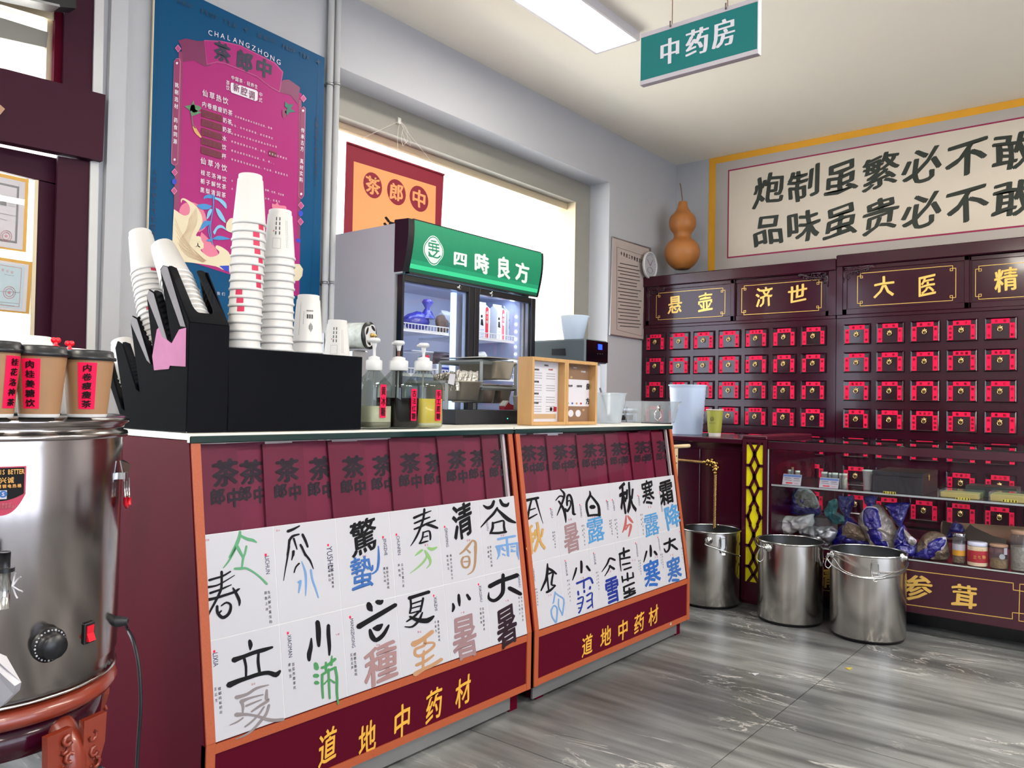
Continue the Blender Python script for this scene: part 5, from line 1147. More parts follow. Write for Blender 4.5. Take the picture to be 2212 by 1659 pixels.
# ---- paper cups (one mesh, many copies)
def cup_mesh():
    b = MB()
    pr_ = [(.0405, -.0), (.0420, .0), (.0438, .0015), (.0445, .004), (.0438, .0065), (.0418, .0072), (.0325, .122), (.0305, .122), (.0303, .134), (.0290, .135), (.0284, .134), (.0284, .125), (.0, .1245)]
    b.lathe(pr_, (0, 0, 0), 'cup', 26, cap=False)
    b.lathe([(.0403, .0), (.0398, .008), (.0302, .118), (.0, .1182)], (0, 0, 0), 'cup', 26, cap=False)
    return b
cm = cup_mesh().build('paper_cup'); CUPM = cm.data; bpy.data.objects.remove(cm)
def seal_mesh(kind):
    b = MB(); n = 6
    def patch(a0, a1, z0, z1, m_):
        vs = []; 
        for i in range(n + 1):
            a = a0 + (a1 - a0) * i / n
            for z in (z0, z1):
                r = .0418 - (.0418 - .0325) * (z - .0072) / (.122 - .0072) + .0005; vs.append((r * math.cos(a), r * math.sin(a), z))
        b.add(vs, [(2 * i, 2 * i + 2, 2 * i + 3, 2 * i + 1) for i in range(n)], m_)
    if kind == 'seal': patch(-.22, .22, .0085, .0215, 'cupprint')
    if kind == 'full':
        # small upside-down printing: text columns, red seal, empty box outline
        patch(-.62, -.56, .070, .074, 'cupprint')
        for a in (-.46, -.20):
            for k in range(4): patch(a, a + .075, .062 + k * .013, .071 + k * .013, 'cupink')
        for a in (.30, .42):
            for k in range(17): patch(a, a + .02, .028 + k * .0045, .0305 + k * .0045, 'cupink')
        patch(-.62, -.08, .052, .0524, 'cupink'); patch(-.62, -.08, .024, .0244, 'cupink'); patch(-.62, -.61, .024, .0524, 'cupink'); patch(-.09, -.08, .024, .0524, 'cupink')
    if kind == 'logo':
        for k in range(3): patch(-.30 + k * .17, -.18 + k * .17, .066, .078, 'cupink')
        for k in range(22): patch(-.85, -.82, .02 + k * .0042, .022 + k * .0042, 'cupink')
        for k in range(9): patch(-.55, -.52, .05 + k * .0042, .052 + k * .0042, 'cupink')
        for k in range(5): patch(-.14 + k * .06, -.11 + k * .06, .028 + .004 * abs(k - 2), .055 - .004 * abs(k - 2), 'cupink')
        for k in range(6): patch(-.32 + k * .09, -.27 + k * .09, .086, .090, 'cupink')
    return b
PR = {}
for k in ('seal', 'full', 'logo'):
    o = seal_mesh(k).build('print'); PR[k] = o.data; bpy.data.objects.remove(o)
ORD = 'first second third fourth fifth sixth seventh eighth ninth tenth eleventh twelfth thirteenth fourteenth fifteenth sixteenth seventeenth eighteenth nineteenth twentieth'.split()
def cup(M, label, group, pk=None, ang=0.0, s=1.0):
    o = bpy.data.objects.new('paper_cup', CUPM); COL.objects.link(o); o.matrix_world = M @ Matrix.Rotation(ang, 4, 'Z') @ Matrix.Scale(s, 4); tag(o, label, 'cup', group)
    if pk:
        p = bpy.data.objects.new('print', PR[pk]); COL.objects.link(p); p.parent = o
    return o
def cstack(x, y, z0, n, pitch, where, prints, s=1.0, tilt=None, lean=(0, 0)):
    """upside-down nested cups; prints {index from top: (kind, angle)}"""
    base = Matrix.Translation((x, y, z0)) @ (tilt or Matrix.Identity(4))
    for i in range(n):
        k = n - 1 - i     # i = 0 top
        j = Matrix.Translation((random.uniform(-.0005, .0005) + lean[0] * k, random.uniform(-.0005, .0005) + lean[1] * k, k * pitch))
        pk = prints.get(i)
        cup(base @ j, 'white paper cup, %s from top of %s' % (ORD[i], where), 'paper cups in ' + where, pk[0] if pk else None, pk[1] if pk else random.random() * 6, s)
A_V = math.atan2(-1.93, -1.15)         # direction from the stacks back to the camera
yS = OY + .055
def xs_(px, y=yS): return P(px, 745, 1, y).x
toA = lambda x: math.atan2(-yS, -x)
x1_ = xs_(527); s1 = 1.03
zt1s = P(545, 380, 1, yS).z; n1 = 16; pit1 = (zt1s - (bt + .001) - .135 * s1) / (n1 - 1)
a1 = toA(x1_)
cstack(x1_, yS, bt + .001, n1, pit1, 'the tallest upright stack', {1: ('seal', a1 + .85), 2: ('seal', a1 + .48), 3: ('seal', a1 + .52), 4: ('seal', a1 + .62), 5: ('seal', a1 + .95), 6: ('seal', a1 + .5), 7: ('seal', a1 + .8), 8: ('seal', a1 + .85), 9: ('seal', a1 - .45), 10: ('seal', a1 - .35), 11: ('seal', a1 - .3)}, s1, lean=(.0004, 0))
x2_ = xs_(598); zt2s = P(612, 457, 1, yS).z; n2 = 13; pit2 = (zt2s - (bt + .001) - .135 * s1) / (n2 - 1)
cstack(x2_, yS, bt + .001, n2, pit2, 'the second tallest upright stack', {0: ('full', toA(x2_) + .15)}, s1)
x3_ = xs_(664); zt3s = P(664, 638, 1, yS).z
cstack(x3_, yS, bt + .001, 2, max(.017, zt3s - bt - .001 - .135 * s1), 'the short upright pair', {0: ('logo', toA(x3_) + .2)}, s1)
y4 = OY + .18; x4_ = P(728, 745, 1, y4).x; z4 = P(728, 692, 1, y4).z - .135
cup(Matrix.Translation((x4_, y4, max(1.119, z4))), 'single white paper cup upside down low behind the right end of the black organiser', None, 'full', math.atan2(-y4, -x4_) + .1)
# slanted stacks held by the plates
xm = (OX0 + OX1) / 2
def slanted(top_px, bot_px, n, where, prints, x=xm):
    t_ = P(*top_px, 0, x); b_ = P(*bot_px, 0, x); d = (t_ - b_); L = d.length; d = d.normalized()
    M = Matrix.Translation(b_) @ Vector((0, 0, 1)).rotation_difference(d).to_matrix().to_4x4()
    pit = (L - .135) / (n - 1)
    for i in range(n):
        k = n - 1 - i; pk = prints.get(i)
        cup(M @ Matrix.Translation((0, 0, k * pit)), 'white paper cup, %s from top of %s' % (ORD[i], where), 'paper cups in ' + where, pk[0] if pk else None, pk[1] if pk else 0, 1.0)
slanted((351, 532), (430, 725), 12, 'the right leaning stack', {})
slanted((303, 503), (352, 782), 17, 'the long left leaning stack', {1: ('seal', -1.6), 8: ('seal', -2.3), 9: ('seal', -1.4), 12: ('seal', -2.2)})
slanted((264, 738), (294, 880), 7, 'the low leaning stack', {1: ('seal', -1.3), 4: ('seal', -1.6)})
# ---- pump bottles of syrup
def sq(r, z, n=28, p=.42):
    """rounded-square ring"""
    o = []
    for i in range(n):
        a = 2 * PI * i / n; c_, s_ = math.cos(a), math.sin(a)
        o.append((r * math.copysign(abs(c_) ** p, c_), r * math.copysign(abs(s_) ** p, s_), z))
    return o
def loft(mb, rings, matn, capb=True, capt=True, smooth=True):
    n = len(rings[0]); vs = [p for r in rings for p in r]; fs = []
    for k in range(len(rings) - 1):
        for i in range(n): j = (i + 1) % n; fs.append((k * n + i, k * n + j, (k + 1) * n + j, (k + 1) * n + i))
    if capb: fs.append(tuple(range(n))[::-1])
    if capt: fs.append(tuple((len(rings) - 1) * n + i for i in range(n)))
    mb.add(vs, fs, matn, smooth)
def bottle(px, pyb, wpx, label, liq, lvl, txt, stripx, strip, stem, yy, ptop, extra=None):
    c = P(px, pyb, 1, yy); t = thing('pump_bottle', (c.x, yy, TOP), label, 'bottle')
    m1 = (P(px + 50, pyb, 1, yy) - c).length / 50; r = wpx * m1 / 2 * .93; hb = P(px, 806, 1, yy).z - TOP; hs = P(px, 832, 1, yy).z - TOP
    T = Matrix.Translation((c.x, yy, TOP + .0005)) @ Matrix.Rotation(.0, 4, 'Z'); b = MB(T)
    rn = r * .42
    loft(b, [sq(r * .9, 0), sq(r, .006), sq(r, hs - .012), sq(r * .985, hs), sq(r * .5, hb, p=.7), sq(rn, hb + .006, p=1), sq(rn, hb + .012, p=1)], 'clearb'); b.build('bottle_glass', t)
    b = MB(T); lz_ = lvl * hs
    loft(b, [sq(r * .88, .004), sq(r * .965, .01), sq(r * .965, lz_)], liq)
    b.build('liquid', t)
    if extra: b = MB(T); loft(b, [sq(r * .87, .004), sq(r * .97, .009), sq(r * .97, hs * extra[1])], extra[0]); b.build('sediment', t)
    b = MB(T); zc_ = hb + .008
    b.lathe([(rn * 1.25, 0), (rn * 1.3, .002), (rn * 1.3, .03), (rn * 1.15, .033), (rn * .9, .034), (rn * .9, .042), (rn * .35, .046)], (0, 0, zc_), 'white', 24); b.build('cap', t)
    zt_ = P(px, ptop, 1, yy).z - TOP
    b = MB(T); b.lathe([(.005 if stem != 'white' else .0048, zc_ + .04), (.0048, zt_ - .012)], (0, 0, 0), stem, 12)
    b.lathe([(.0055, zt_ - .03), (.0085, zt_ - .015), (.0085, zt_ - .012), (.0185, zt_ - .009), (.0185, zt_ - .001), (.014, zt_ + .003), (.0, zt_ + .004)], (0, 0, 0), 'white', 20, cap=False)
    b.tube([(0, 0, zt_ - .004), (.0, .03, zt_ - .006)], .005, 'white', 8); b.build('pump', t)
    b = MB(T); b.tube([(0, 0, zc_), (0, .004, .02)], .003, 'milkyp', 6); b.build('dip_tube', t)
    b = MB(T); sx = (P(stripx, 870, 1, yy).x - c.x); sw = .0115; z0, z1 = (P(px, strip[1], 1, yy).z - TOP), (P(px, strip[0], 1, yy).z - TOP)
    b.box(sx - sw, -r - .002, z0, sx + sw, -r - .0008, z1, 'tagred'); LOC_ = None
    pl = Plane((0, -r - .0022, 0), (1, 0, 0), (0, 0, 1)); pl.n = Vector((0, -1, 0)); n = len(txt)
    for i, ch in enumerate(txt): put(b, ch, pl, (sx, -r - .0022, z1 - (z1 - z0) * (i + .6) / (n + .2)), .018, (z1 - z0) / (n + .6), 'ink', .0004, bold=.02)
    b.build('name_strip', t)
bottle(805, 925, 52, 'clear pump bottle of pale sugar syrup next to the black organiser', 'syrupclear', .52, '黄冰糖', 805, (831, 902), 'white', 1.915, 732, ('sedge', .16))
bottle(858, 925, 59, 'pump bottle of black syrup with a brown pump stem, middle of the three', 'syrupdark', .70, '古法红糖', 867, (840, 908), 'pumpbrown', 1.915, 738)
bottle(912, 922, 53, 'pump bottle of yellow cane syrup, rightmost of the three', 'syrupyellow', .68, '手工蔗糖', 921, (842, 908), 'white', 1.915, 743, ('syrupclear', .12))
# ---- sealing film roll behind the bottles
yy = 2.2; c = P(795, 725, 1, yy); R_ = (P(771, 725, 1, yy) - P(817, 725, 1, yy)).length / 2
t = thing('film_roll', (c.x, yy, TOP), 'roll of printed cup sealing film with a white four-lobed hub behind the pump bottles', 'film roll')
ax = Vector((.35, -1, 0)).normalized()
b = MB(); b.lathe([(R_ * .95, 0), (R_ * .95, .15)], c - ax * .15, 'filmroll', 28, ax=ax); b.build('roll', t)
b = MB(); b.lathe([(R_ * 1.0, 0), (R_ * 1.0, .008), (.004, .009)], c, 'black', 28, ax=ax); b.build('flange', t)
b = MB(); Rq = Vector((0, 0, 1)).rotation_difference(ax).to_matrix(); pl_u = Rq @ Vector((1, 0, 0)); pl_v = Rq @ Vector((0, 1, 0)); o0 = c + ax * .0095
ro = [o0 + (pl_u * math.cos(a) + pl_v * math.sin(a)) * R_ * (.80 + .10 * math.cos(4 * a + .6)) for a in [k * PI / 24 for k in range(48)]]
b.prism(ro, ax * .003, 'white'); b.build('hub', t)
b = MB()
for k in range(4):
    a = k * PI / 2 - .15 + PI / 4 * 0; cc = o0 + (pl_u * math.cos(a) + pl_v * math.sin(a)) * R_ * .62 + ax * .0032
    b.poly([cc + ((pl_u * math.cos(a) + pl_v * math.sin(a)) * math.sin(q) * .13 + (-pl_u * math.sin(a) + pl_v * math.cos(a)) * math.cos(q) * .32) * R_ for q in [j * PI / 8 for j in range(16)]], 'black')
b.build('hub_openings', t)
b = MB(); b.lathe([(.008, 0), (.008, .014), (.004, .016), (.004, .026), (0, .027)], o0, 'brass', 14, ax=ax); b.build('spindle', t)
b = MB(); b.box(c.x - .05, yy + .02, TOP, c.x + .02, yy + .16, c.z - R_ - .004, 'alu', .004); b.tube([c - ax * .16, c - ax * .15], .012, 'alu', 8); b.box(c.x - .075, yy + .155, TOP, c.x - .05, yy + .175, c.z + .01, 'alu'); b.build('stand', t)
# ---- black receipt printer box, paper box lid
xA = P(985, 900, 1, 2.12).x; xB = P(1118, 900, 1, 2.12).x
t = thing('cash_box', ((xA + xB) / 2, 2.2, TOP), 'low matt black box with a small green light in front of the steel pans', 'box')
b = MB(); zt_ = P(1050, 886, 1, 2.12).z; b.box(xA, 2.12, TOP + .0005, xB, 2.30, zt_, 'blackbox', .002); b.build('case', t)
b = MB(); lx = P(1096, 904, 1, 2.12); b.ball((lx.x, 2.119, lx.z), .0022, 'greenled', 8); b.build('status_light', t)
b = MB(); c = P(1096, 880, 1, 2.16); b.prism([(c.x - .03, 2.15, zt_ + .001), (c.x + .03, 2.15, zt_ + .001), (c.x + .03, 2.15, zt_ + .022), (c.x + .008, 2.15, zt_ + .026), (c.x - .01, 2.15, zt_ + .04), (c.x - .032, 2.15, zt_ + .02)], (0, .03, 0), 'packred')
b.prism([(c.x - .034, 2.149, zt_ + .02), (c.x - .01, 2.149, zt_ + .041), (c.x - .004, 2.149, zt_ + .037), (c.x - .03, 2.149, zt_ + .014)], (0, .03, 0), 'white'); single(b, 'tissue_packet', 'small red and white packet lying on the low black box', 'packet')
# ---- stepped grey rack with steel pans
RYF = 2.14
rx = lambda px, py=850: P(px, py, 1, RYF).x
rz = lambda px, py: P(px, py, 1, RYF).z
RYB = 2.43; RF = 2.19
rk = thing('pan_rack', (rx(1070), 2.31, TOP), 'grey stepped metal rack holding steel food pans on the counter', 'rack')
g_ = .011
def angle(b, p, q, r=.0095): b.tube([p, q], r, 'rackgrey', 4)
xL, xM, xR = rx(984), rx(1058), rx(1132); zL, zU = rz(1030, 829), rz(1090, 783)
for nm, segs in (('lower_bar', [((xL + .01, RF, zL), (xM, RF, zL))]), ('upper_frame', [((xM, RF, zU), (xR, RF, zU)), ((xM, RF, zL - .012), (xM, RF, zU)), ((xR, RF, TOP + .01), (xR, RF, zU)), ((xM, RF, zL - .014), (xR, RF, zL - .014))]),
                 ('back_frame', [((xL, RYB, zL), (xR, RYB, zL)), ((xM, RYB, zU), (xR, RYB, zU)), ((xL, RYB, TOP), (xL, RYB, zL)), ((xR, RYB, TOP), (xR, RYB, zU)), ((xM, RYB, zL), (xM, RYB, zU))]),
                 ('side_frame', [((xL, RF, zL), (xL, RYB, zL)), ((xL, RF, TOP), (xL, RF, zL))]), ('side_frame', [((xR, RF, zU), (xR, RYB, zU))]), ('side_frame', [((xM, RF, zU), (xM, RYB, zU))])):
    b = MB()
    for p, q in segs: angle(b, Vector(p), Vector(q))
    b.build(nm, rk)
def pan(x0, x1, y0, y1, zt_, h_, label):
    t = thing('steel_pan', ((x0 + x1) / 2, (y0 + y1) / 2, zt_ - h_), label, 'pan'); b = MB(Matrix.Translation(((x0 + x1) / 2, (y0 + y1) / 2, zt_ - h_)))
    def ring(s_, z, r=.14):
        o = []; hx, hy = (x1 - x0) / 2 * s_, (y1 - y0) / 2 * s_; rr_ = min(hx, hy) * .3
        for qx, qy, a0 in ((1, 1, 0), (-1, 1, 90), (-1, -1, 180), (1, -1, 270)):
            for k in range(5):
                a = math.radians(a0 + k * 22.5); o.append((qx * (hx - rr_) + rr_ * math.cos(a), qy * (hy - rr_) + rr_ * math.sin(a), z))
        return o
    loft(b, [ring(.80, 0), ring(.86, .006), ring(.97, h_ - .004), ring(1.06, h_), ring(1.06, h_ + .002), ring(.96, h_ + .0015), ring(.85, .01), ring(.78, .004)], 'pansteel', capb=True, capt=True)
    b.build('pan_body', t); return t
hp_ = rz(1030, 836) - rz(1030, 878)
pan(rx(1002) + .0, rx(1053), RF - .03, RYB - .03, zL + .008, hp_, 'steel pan with silver packs in the lower left of the rack')
pan(rx(1062), rx(1096), RF + .0, RYB - .03, zL + .001, hp_, 'second steel pan in the lower row of the rack, behind the black box')
pan(rx(1100), rx(1130), RF + .0, RYB - .03, zL + .001, hp_, 'third steel pan in the lower row, at the right end of the rack')
pan(rx(1080), rx(1128), RF - .02, RYB - .03, zU + .004, rz(1100, 788) - rz(1100, 826), 'steel pan hanging in the upper step of the rack')
b = MB(); b.box(rx(1057), RF - .03, zU + .018, rx(1146), RYB, zU + .021, 'pansteel'); single(b, 'pan_lid', 'flat steel lid lying across the top of the rack', 'lid')
for k in range(5):
    b = MB(); x0 = rx(1000) + k * .0; y_ = RF - .015 + k * .035
    vs = []; fs = []; n = 9
    x0, x1 = rx(999) + .004 * k, rx(1046 if k == 0 else 1049); zb_ = zL - .03; zt_ = rz(1020, 801) - .003 * k
    for j in range(4):
        for i in range(n + 1):
            u_ = i / n; z = zb_ + (zt_ - zb_) * j / 3 + (.004 * math.sin(i * 2.3 + k) if j == 3 else 0); vs.append((x0 + (x1 - x0) * u_, y_ + .006 * noise.noise(Vector((u_ * 9, j * 1.7, k * 3))), z))
    for j in range(3):
        for i in range(n): a = j * (n + 1) + i; fs.append((a, a + 1, a + n + 2, a + n + 1))
    b.add(vs, fs, 'foil'); m_ = len(vs); b.add([(x, y + .006, z) for x, y, z in vs], [f[::-1] for f in fs], 'foil')
    single(b, 'foil_pack', 'crumpled silver foil pack, %s in the lower left steel pan' % ORD[k], 'pack', 'silver packs in the steel pan')
b = MB(); c = P(978, 818, 1, RF - .02); b.prism([(c.x - .022, RF - .016, c.z - .02), (c.x + .012, RF - .016, c.z - .026), (c.x + .02, RF - .016, c.z + .018), (c.x - .012, RF - .016, c.z + .02)], (0, .002, 0), 'paper'); single(b, 'paper_tag', 'small white paper tag hooked on the left corner of the pan rack', 'tag')
yy = 2.155; x_c = P(1122, 900, 1, yy).x
cup(Matrix.Translation((x_c + .012, yy, TOP + .135 * .9)) @ Matrix.Rotation(PI, 4, 'X'), 'upright white paper cup half hidden behind the left wooden menu frame', None, None, 0, .9)
# ---- wooden double menu frame
MFY = 1.93
mp_ = YP(MFY); K4 = 5.82
def mx(x, y): return mp_.hit(960 + x / K4, 700 + y / K4)
mf = thing('menu_frame', (mx(1500, 1280).x, 1.96, TOP), 'pair of hinged light wooden shadow frames with menu and price sheets standing on the counter', 'menu frame')
dd = .075
for nm, x0, x1, xi0, xi1 in (('left_frame', 1103, 1535, 1150, 1478), ('right_frame', 1537, 1922, 1560, 1872)):
    X0_, X1_ = mx(x0, 900).x, mx(x1, 900).x; I0, I1 = mx(xi0, 900).x, mx(xi1, 900).x
    zT_ = mx(1300, 430).z + .0; zT_ = P(960 + 1120 / K4, 770, 1, MFY).z; w_ = .014
    b = MB(); b.box(X0_, MFY, TOP + .0005, X0_ + w_, MFY + dd, zT_, 'oak', .001); b.box(X1_ - w_, MFY, TOP + .0005, X1_, MFY + dd, zT_, 'oak', .001)
    b.box(X0_ + w_, MFY, TOP + .0005, X1_ - w_, MFY + dd, TOP + w_, 'oak', .001); b.box(X0_ + w_, MFY, zT_ - w_, X1_ - w_, MFY + dd, zT_, 'oak', .001)
    f = b.build(nm, mf)
    xa, xb = X0_ + w_, X1_ - w_; za, zb_ = TOP + w_, zT_ - w_; W_, Hh = xb - xa, zb_ - za; by = MFY + .036
    pl = Plane((xa, by, za), (1, 0, 0), (0, 0, 1)); u_ = lambda a, c_, e=.0004: pl.pt(a * W_, c_ * Hh, e)
    b = MB(); R4 = lambda a0, c0, a1, c1, m_, e=.0004: b.poly([u_(a0, c0, e), u_(a1, c0, e), u_(a1, c1, e), u_(a0, c1, e)], m_)
    if nm == 'left_frame':
        b.box(xa, by, za, xb, by + .003, zb_, 'menub')
        tx = lambda s_, a, c_, sz, m_='ink', sp=1.0: [put(b, ch, pl, u_(a + i * sz * sp * Hh / W_, c_), sz * Hh, sz * Hh, m_, .0008, bold=.02) for i, ch in enumerate(s_)]
        tx('四时良方', .54, .94, .03); tx('草本健康', .68, .875, .032, 'brick_')
        for c_, hd in ((.86, '仙草热饮'), (.66, '仙草雪糕'), (.465, '仙草拿铁'), (.31, '花式甜茶')):
            tx(hd, .22, c_, .034)
            for r_ in range(3):
                for a in ((.22, .46), (.6, .9)):
                    if c_ - .055 - r_ * .042 > .14: R4(a[0], c_ - .062 - r_ * .042, a[1], c_ - .05 - r_ * .042, 'lgrey')
        R4(.2, .05, .95, .13, 'kraft2'); R4(.86, .17, .97, .25, 'packred'); R4(.74, .18, .82, .24, 'ink')
        for i, ch in enumerate('四时良方'): put(b, ch, pl, u_(.03, .82 - i * .12), .055 * Hh, .06 * Hh, 'ink', .0008, bold=.04)
    else:
        b.box(xa, by, za, xb, by + .003, zb_, 'menubrown'); R4(.0, .265, 1, .735, 'menub')
        tx = lambda s_, a, c_, sz, m_='ink', sp=1.0: [put(b, ch, pl, u_(a + i * sz * sp * Hh / W_, c_), sz * Hh, sz * Hh, m_, .0012, bold=.02) for i, ch in enumerate(s_)]
        tx('四时良方', .4, .94, .03, 'menub'); tx('草本健康', .7, .88, .036, 'menub'); tx('四时良方', .02, .86, .03, 'menub'); tx('扫码点单', .2, .62, .042, 'ink'); tx('扫码开票', .55, .62, .042, 'ink')
        for (a, m_) in ((.22, 'p_mgreen'), (.38, 'p_dblue'), (.54, 'p_amber'), (.70, 'packred')): b.poly([u_(a + .035 * math.cos(k * PI / 5), .315 + .018 * math.sin(k * PI / 5), .0009) for k in range(10)], m_)
        for a in (.33, .6): b.poly([u_(a + .10 * math.cos(k * PI / 8), .14 + .062 * math.sin(k * PI / 8), .0009) for k in range(16)], 'menub')
        for i, ch in enumerate('良方'): put(b, ch, pl, u_(.95, .62 - i * .26), .12 * Hh, .12 * Hh, 'ink', .0012, bold=.04)
        for i, ch in enumerate('四时'): put(b, ch, pl, u_(.03, .62 - i * .22), .1 * Hh, .1 * Hh, 'ink', .0012, bold=.04)
        for a, c_ in ((.33, .77), (.8, .2)): b.poly([u_(a + .05 * math.cos(k), c_ + .02 * math.sin(k), .0009) for k in range(6)], 'kraft2')
    b.build('menu_sheet', f)
# ---- clear measuring jug with spoon, scale, clear bucket
yy = 2.05; c = P(1309, 912, 1, yy); m1 = (P(1330, 880, 1, yy) - P(1309, 880, 1, yy)).length / 21
t = thing('measuring_jug', (c.x, yy, TOP), 'ribbed clear plastic cup with a white measuring spoon in it, right of the menu frames', 'jug')
h_ = P(1309, 850, 1, yy).z - TOP; b = MB()
prf = [(0, .001), (17 * m1, .001)] + [((17 + 5 * k / 16) * m1 + (.0008 if k % 2 else 0), .004 + (h_ - .01) * k / 16) for k in range(17)] + [(23.5 * m1, h_), (23.5 * m1, h_ + .003), (21.6 * m1, h_ + .002), (16.5 * m1, .004), (0, .004)]
b.lathe(prf, (c.x, yy, TOP), 'jugp', 28, cap=False); b.build('cup_body', t)
t = thing('measuring_spoon', (c.x, yy, TOP + .01), 'slotted white and grey measuring spoon leaning in the ribbed clear cup', 'spoon')
sp = YP(yy - .02); b = MB(); pts = [sp.hit(1296, 838), sp.hit(1303, 862), sp.hit(1311, 890)]; b.tube(pts, .0045, 'spoongrey', 8); b.build('handle', t); b = MB(); b.ball(sp.hit(1315, 902), .017, 'spoongrey', 14, (1, .5, 1)); b.build('bowl', t)
yy = 2.15; xA, xB = P(1335, 900, 1, yy).x, P(1377, 900, 1, yy).x; t = thing('kitchen_scale', ((xA + xB) / 2, yy + .08, TOP), 'grey and white electronic scale between the ribbed cup and the clear bucket', 'scale')
zt_ = P(1350, 880, 1, yy).z; b = MB(); b.box(xA, yy, TOP + .0005, xB, yy + .2, zt_ - .03, 'tubw', .006); b.build('base', t); b = MB(); b.box(xA + .01, yy - .002, TOP + .01, xB - .05, yy - .0005, zt_ - .04, 'black'); b.build('display', t); b = MB(); b.box(xA - .004, yy - .004, zt_ - .028, xB + .004, yy + .2, zt_ - .02, 'steelb', .003); b.box(xA, yy, zt_ - .0199, xB, yy + .19, zt_ - .006, 'tubw', .004); b.build('weighing_plate', t)
yy = 2.02; c = P(1404, 912, 1, yy); m1 = (P(1424, 880, 1, yy) - P(1404, 880, 1, yy)).length / 20; h_ = P(1404, 868, 1, yy).z - TOP
t = thing('clear_bucket', (c.x, yy, TOP), 'clear plastic bucket with a steel spring clip near the right end of the counter', 'bucket')
b = MB(); b.lathe([(0, .001), (25 * m1, .001), (31 * m1, h_ - .002), (33 * m1, h_), (33 * m1, h_ + .003), (30.5 * m1, h_ + .002), (24.5 * m1, .004), (0, .004)], (c.x, yy, TOP), 'clearplastic', 28, cap=False); b.build('bucket_body', t)
b = MB(); q = YP(yy - 30 * m1); b.lathe([(.012, 0), (.015, .006), (.0, .01)], q.hit(1421, 882), 'steelb', 14, ax=(0, -1, 0)); b.tube([q.hit(x, y) for x, y in ((1421, 884), (1414, 892), (1415, 903), (1421, 908), (1427, 902), (1428, 892), (1423, 884))], .0028, 'steelb', 8, close=True); b.build('spring_clip', t)
# ---- sealing machine with a milky cup on top
X_ = FX1 + .16; c0 = P(1264, 755, 0, X_); yS_ = c0.y; xE = P(1313, 755, 1, yS_).x; zT_ = P(1264, 731, 0, X_).z; zB_ = P(1264, 782, 0, X_).z
t = thing('sealing_machine', ((X_ + xE) / 2, yS_ + .25, 0), 'dark grey sealing machine with a small blue display right of the fridge', 'machine')
b = MB(); b.box(X_, yS_, zB_, xE, yS_ + .42, zT_, 'machgrey', .008); b.build('head', t)
b = MB(); b.box(X_ + .012, yS_ - .002, zB_ + .006, xE - .002, yS_ + .002, zT_ - .006, 'acrylic'); fc = b.build('front_panel', t)
b = MB(); q = YP(yS_ - .003); b.poly([q.hit(*p) for p in ((1292, 743), (1301, 744.5), (1301, 756), (1292, 755))], 'lcd'); b.build('display', fc)
b = MB(); [b.ball(q.hit(x_k, 764.5), .004, 'blackbox', 8) for x_k in (1291, 1296, 1301)]; b.build('button', fc)
b = MB(); q = XP(X_ - .001); b.prism([q.hit(*p) for p in ((1193, 754), (1221, 753), (1222, 768), (1193, 767))], (-.006, 0, 0), 'black'); b.build('grip', t)
b = MB(); b.box(X_ + .02, yS_ + .03, .72, xE - .02, yS_ + .34, zB_, 'tubw', .01); b.box(X_ - .02, yS_ - .02, .68, xE + .02, yS_ + .4, .72, 'tubw', .01); b.build('stand', t)
b = MB(); b.box(X_ - .04, yS_ - .05, .0, xE + .03, yS_ + .41, .675, 'sillw', .004); single(b, 'side_cabinet', 'white base cabinet under the sealing machine beside the fridge', 'cabinet')
yy = yS_ + .12; c = P(1231, 735, 1, yy); m1 = (P(1250, 700, 1, yy) - P(1231, 700, 1, yy)).length / 19; h_ = P(1231, 683, 1, yy).z - zT_
b = MB(); xx = max(c.x, X_ + 12.5 * m1); b.lathe([(0, .001), (12 * m1, .001), (18 * m1, h_ - .002), (19.5 * m1, h_), (19.5 * m1, h_ + .003), (17.6 * m1, h_ + .001), (11.6 * m1, .003), (0, .003)], (xx, yy, zT_), 'milky', 24, cap=False)
single(b, 'plastic_cup', 'milky plastic cup standing on top of the dark grey sealing machine', 'cup')
# ================================================================ ELECTRIC URN, STOOL AND THE CUPS ON ITS LID (left foreground)
mat('urnsteel', (160, 152, 150), .17, metal=1.0, bump=.02, bscale=5); mat('stoolwood', (124, 44, 26), .3, spec=.6, coat=.4, vary=.25, vscale=9); mat('stoollight', (150, 92, 48), .4, vary=.2, vscale=9)
mat('kraft', (150, 112, 78), .6, vary=.06, vscale=30); mat('lidblack', (26, 27, 31), .35); mat('rubber', (24, 25, 30), .5); mat('redplastic', (206, 18, 40), .3); mat('knobblack', (18, 19, 24), .35); mat('darkfloorcloth', (30, 12, 28), .7)
mat('labelred', (168, 24, 62), .4); mat('labelgold', (232, 170, 80), .4)
mat('heartred', (226, 14, 40), .3)
mat('certgold', (176, 134, 62), .35, metal=.5); mat('certp', (206, 200, 204), .5); mat('certb', (180, 200, 208), .5); mat('certgrey', (128, 126, 130), .6); mat('certpink', (200, 128, 136), .6); mat('tealstrip', (120, 184, 190), .5); mat('cardb', (178, 138, 112), .7)
UC = Vector((.503, 1.604, 0)); UR = .213
UZ1 = 1.045; UZ0 = .585
t = thing('electric_urn', (UC.x, UC.y, UZ0), 'large stainless steel electric urn on a carved stool, drink cups on its lid', 'urn')
b = MB(); b.lathe([(UR * .96, 0), (UR * .985, .004), (UR * .985, .03), (UR, .034), (UR, .405), (UR * .995, .409), (UR * .995, .43)], (UC.x, UC.y, UZ0), 'urnsteel', 64); b.build('body', t)
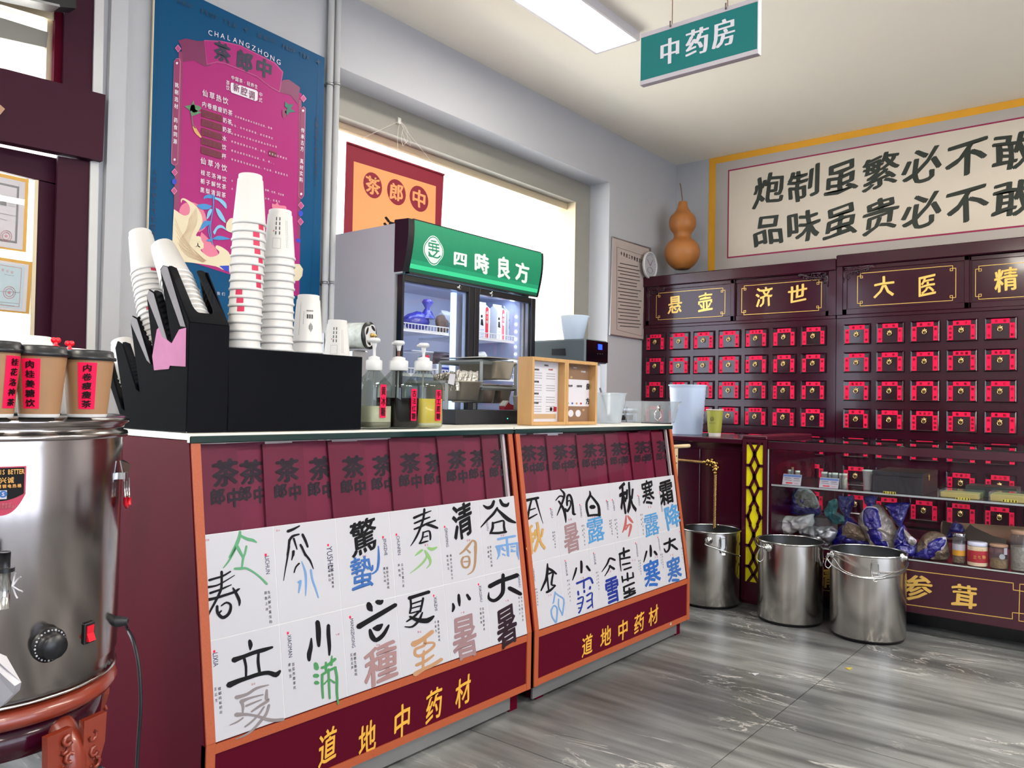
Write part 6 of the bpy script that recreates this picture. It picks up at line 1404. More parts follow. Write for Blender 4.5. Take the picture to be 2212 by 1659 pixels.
b = MB(); b.lathe([(UR * .96, 0), (UR * 1.035, .0), (UR * 1.04, .004), (UR * 1.035, .010), (UR * 1.0, .012), (UR * 1.01, .022), (UR * 1.045, .027), (UR * 1.045, .033), (UR * 1.0, .038), (UR * .96, .040), (UR * .9, .038), (0, .038)], (UC.x, UC.y, UZ0 + .42), 'urnsteel', 64, cap=False); lid = b.build('lid', t)
LZ = UZ0 + .42 + .0385
b = MB(); b.lathe([(UR * .99, 0), (UR * 1.002, .002), (UR * .99, .004)], (UC.x, UC.y, UZ0), 'steelb', 64, cap=False); b.build('foot_ring', t)
# direction on the cylinder seen at a pixel column
def cyl(px, py, r=UR):
    d = ray(px, py); ox, oy = -UC.x, -UC.y; a = d.x ** 2 + d.y ** 2; bb = 2 * (ox * d.x + oy * d.y); c_ = ox * ox + oy * oy - r * r; D = bb * bb - 4 * a * c_
    if D < 0: D = 0
    k = (-bb - math.sqrt(D)) / (2 * a); return CAM + d * k
def cylang(px, py): p = cyl(px, py); return math.atan2(p.y - UC.y, p.x - UC.x)
def cpatch(b, a0, a1, z0f, z1f, m_, e=.001, n=14):
    vs = []
    for i in range(n + 1):
        a = a0 + (a1 - a0) * i / n; r = UR + e
        vs.append((UC.x + r * math.cos(a), UC.y + r * math.sin(a), z0f(i / n))); vs.append((UC.x + r * math.cos(a), UC.y + r * math.sin(a), z1f(i / n)))
    b.add(vs, [(2 * i, 2 * i + 2, 2 * i + 3, 2 * i + 1) for i in range(n)], m_)
aR = cylang(56, 1030); dA = aR - cylang(0, 1030); aL = aR - dA * 2.0
zc_t = cyl(40, 1007).z; zc_b = cyl(20, 1113).z
b = MB(); Hh = zc_t - zc_b
arc = lambda u: zc_b + Hh * .0 + (abs(2 * u - 1) ** 2.6) * Hh * .42
cpatch(b, aL, aR, arc, lambda u: zc_t, 'labelred', .0008, 28)
cpatch(b, aL + .012, aR - .012, lambda u: zc_b + Hh * .30 + (abs(2 * u - 1) ** 2) * Hh * .13, lambda u: zc_t - .002, 'ink', .0014, 28)
def ctext(s_, a0, a1, z, sz, m_, e=.002, asp=.92):
    for i, ch in enumerate(s_):
        if ch == ' ': continue
        a = a0 + (a1 - a0) * i / max(1, len(s_) - 1); n_ = Vector((math.cos(a), math.sin(a), 0)); pl = Plane(UC + n_ * (UR + e), (-n_.y, n_.x, 0), (0, 0, 1)); pl.n = n_
        if pl.u.dot(RV) < 0: pl.u = -pl.u
        put(b, ch, pl, UC + n_ * (UR + e) + Vector((0, 0, z)), sz * asp, sz, m_, .0002, bold=.012)
ap = lambda px: cylang(px, 1020)
pz = lambda px, py: cyl(px, py).z
ctext('THE BEST IS BETTER', ap(0) - (ap(48) - ap(3)) / 8 * 9.3, ap(49), pz(25, 1019), .0108, 'labelgold', asp=.6)
ctext('兴诚', ap(7), ap(23), pz(15, 1037), .0102, 'labelgold'); ctext('不锈钢电热桶', ap(-12), ap(42), pz(15, 1050), .0062, 'labelgold')
cpatch(b, ap(-16), ap(16), lambda u: pz(8, 1078), lambda u: pz(8, 1059), 'paper', .0018, 6)
nn = ap(8); n_ = Vector((math.cos(nn), math.sin(nn), 0)); pl = Plane(UC + n_ * (UR + .0022), (-n_.y, n_.x, 0), (0, 0, 1)); pl.n = n_
if pl.u.dot(RV) < 0: pl.u = -pl.u
cc = UC + n_ * (UR + .0022) + Vector((0, 0, pz(8, 1067))); b.poly([cc + pl.u * (.0055 * math.cos(k * PI / 8)) + pl.v * (.0055 * math.sin(k * PI / 8)) for k in range(16)], 'p_dblue'); put(b, 'S', pl, cc, .008, .008, 'paper', .0005, bold=.04)
ctext('潮州市潮安区', ap(-14), ap(23), pz(8, 1089), .0045, 'p_lpink'); ctext('庵埠兴诚五金制品厂', ap(-22), ap(37), pz(8, 1095), .0045, 'p_lpink')
b.build('maker_label', t)
# thermostat knob, switch, latch, mains plug, tap
def on_cyl(px, py, e=0): p = cyl(px, py); n_ = (p - UC); n_.z = 0; n_.normalize(); return p + n_ * e, n_
p, n_ = on_cyl(103, 1392); R_ = .0205
b = MB(); b.lathe([(R_ * 1.3, -.004), (R_ * 1.35, .006), (R_ * 1.0, .009), (R_ * .98, .022), (R_ * .9, .026), (0, .026)], p, 'knobblack', 36, ax=n_, cap=False)
Rq = Vector((0, 0, 1)).rotation_difference(n_).to_matrix()
for k in range(20):
    a = k * PI / 13 + .4; c = p + Rq @ Vector((R_ * 1.17 * math.cos(a), R_ * 1.17 * math.sin(a), .0082)); b.ball(c, .0013 if k % 2 else .0019, 'paper', 6)
b.build('thermostat_knob', t)
p, n_ = on_cyl(191, 1367); tn = Vector((-n_.y, n_.x, 0)); T = Matrix((( tn.x, n_.x, 0, p.x), (tn.y, n_.y, 0, p.y), (0, 0, 1, p.z), (0, 0, 0, 1)))
b = MB(T); b.box(-.012, -.004, -.0175, .012, .003, .0175, 'knobblack', .001); b.build('switch_frame', t)
b = MB(T); b.prism([(-.008, .002, -.013), (-.008, .009, -.013), (-.008, .004, .0), (-.008, .005, .013), (-.008, .002, .013)], (.016, 0, 0), 'redplastic'); b.build('rocker_switch', t)
p, n_ = on_cyl(258, 1020); tn = Vector((-n_.y, n_.x, 0)); p = UC + Vector((n_.x, n_.y, 0)) * UR + Vector((0, 0, p.z))
f = lambda u_, o_, z_: p + tn * u_ + n_ * o_ + Vector((0, 0, z_))
b = MB(); b.prism([f(-.012, .002, .022), f(.012, .002, .022), f(.012, .014, .014), f(.010, .010, -.016), f(-.010, .010, -.016)], n_ * .002, 'steelb'); b.prism([f(-.010, -.002, .0), f(.010, -.002, .0), f(.010, .012, .0), f(-.010, .012, .0)], Vector((0, 0, -.012)), 'steelb')
for u_ in (-.008, 0.008): b.tube([f(u_, .010, -.012), f(u_, .013, -.05)], .0016, 'steelb', 6)
b.tube([f(-.008, .013, -.045), f(-.007, .013, -.058), f(0, .014, -.064), f(.007, .013, -.058), f(.008, .013, -.045)], .0035, 'redplastic', 8); b.tube([f(0, .016, -.01), f(0, .018, -.05)], .0016, 'steelb', 6); b.tube([f(0, .018, -.046), f(0, .018, -.060)], .0036, 'redplastic', 8)
b.build('latch', t)
p, n_ = on_cyl(250, 1343); b = MB(); p2 = UC + n_ * UR + Vector((0, 0, p.z)); b.lathe([(.010, -.01), (.010, .008), (.008, .014), (.007, .02)], p2, 'rubber', 14, ax=n_); b.build('socket', t)
cord_o = p2 + n_ * .018
cpl = XP(.86)
b = MB(); path = [cord_o] + [cpl.hit(x, y) for x, y in ((272, 1352), (288, 1385), (300, 1440), (304, 1520), (299, 1600), (296, 1659), (296, 1720))]
b.tube(smoothpath([tuple(q_) for q_ in path], 4), .0042, 'rubber', 8); single(b, 'power_cord', 'grey-black power cord hanging from the urn along the counter side', 'cord')
ta = cylang(0, 1230); n_ = Vector((math.cos(ta), math.sin(ta), 0)); tz = cyl(2, 1250).z; p = UC + n_ * UR + Vector((0, 0, tz))
b = MB(); b.tube([p, p + n_ * .05], .011, 'steelb', 12); b.tube([p + n_ * .05 + Vector((0, 0, .02)), p + n_ * .05 - Vector((0, 0, .035))], .009, 'steelb', 12); b.build('tap', t)
b = MB(); b.tube([p + n_ * .05 + Vector((0, 0, .018)), p + n_ * .052 + Vector((0, 0, .05))], .008, 'knobblack', 10); b.lathe([(.014, 0), (.014, .006)], p + n_ * .05 + Vector((0, 0, .02)), 'knobblack', 14); b.build('tap_handle', t)
# strings tied to the tap
b = MB(); q_ = p + n_ * .06; s0 = q_ + RV * .012
for dx, dz in ((.012, .014), (.016, -.008), (.004, .02), (.008, -.018)): b.tube([s0, s0 + RV * dx * .6 + Vector((0, 0, dz * .7)), s0 + RV * dx + Vector((0, 0, dz))], .0014, 'paper', 5)
b.build('tie_string', t)
# carved stool
SZ = UZ0 - .003; SR = .215
st = thing('carved_stool', (UC.x, UC.y, 0), 'carved red-brown wooden stool with curved legs under the steel urn', 'stool')
b = MB(); b.lathe([(0, 0), (SR * .9, 0), (SR * .97, .006), (SR, .018), (SR * .97, .03), (SR * .9, .036), (SR * .84, .037), (0, .037)], (UC.x, UC.y, SZ - .038), 'stoolwood', 48, cap=False); b.build('seat', st)
b = MB(); b.lathe([(SR * .82, -.055), (SR * .88, -.05), (SR * .9, -.0), (SR * .84, .0), (SR * .80, -.055)], (UC.x, UC.y, SZ - .038), 'darkwood', 48, cap=False); b.build('apron', st)
la0 = cylang(188, 1480)
for k in range(4):
    a = la0 - .14 + k * PI / 2; n_ = Vector((math.cos(a), math.sin(a), 0)); tn = Vector((-n_.y, n_.x, 0))
    prof = [(.80, -.04, .030), (.92, -.07, .034), (1.0, -.11, .032), (1.0, -.16, .027), (.92, -.23, .022), (.80, -.32, .019), (.76, -.42, .019), (.84, -.50, .022), (.98, -.545, .03)]
    rings = []
    for r, dz, w_ in [tuple(q_) for q_ in smoothpath(prof, 3)]:
        c = UC + n_ * SR * r + Vector((0, 0, SZ + dz)); rings.append([tuple(c + (tn * math.cos(q) * w_ * .75 + n_ * math.sin(q) * w_ * .6)) for q in [j * PI / 6 for j in range(12)]])
    rings[-1] = [(x, y, max(z, .002)) for x, y, z in rings[-1]]
    b = MB(); loft(b, rings, 'stoollight' if 0 else 'stoolwood', True, True); lg = b.build('leg', st)
    b = MB(); rr = random.Random(k)
    for j in range(34):
        s_ = rr.choice((-1, 1)); c = UC + n_ * (SR * rr.uniform(.97, 1.08)) + tn * s_ * rr.uniform(.018, .046) + Vector((0, 0, SZ - rr.uniform(.055, .155)))
        q0 = rr.random() * 6; b.tube([c + tn * (.008 * math.cos(q0 + m_ * .9)) + Vector((0, 0, .008 * math.sin(q0 + m_ * .9))) for m_ in range(6)], .0034, 'stoolwood', 5)
    for s_ in (-1, 1):
        q0 = UC + n_ * SR * 1.0 + Vector((0, 0, SZ)); b.prism([q0 + tn * s_ * .012 + Vector((0, 0, -.05)), q0 + tn * s_ * .058 + Vector((0, 0, -.05)), q0 + tn * s_ * .056 + Vector((0, 0, -.10)), q0 + tn * s_ * .038 + Vector((0, 0, -.15)), q0 + tn * s_ * .010 + Vector((0, 0, -.19))], n_ * .012, 'stoolwood')
    b.build('carved_knee', lg)
b = MB()
for k in range(4):
    a = la0 - .14 + k * PI / 2; c2 = UC + Vector((math.cos(a), math.sin(a), 0)) * SR * .74 + Vector((0, 0, .12)); c3 = UC + Vector((math.cos(a + PI), math.sin(a + PI), 0)) * SR * .74 + Vector((0, 0, .12))
    if k < 2: b.tube([c2, c3], .012, 'stoolwood', 8)
b.build('stretcher', st)
# ---- takeaway cups on the lid
def takeaway(px, pyb, yy_off, label, txt, txtpx, kind='kraft', hpx=112, s=1.0):
    d = ray(px, pyb); k = (LZ - H) / d.z if abs(d.z) > 1e-6 else 1.5
    # stand on the lid at a given distance from the camera
    D = yy_off; c = CAM + d * (D / math.hypot(d.x, d.y)); c.z = LZ
    t = thing('drink_cup', c, label, 'cup', 'takeaway cups on the urn lid')
    mw = D * s / FPX * 1.06
    rt, rb_, hh = 41 * mw, 31.5 * mw, hpx * mw
    m_ = 'kraft' if kind == 'kraft' else 'cup'
    b = MB(); 
    if kind == 'kraft': b.lathe([(rb_ * .96, 0), (rb_, .002), (rb_ + (rt - rb_) * .05, hh * .05)], c, 'cup', 32, cap=True); b.lathe([(rb_ + (rt - rb_) * .05, hh * .05), (rt, hh * .93), (rt, hh * .95)], c, 'kraft', 32, cap=False)
    else: b.lathe([(rb_ * .96, 0), (rb_, .002), (rt, hh * .93), (rt, hh * .95)], c, 'cup', 32, cap=True)
    b.build('cup_body', t)
    lm = 'lidblack' if kind == 'kraft' else 'white'
    b = MB(); b.lathe([(rt * 1.0, hh * .90), (rt * 1.08, hh * .905), (rt * 1.09, hh * .94), (rt * 1.07, hh * .955), (rt * 1.0, hh * .965), (rt * .97, hh * 1.04), (rt * .93, hh * 1.06), (rt * .88, hh * 1.045), (0, hh * 1.045)], c, lm, 32, cap=False); b.build('lid', t)
    if txt:
        n_ = Vector((-c.x, -c.y, 0)).normalized(); tn = Vector((-n_.y, n_.x, 0)); tn = tn if tn.dot(RV) > 0 else -tn
        ang = txtpx / 41.0; n2 = (n_ * math.cos(ang) + tn * math.sin(ang)).normalized(); t2 = (tn * math.cos(ang) - n_ * math.sin(ang)).normalized()
        sl_ = (rt - rb_) / (hh * .93); pl = Plane(c, t2, Vector((n2.x * sl_, n2.y * sl_, 1)).normalized()); pl.n = (n2 - Vector((0, 0, sl_))).normalized()
        at = lambda u_, v_, e: c + n2 * (rb_ + (rt - rb_) * v_ / .93) + t2 * u_ * rt + Vector((0, 0, v_ * hh)) + pl.n * e
        b = MB(); n = 8; vs = []
        for i in range(n + 1):
            a = -.38 + .76 * i / n; nn2 = (n2 * math.cos(a) + t2 * math.sin(a))
            for v_ in (.13, .86): r = rb_ + (rt - rb_) * v_ / .93 + .0006; vs.append(c + nn2 * r + Vector((0, 0, v_ * hh)))
        b.add(vs, [(2 * i, 2 * i + 2, 2 * i + 3, 2 * i + 1) for i in range(n)], 'tagred')
        n = len(txt)
        for i, ch in enumerate(txt): put(b, ch, pl, at(0, .86 - .73 * (i + .6) / (n + .2), .0014), 15.5 * mw, 13.5 * mw if n > 4 else 17 * mw, 'ink', .0002, bold=.03, wob=.03)
        b.build('name_label', t)
    return t, c, mw, hh
t1, c1, m1, h1 = takeaway(188, 904, 1.50, 'kraft paper cup with black lid, right one on the urn lid, five character red label', '内卷瘦瘦茶', -2)
t2, c2, m2, h2 = takeaway(84, 904, 1.47, 'kraft paper cup with black lid, middle one on the urn lid, ginger drink label', '肉桂姜糖饮', -16, hpx=117)
t3, c3, m3, h3 = takeaway(-18, 902, 1.45, 'kraft paper cup with black lid cut off by the left picture edge', '桂花洛神茶', 34, hpx=122)
for (tt, c, mw, dx, dn) in ((t2, c2, m2, 1.5 * 15, .5), (t1, c1, m1, -30, .3)):
    pass
for tt, c, mw, hh, dx in ((t2, c2, m2, h2, 22), (t1, c1, m1, h1, -31)):
    b = MB(); n_ = Vector((c.x, c.y, 0)).normalized(); tn = Vector((n_.y, -n_.x, 0)); o = c + tn * dx * mw + n_ * 8 * mw + Vector((0, 0, hh * 1.045))
    b.lathe([(.0065, 0), (.0065, .003), (.003, .005), (.003, .01)], o, 'heartred', 12); b.ball(o + tn * .003 + Vector((0, 0, .013)), .0048, 'heartred', 10, (1, .6, 1)); b.ball(o - tn * .003 + Vector((0, 0, .013)), .0048, 'heartred', 10, (1, .6, 1)); b.build('lid_plug', tt)
takeaway(50, 900, 1.66, 'white paper cup with white lid standing behind the kraft cups on the urn', '', 0, kind='white', hpx=128)
takeaway(130, 902, 1.69, 'white paper cup without label between the two kraft cups, farther back on the urn', '', 0, kind='white', hpx=110)
b = MB(); c = CAM + ray(40, 903) * 1.62 / math.hypot(ray(40, 903).x, ray(40, 903).y); c.z = LZ; b.box(c.x - .04, c.y - .05, LZ + .0002, c.x + .05, c.y + .04, LZ + .004, 'lidblack', .001)
single(b, 'cup_mat', 'thin black mat under the white cups on the urn lid', 'mat')
# crumpled white paper hanging in at the lower left edge
b = MB(); q = lambda x, y, d: CAM + ray(x, y) * d
pts = [(-60, 1400), (0, 1425), (32, 1482), (29, 1499), (0, 1528), (-60, 1560)]
A = [q(x, y, .92 + .02 * math.sin(i * 2.1)) for i, (x, y) in enumerate(pts)]; b.prism(A, FV * .012, 'paper'); b.prism([q(x, y, .95) for x, y in ((-60, 1395), (2, 1440), (20, 1480), (0, 1515), (-60, 1540))], FV * .01, 'cup')
b.prism([q(-140, 1390, .93), q(-60, 1400, .93), q(-60, 1560, .95), q(-140, 1600, .96)], FV * .02, 'paper')
pw = single(b, 'paper_sleeve', 'folded white paper corner reaching in at the lower left picture edge', 'paper')
# ---------------------------------------------------------------- certificates on the glass door, poster strip
CPp = YP(YW + .045)
def cert(px4, inner, m_in, label, top):
    t = thing('framed_certificate', CPp.hit(*px4[1]), label, 'certificate'); b = MB(); slab(b, CPp, px4, 'certgold', .016); b.build('frame', t)
    q = CPp.off(.0165); b = MB(); slab(b, q, inner, 'certp', .0006)
    w0 = 12; ctr = [(x - (x - inner[0][0]) * 0 , y) for x, y in inner]; cxm = sum(x for x, y in inner) / 4; cym = sum(y for x, y in inner) / 4
    sh_ = lambda k: [(cxm + (x - cxm) * k, cym + (y - cym) * k) for x, y in inner]
    q2 = q.off(.001)
    if top: slab(b, q2, sh_(.84), 'certgrey', .0004); slab(b, q2.off(.0006), sh_(.78), 'certp', .0004)
    else: slab(b, q2, sh_(.90), m_in, .0004); pxline(b, q2.off(.0008), sh_(.82), 1.0, 'certpink', e=.0003, close=True)
    q3 = q.off(.003); cxs, cys, rs_ = (13, 510, 12) if top else (20, 632, 13)
    for rr_ in (1.0, .66): pxline(b, q3, [(cxs + rs_ * rr_ * math.cos(k * PI / 12), cys + rs_ * rr_ * math.sin(k * PI / 12)) for k in range(24)], 1.0, 'certpink', close=True)
    pxpoly(b, q3, [(cxs + rs_ * (.35 if k % 2 == 0 else .15) * math.sin(k * PI / 5), cys - rs_ * (.35 if k % 2 == 0 else .15) * math.cos(k * PI / 5)) for k in range(10)], 'certpink')
    if top:
        pxpoly(b, q3, [(0, 431), (14, 434), (14, 445), (0, 442)], 'certgrey'); [pxline(b, q3, [(18, 436 + 4 * k), (33, 439 + 4 * k)], .6, 'certgrey') for k in range(3)]; [pxline(b, q3, [(-30, 455 + 9 * k), (35 - 20 * (k % 2), 467 + 9 * k)], .7, 'certgrey') for k in range(2)]
    else:
        line(b, '登记证', q3, 6, 583, 26, 588, 6, 'certpink', e=.0003); pxline(b, q3, [(10, 593), (30, 596)], .6, 'certgrey'); [pxline(b, q3, [(-20, 650 + 5 * k), (40 - 9 * k, 656 + 5 * k)], .6, 'certgrey') for k in range(2)]; pxline(b, q3, [(-20, 628), (42, 632)], .6, 'certgrey')
    b.build('certificate_sheet', t)
    b = MB(); slab(b, CPp.off(.0205), inner, 'glass', .001); b.build('cover_glass', t)
cert([(-110, 352), (59, 389), (53, 546), (-110, 523)], [(-105, 359), (54.5, 394), (48.5, 540), (-105, 517)], 'certp', 'upper gold framed certificate with a red seal hanging on the entrance door', True)
cert([(-110, 540), (66.5, 567), (59.5, 679), (-110, 663)], [(-105, 546), (62, 572), (55.5, 674), (-105, 658)], 'certb', 'lower gold framed pale blue certificate hanging on the entrance door', False)
b = MB(); slab(b, YP(YW + .08), [(-110, 738), (54, 743), (53, 800), (-110, 800)], 'tealstrip', .002); single(b, 'door_poster', 'pale teal strip stuck at the bottom of the entrance door glass', 'poster')
b = MB(); c = CAM + ray(10, 900) * 1.70; c.z = LZ; mz = 1.7 / FPX
b.box(c.x - .05, c.y + .02, LZ, c.x + .034, c.y + .08, LZ + 150 * mz, 'cardb', .002); single(b, 'cardboard_box', 'small brown cardboard box behind the cups at the left picture edge', 'box')
b = MB(); slab(b, YP(YW - .06), [(-30, 225), (0, 227), (10, 236), (0, 248), (-30, 262)], 'cardb', .004); single(b, 'cardboard_tag', 'corner of a brown card on the dark red beam at the left picture edge', 'card')
# ================================================================ GLASS SHOWCASE, SIDE COUNTER, LATTICE POST
mat('latticey', (244, 232, 14), .5)
mat('latred', (66, 14, 34), .3, spec=.5)
mat('deepred', (58, 8, 30), .25, spec=.5, coat=.3)
mat('shelfedge', (170, 182, 178), .15, spec=.8)
mat('velvet', (34, 30, 36), .8)
glass('showglass', (250, 249, 252), .55)
glass('shelfglass', (220, 220, 224), .9, 0.02, .12, (120, 118, 122))
glass('milky2', (240, 246, 252), .5, .15, .8, (216, 228, 246))
mat('olive', (148, 150, 60), .5)
mat('leafg', (20, 62, 56), .4)
mat('creamwood', (214, 190, 150), .5)
mat('ropegold', (178, 142, 88), .35, metal=.7)
mat('cardblue', (92, 124, 186), .5)
mat('vialglass', (210, 214, 206), .2, spec=.7)
mat('beads', (196, 186, 160), .6, vary=.5, vscale=80)
mat('cork', (150, 104, 76), .7)
glass('vialg', (226, 230, 222), 1, .03, .3)
mat('boxblack', (40, 40, 42), .35, spec=.5)
mat('casketgold', (206, 184, 76), .35, metal=.3)
mat('numgold', (210, 200, 80), .4, metal=.3)
mat('bagclear', (150, 146, 134), .16, spec=1.0, coat=.6, bump=1.0, bscale=60, vary=.35, vscale=25)
mat('herb', (124, 108, 84), .35, coat=.5, bump=1.2, bscale=90, vary=.5, vscale=60)
mat('bagnavy', (18, 14, 128), .14, spec=1.0, coat=.6, bump=1.0, bscale=55, vary=.35, vscale=22)
mat('bagteal', (70, 150, 158), .3, spec=.5, bump=1.0, bscale=30, vary=.2, vscale=10)
mat('bagmilk', (206, 210, 206), .35, bump=1.0, bscale=22)
mat('bagsilver', (150, 156, 158), .2, metal=.5, bump=1.0, bscale=22)
mat('baglinew', (200, 200, 210), .4)
mat('kraftbox', (110, 104, 104), .7)
mat('kraftroll', (190, 140, 112), .7)
mat('kraftdark', (88, 74, 62), .7)
glass('jarg', (236, 238, 232), .8, .02, .08)
mat('yellowband', (214, 158, 44), .5)
mat('redband', (176, 36, 48), .5)
mat('cream', (226, 208, 170), .5)
mat('nuts', (150, 126, 88), .7, bump=1.2, bscale=70, vary=.45, vscale=50)
mat('seeds', (140, 116, 90), .7, bump=1.2, bscale=140, vary=.5, vscale=120)
mat('corklid', (176, 142, 112), .6)
mat('tagring', (186, 198, 198), .4, metal=.3)
mat('bucketsteel', (205, 200, 196), .22, metal=1.0, vary=.22, vscale=5, stretch=(1, 1, .25), bump=.04, bscale=6)
mat('bucketin', (120, 122, 124), .3, metal=1.0)
SX = 4.21                      # plane of the showcase front
SP = XP(SX); hz = lambda x, y: SP.hit(x, y)
ST = hz(1661.6, 950.6).z       # top of the case
yA = hz(1658, 950).y; yB = -0.9; XB = 4.93
sc_ = thing('glass_showcase', ((SX + XB) / 2, (yA + yB) / 2, 0), 'dark red glass showcase full of blue bags, gold lettered base, at the right', 'showcase')
zg0 = hz(1956, 1209).z; zbot = hz(1942, 1319).z; zr = hz(1700, 975).z
b = MB(); b.box(SX, yA, ST - .05, SX + .02, yB, ST - .006, 'deepred', .003); b.build('top_rail', sc_)
b = MB(); b.box(SX, yA, zbot, SX + .02, yB, zg0, 'deepred', .003); bp_ = b.build('base_panel', sc_)
b = MB(); b.box(SX + .021, yA, zg0 - .02, XB, yB, zg0 - .002, 'deepred'); b.build('floor_board', sc_)
b = MB(); b.box(SX - .002, yA, ST - .006, XB + .01, yB, ST, 'glassg'); b.build('top_glass', sc_)
b = MB(); b.box(SX + .004, yA - .02, zg0, SX + .009, yB + .02, ST - .05, 'showglass'); b.build('front_glass', sc_)
b = MB(); b.box(SX - .001, yA - .008, zg0, SX + .003, yA - .003, ST - .05, 'shelfedge'); b.box(SX - .001, yA, zg0, SX + .003, yB, zg0 + .006, 'shelfedge'); b.build('edge_trim', sc_)
b = MB(); b.box(SX + .02, yA, zbot, XB, yA - .018, ST - .006, 'deepred'); b.build('end_panel', sc_)
b = MB(); b.box(SX + .02, yB + .018, zbot, XB, yB, ST - .006, 'deepred'); b.build('end_panel', sc_)
b = MB(); b.box(XB - .03, yA - .02, ST - .05, XB, yB + .02, ST - .006, 'deepred'); b.build('rear_rail', sc_)
zs = hz(1661, 1046).z
b = MB(); b.box(SX + .012, yA - .02, zs - .007, XB - .06, yB + .02, zs, 'shelfglass'); b.box(SX + .010, yA - .02, zs - .008, SX + .0118, yB + .02, zs + .001, 'shelfedge'); b.build('glass_shelf', sc_)
for yy in (yA - .1, yB + .1):
    for xx in (SX + .12, XB - .08): b = MB(); b.box(xx, yy, 0, xx + .05, yy - .05, zbot, 'deepred'); b.build('leg', sc_)
b = MB(); b.box(SX + .2, yA, .0, SX + .22, yB, zbot, 'black'); b.build('shade_under_case', sc_)
# gold lines and lettering on the base panel
b = MB(); KS = 2.865; SO = (1440, 900); q = SP
gl = lambda pts, w_=1.6, close=False: pxline(b, q, pts, w_, 'gold', SO, KS, .0006, close)
gl([(1430, 935), (1545, 955), (2145, 1030), (2145, 1072), (2212, 1082)]); gl([(1455, 945), (1447, 1140), (1475, 1160), (2140, 1252), (2140, 1212), (2212, 1220)])
gl([(2212, 1038), (2186, 1036), (2180, 1264), (2212, 1268)]); gl([(1430, 935), (1420, 1120), (1447, 1140)], 1.0)
gl([(1025, 885), (965, 878), (945, 1050), (960, 1072), (1025, 1080)], 1.2)
b.build('gold_border', bp_)
for ch, x, y, w_, h_ in (('参', 1552, 1058, 190, 160), ('茸', 1843, 1112, 170, 150), ('精', 985, 1000, 120, 130)):
    b = MB(); gp(b, ch, q, SO[0] + x / KS, SO[1] + y / KS, w_ / KS, h_ / KS, 'gold', e=.0008, bold=.03, shear=.10, wob=.03); b.build('gold_character', bp_)
# lattice post
y0 = hz(1603, 1100).y; y1 = yA + .002
lp = thing('lattice_post', (SX, (y0 + y1) / 2, 0), 'dark red post with yellow panel behind openwork lattice between showcase and side counter', 'post')
b = MB(); b.box(SX + .012, y0, .0, XB, y1, ST + .004, 'latred'); b.build('post_body', lp)
b = MB(); b.box(SX + .004, y0 - .02, .10, SX + .011, y1 + .02, ST - .03, 'latticey'); b.build('yellow_panel', lp)
zt_l, zb_l = hz(1630, 956).z, hz(1622, 1257).z
b = MB(); w_ = .016
b.box(SX - .004, y0, 0.02, SX + .012, y0 - .022, ST + .002, 'latred'); b.box(SX - .004, y1 + .022, 0.02, SX + .012, y1, ST + .002, 'latred')
b.box(SX - .0035, y0 - .02, zt_l, SX + .012, y1 + .02, ST + .001, 'latred'); b.box(SX - .0035, y0 - .02, .02, SX + .012, y1 + .02, zb_l, 'latred'); b.build('post_frame', lp)
b = MB(); b.box(SX - .006, y0 + .001, ST + .002, XB, y1, ST + .02, 'latred', .004); b.build('post_cap', lp)
ym, hw = (y0 + y1) / 2, (y0 - y1) / 2 - .02
def lat(pts):
    b = MB(); 
    for (ya_, za_), (yb2, zb2) in zip(pts, pts[1:]):
        p, q2 = Vector((SX + .002, ym + ya_ * hw, za_)), Vector((SX + .002, ym + yb2 * hw, zb2)); d = (q2 - p).normalized(); s_ = Vector((0, -d.z, d.y)) * .0075; p = p - d * .003; q2 = q2 + d * .003
        b.prism([p - s_, q2 - s_, q2 + s_, p + s_], (-.006, 0, 0), 'latred')
    b.build('lattice_bar', lp)
Hl = zt_l - zb_l; Z = lambda v: zt_l - Hl * v
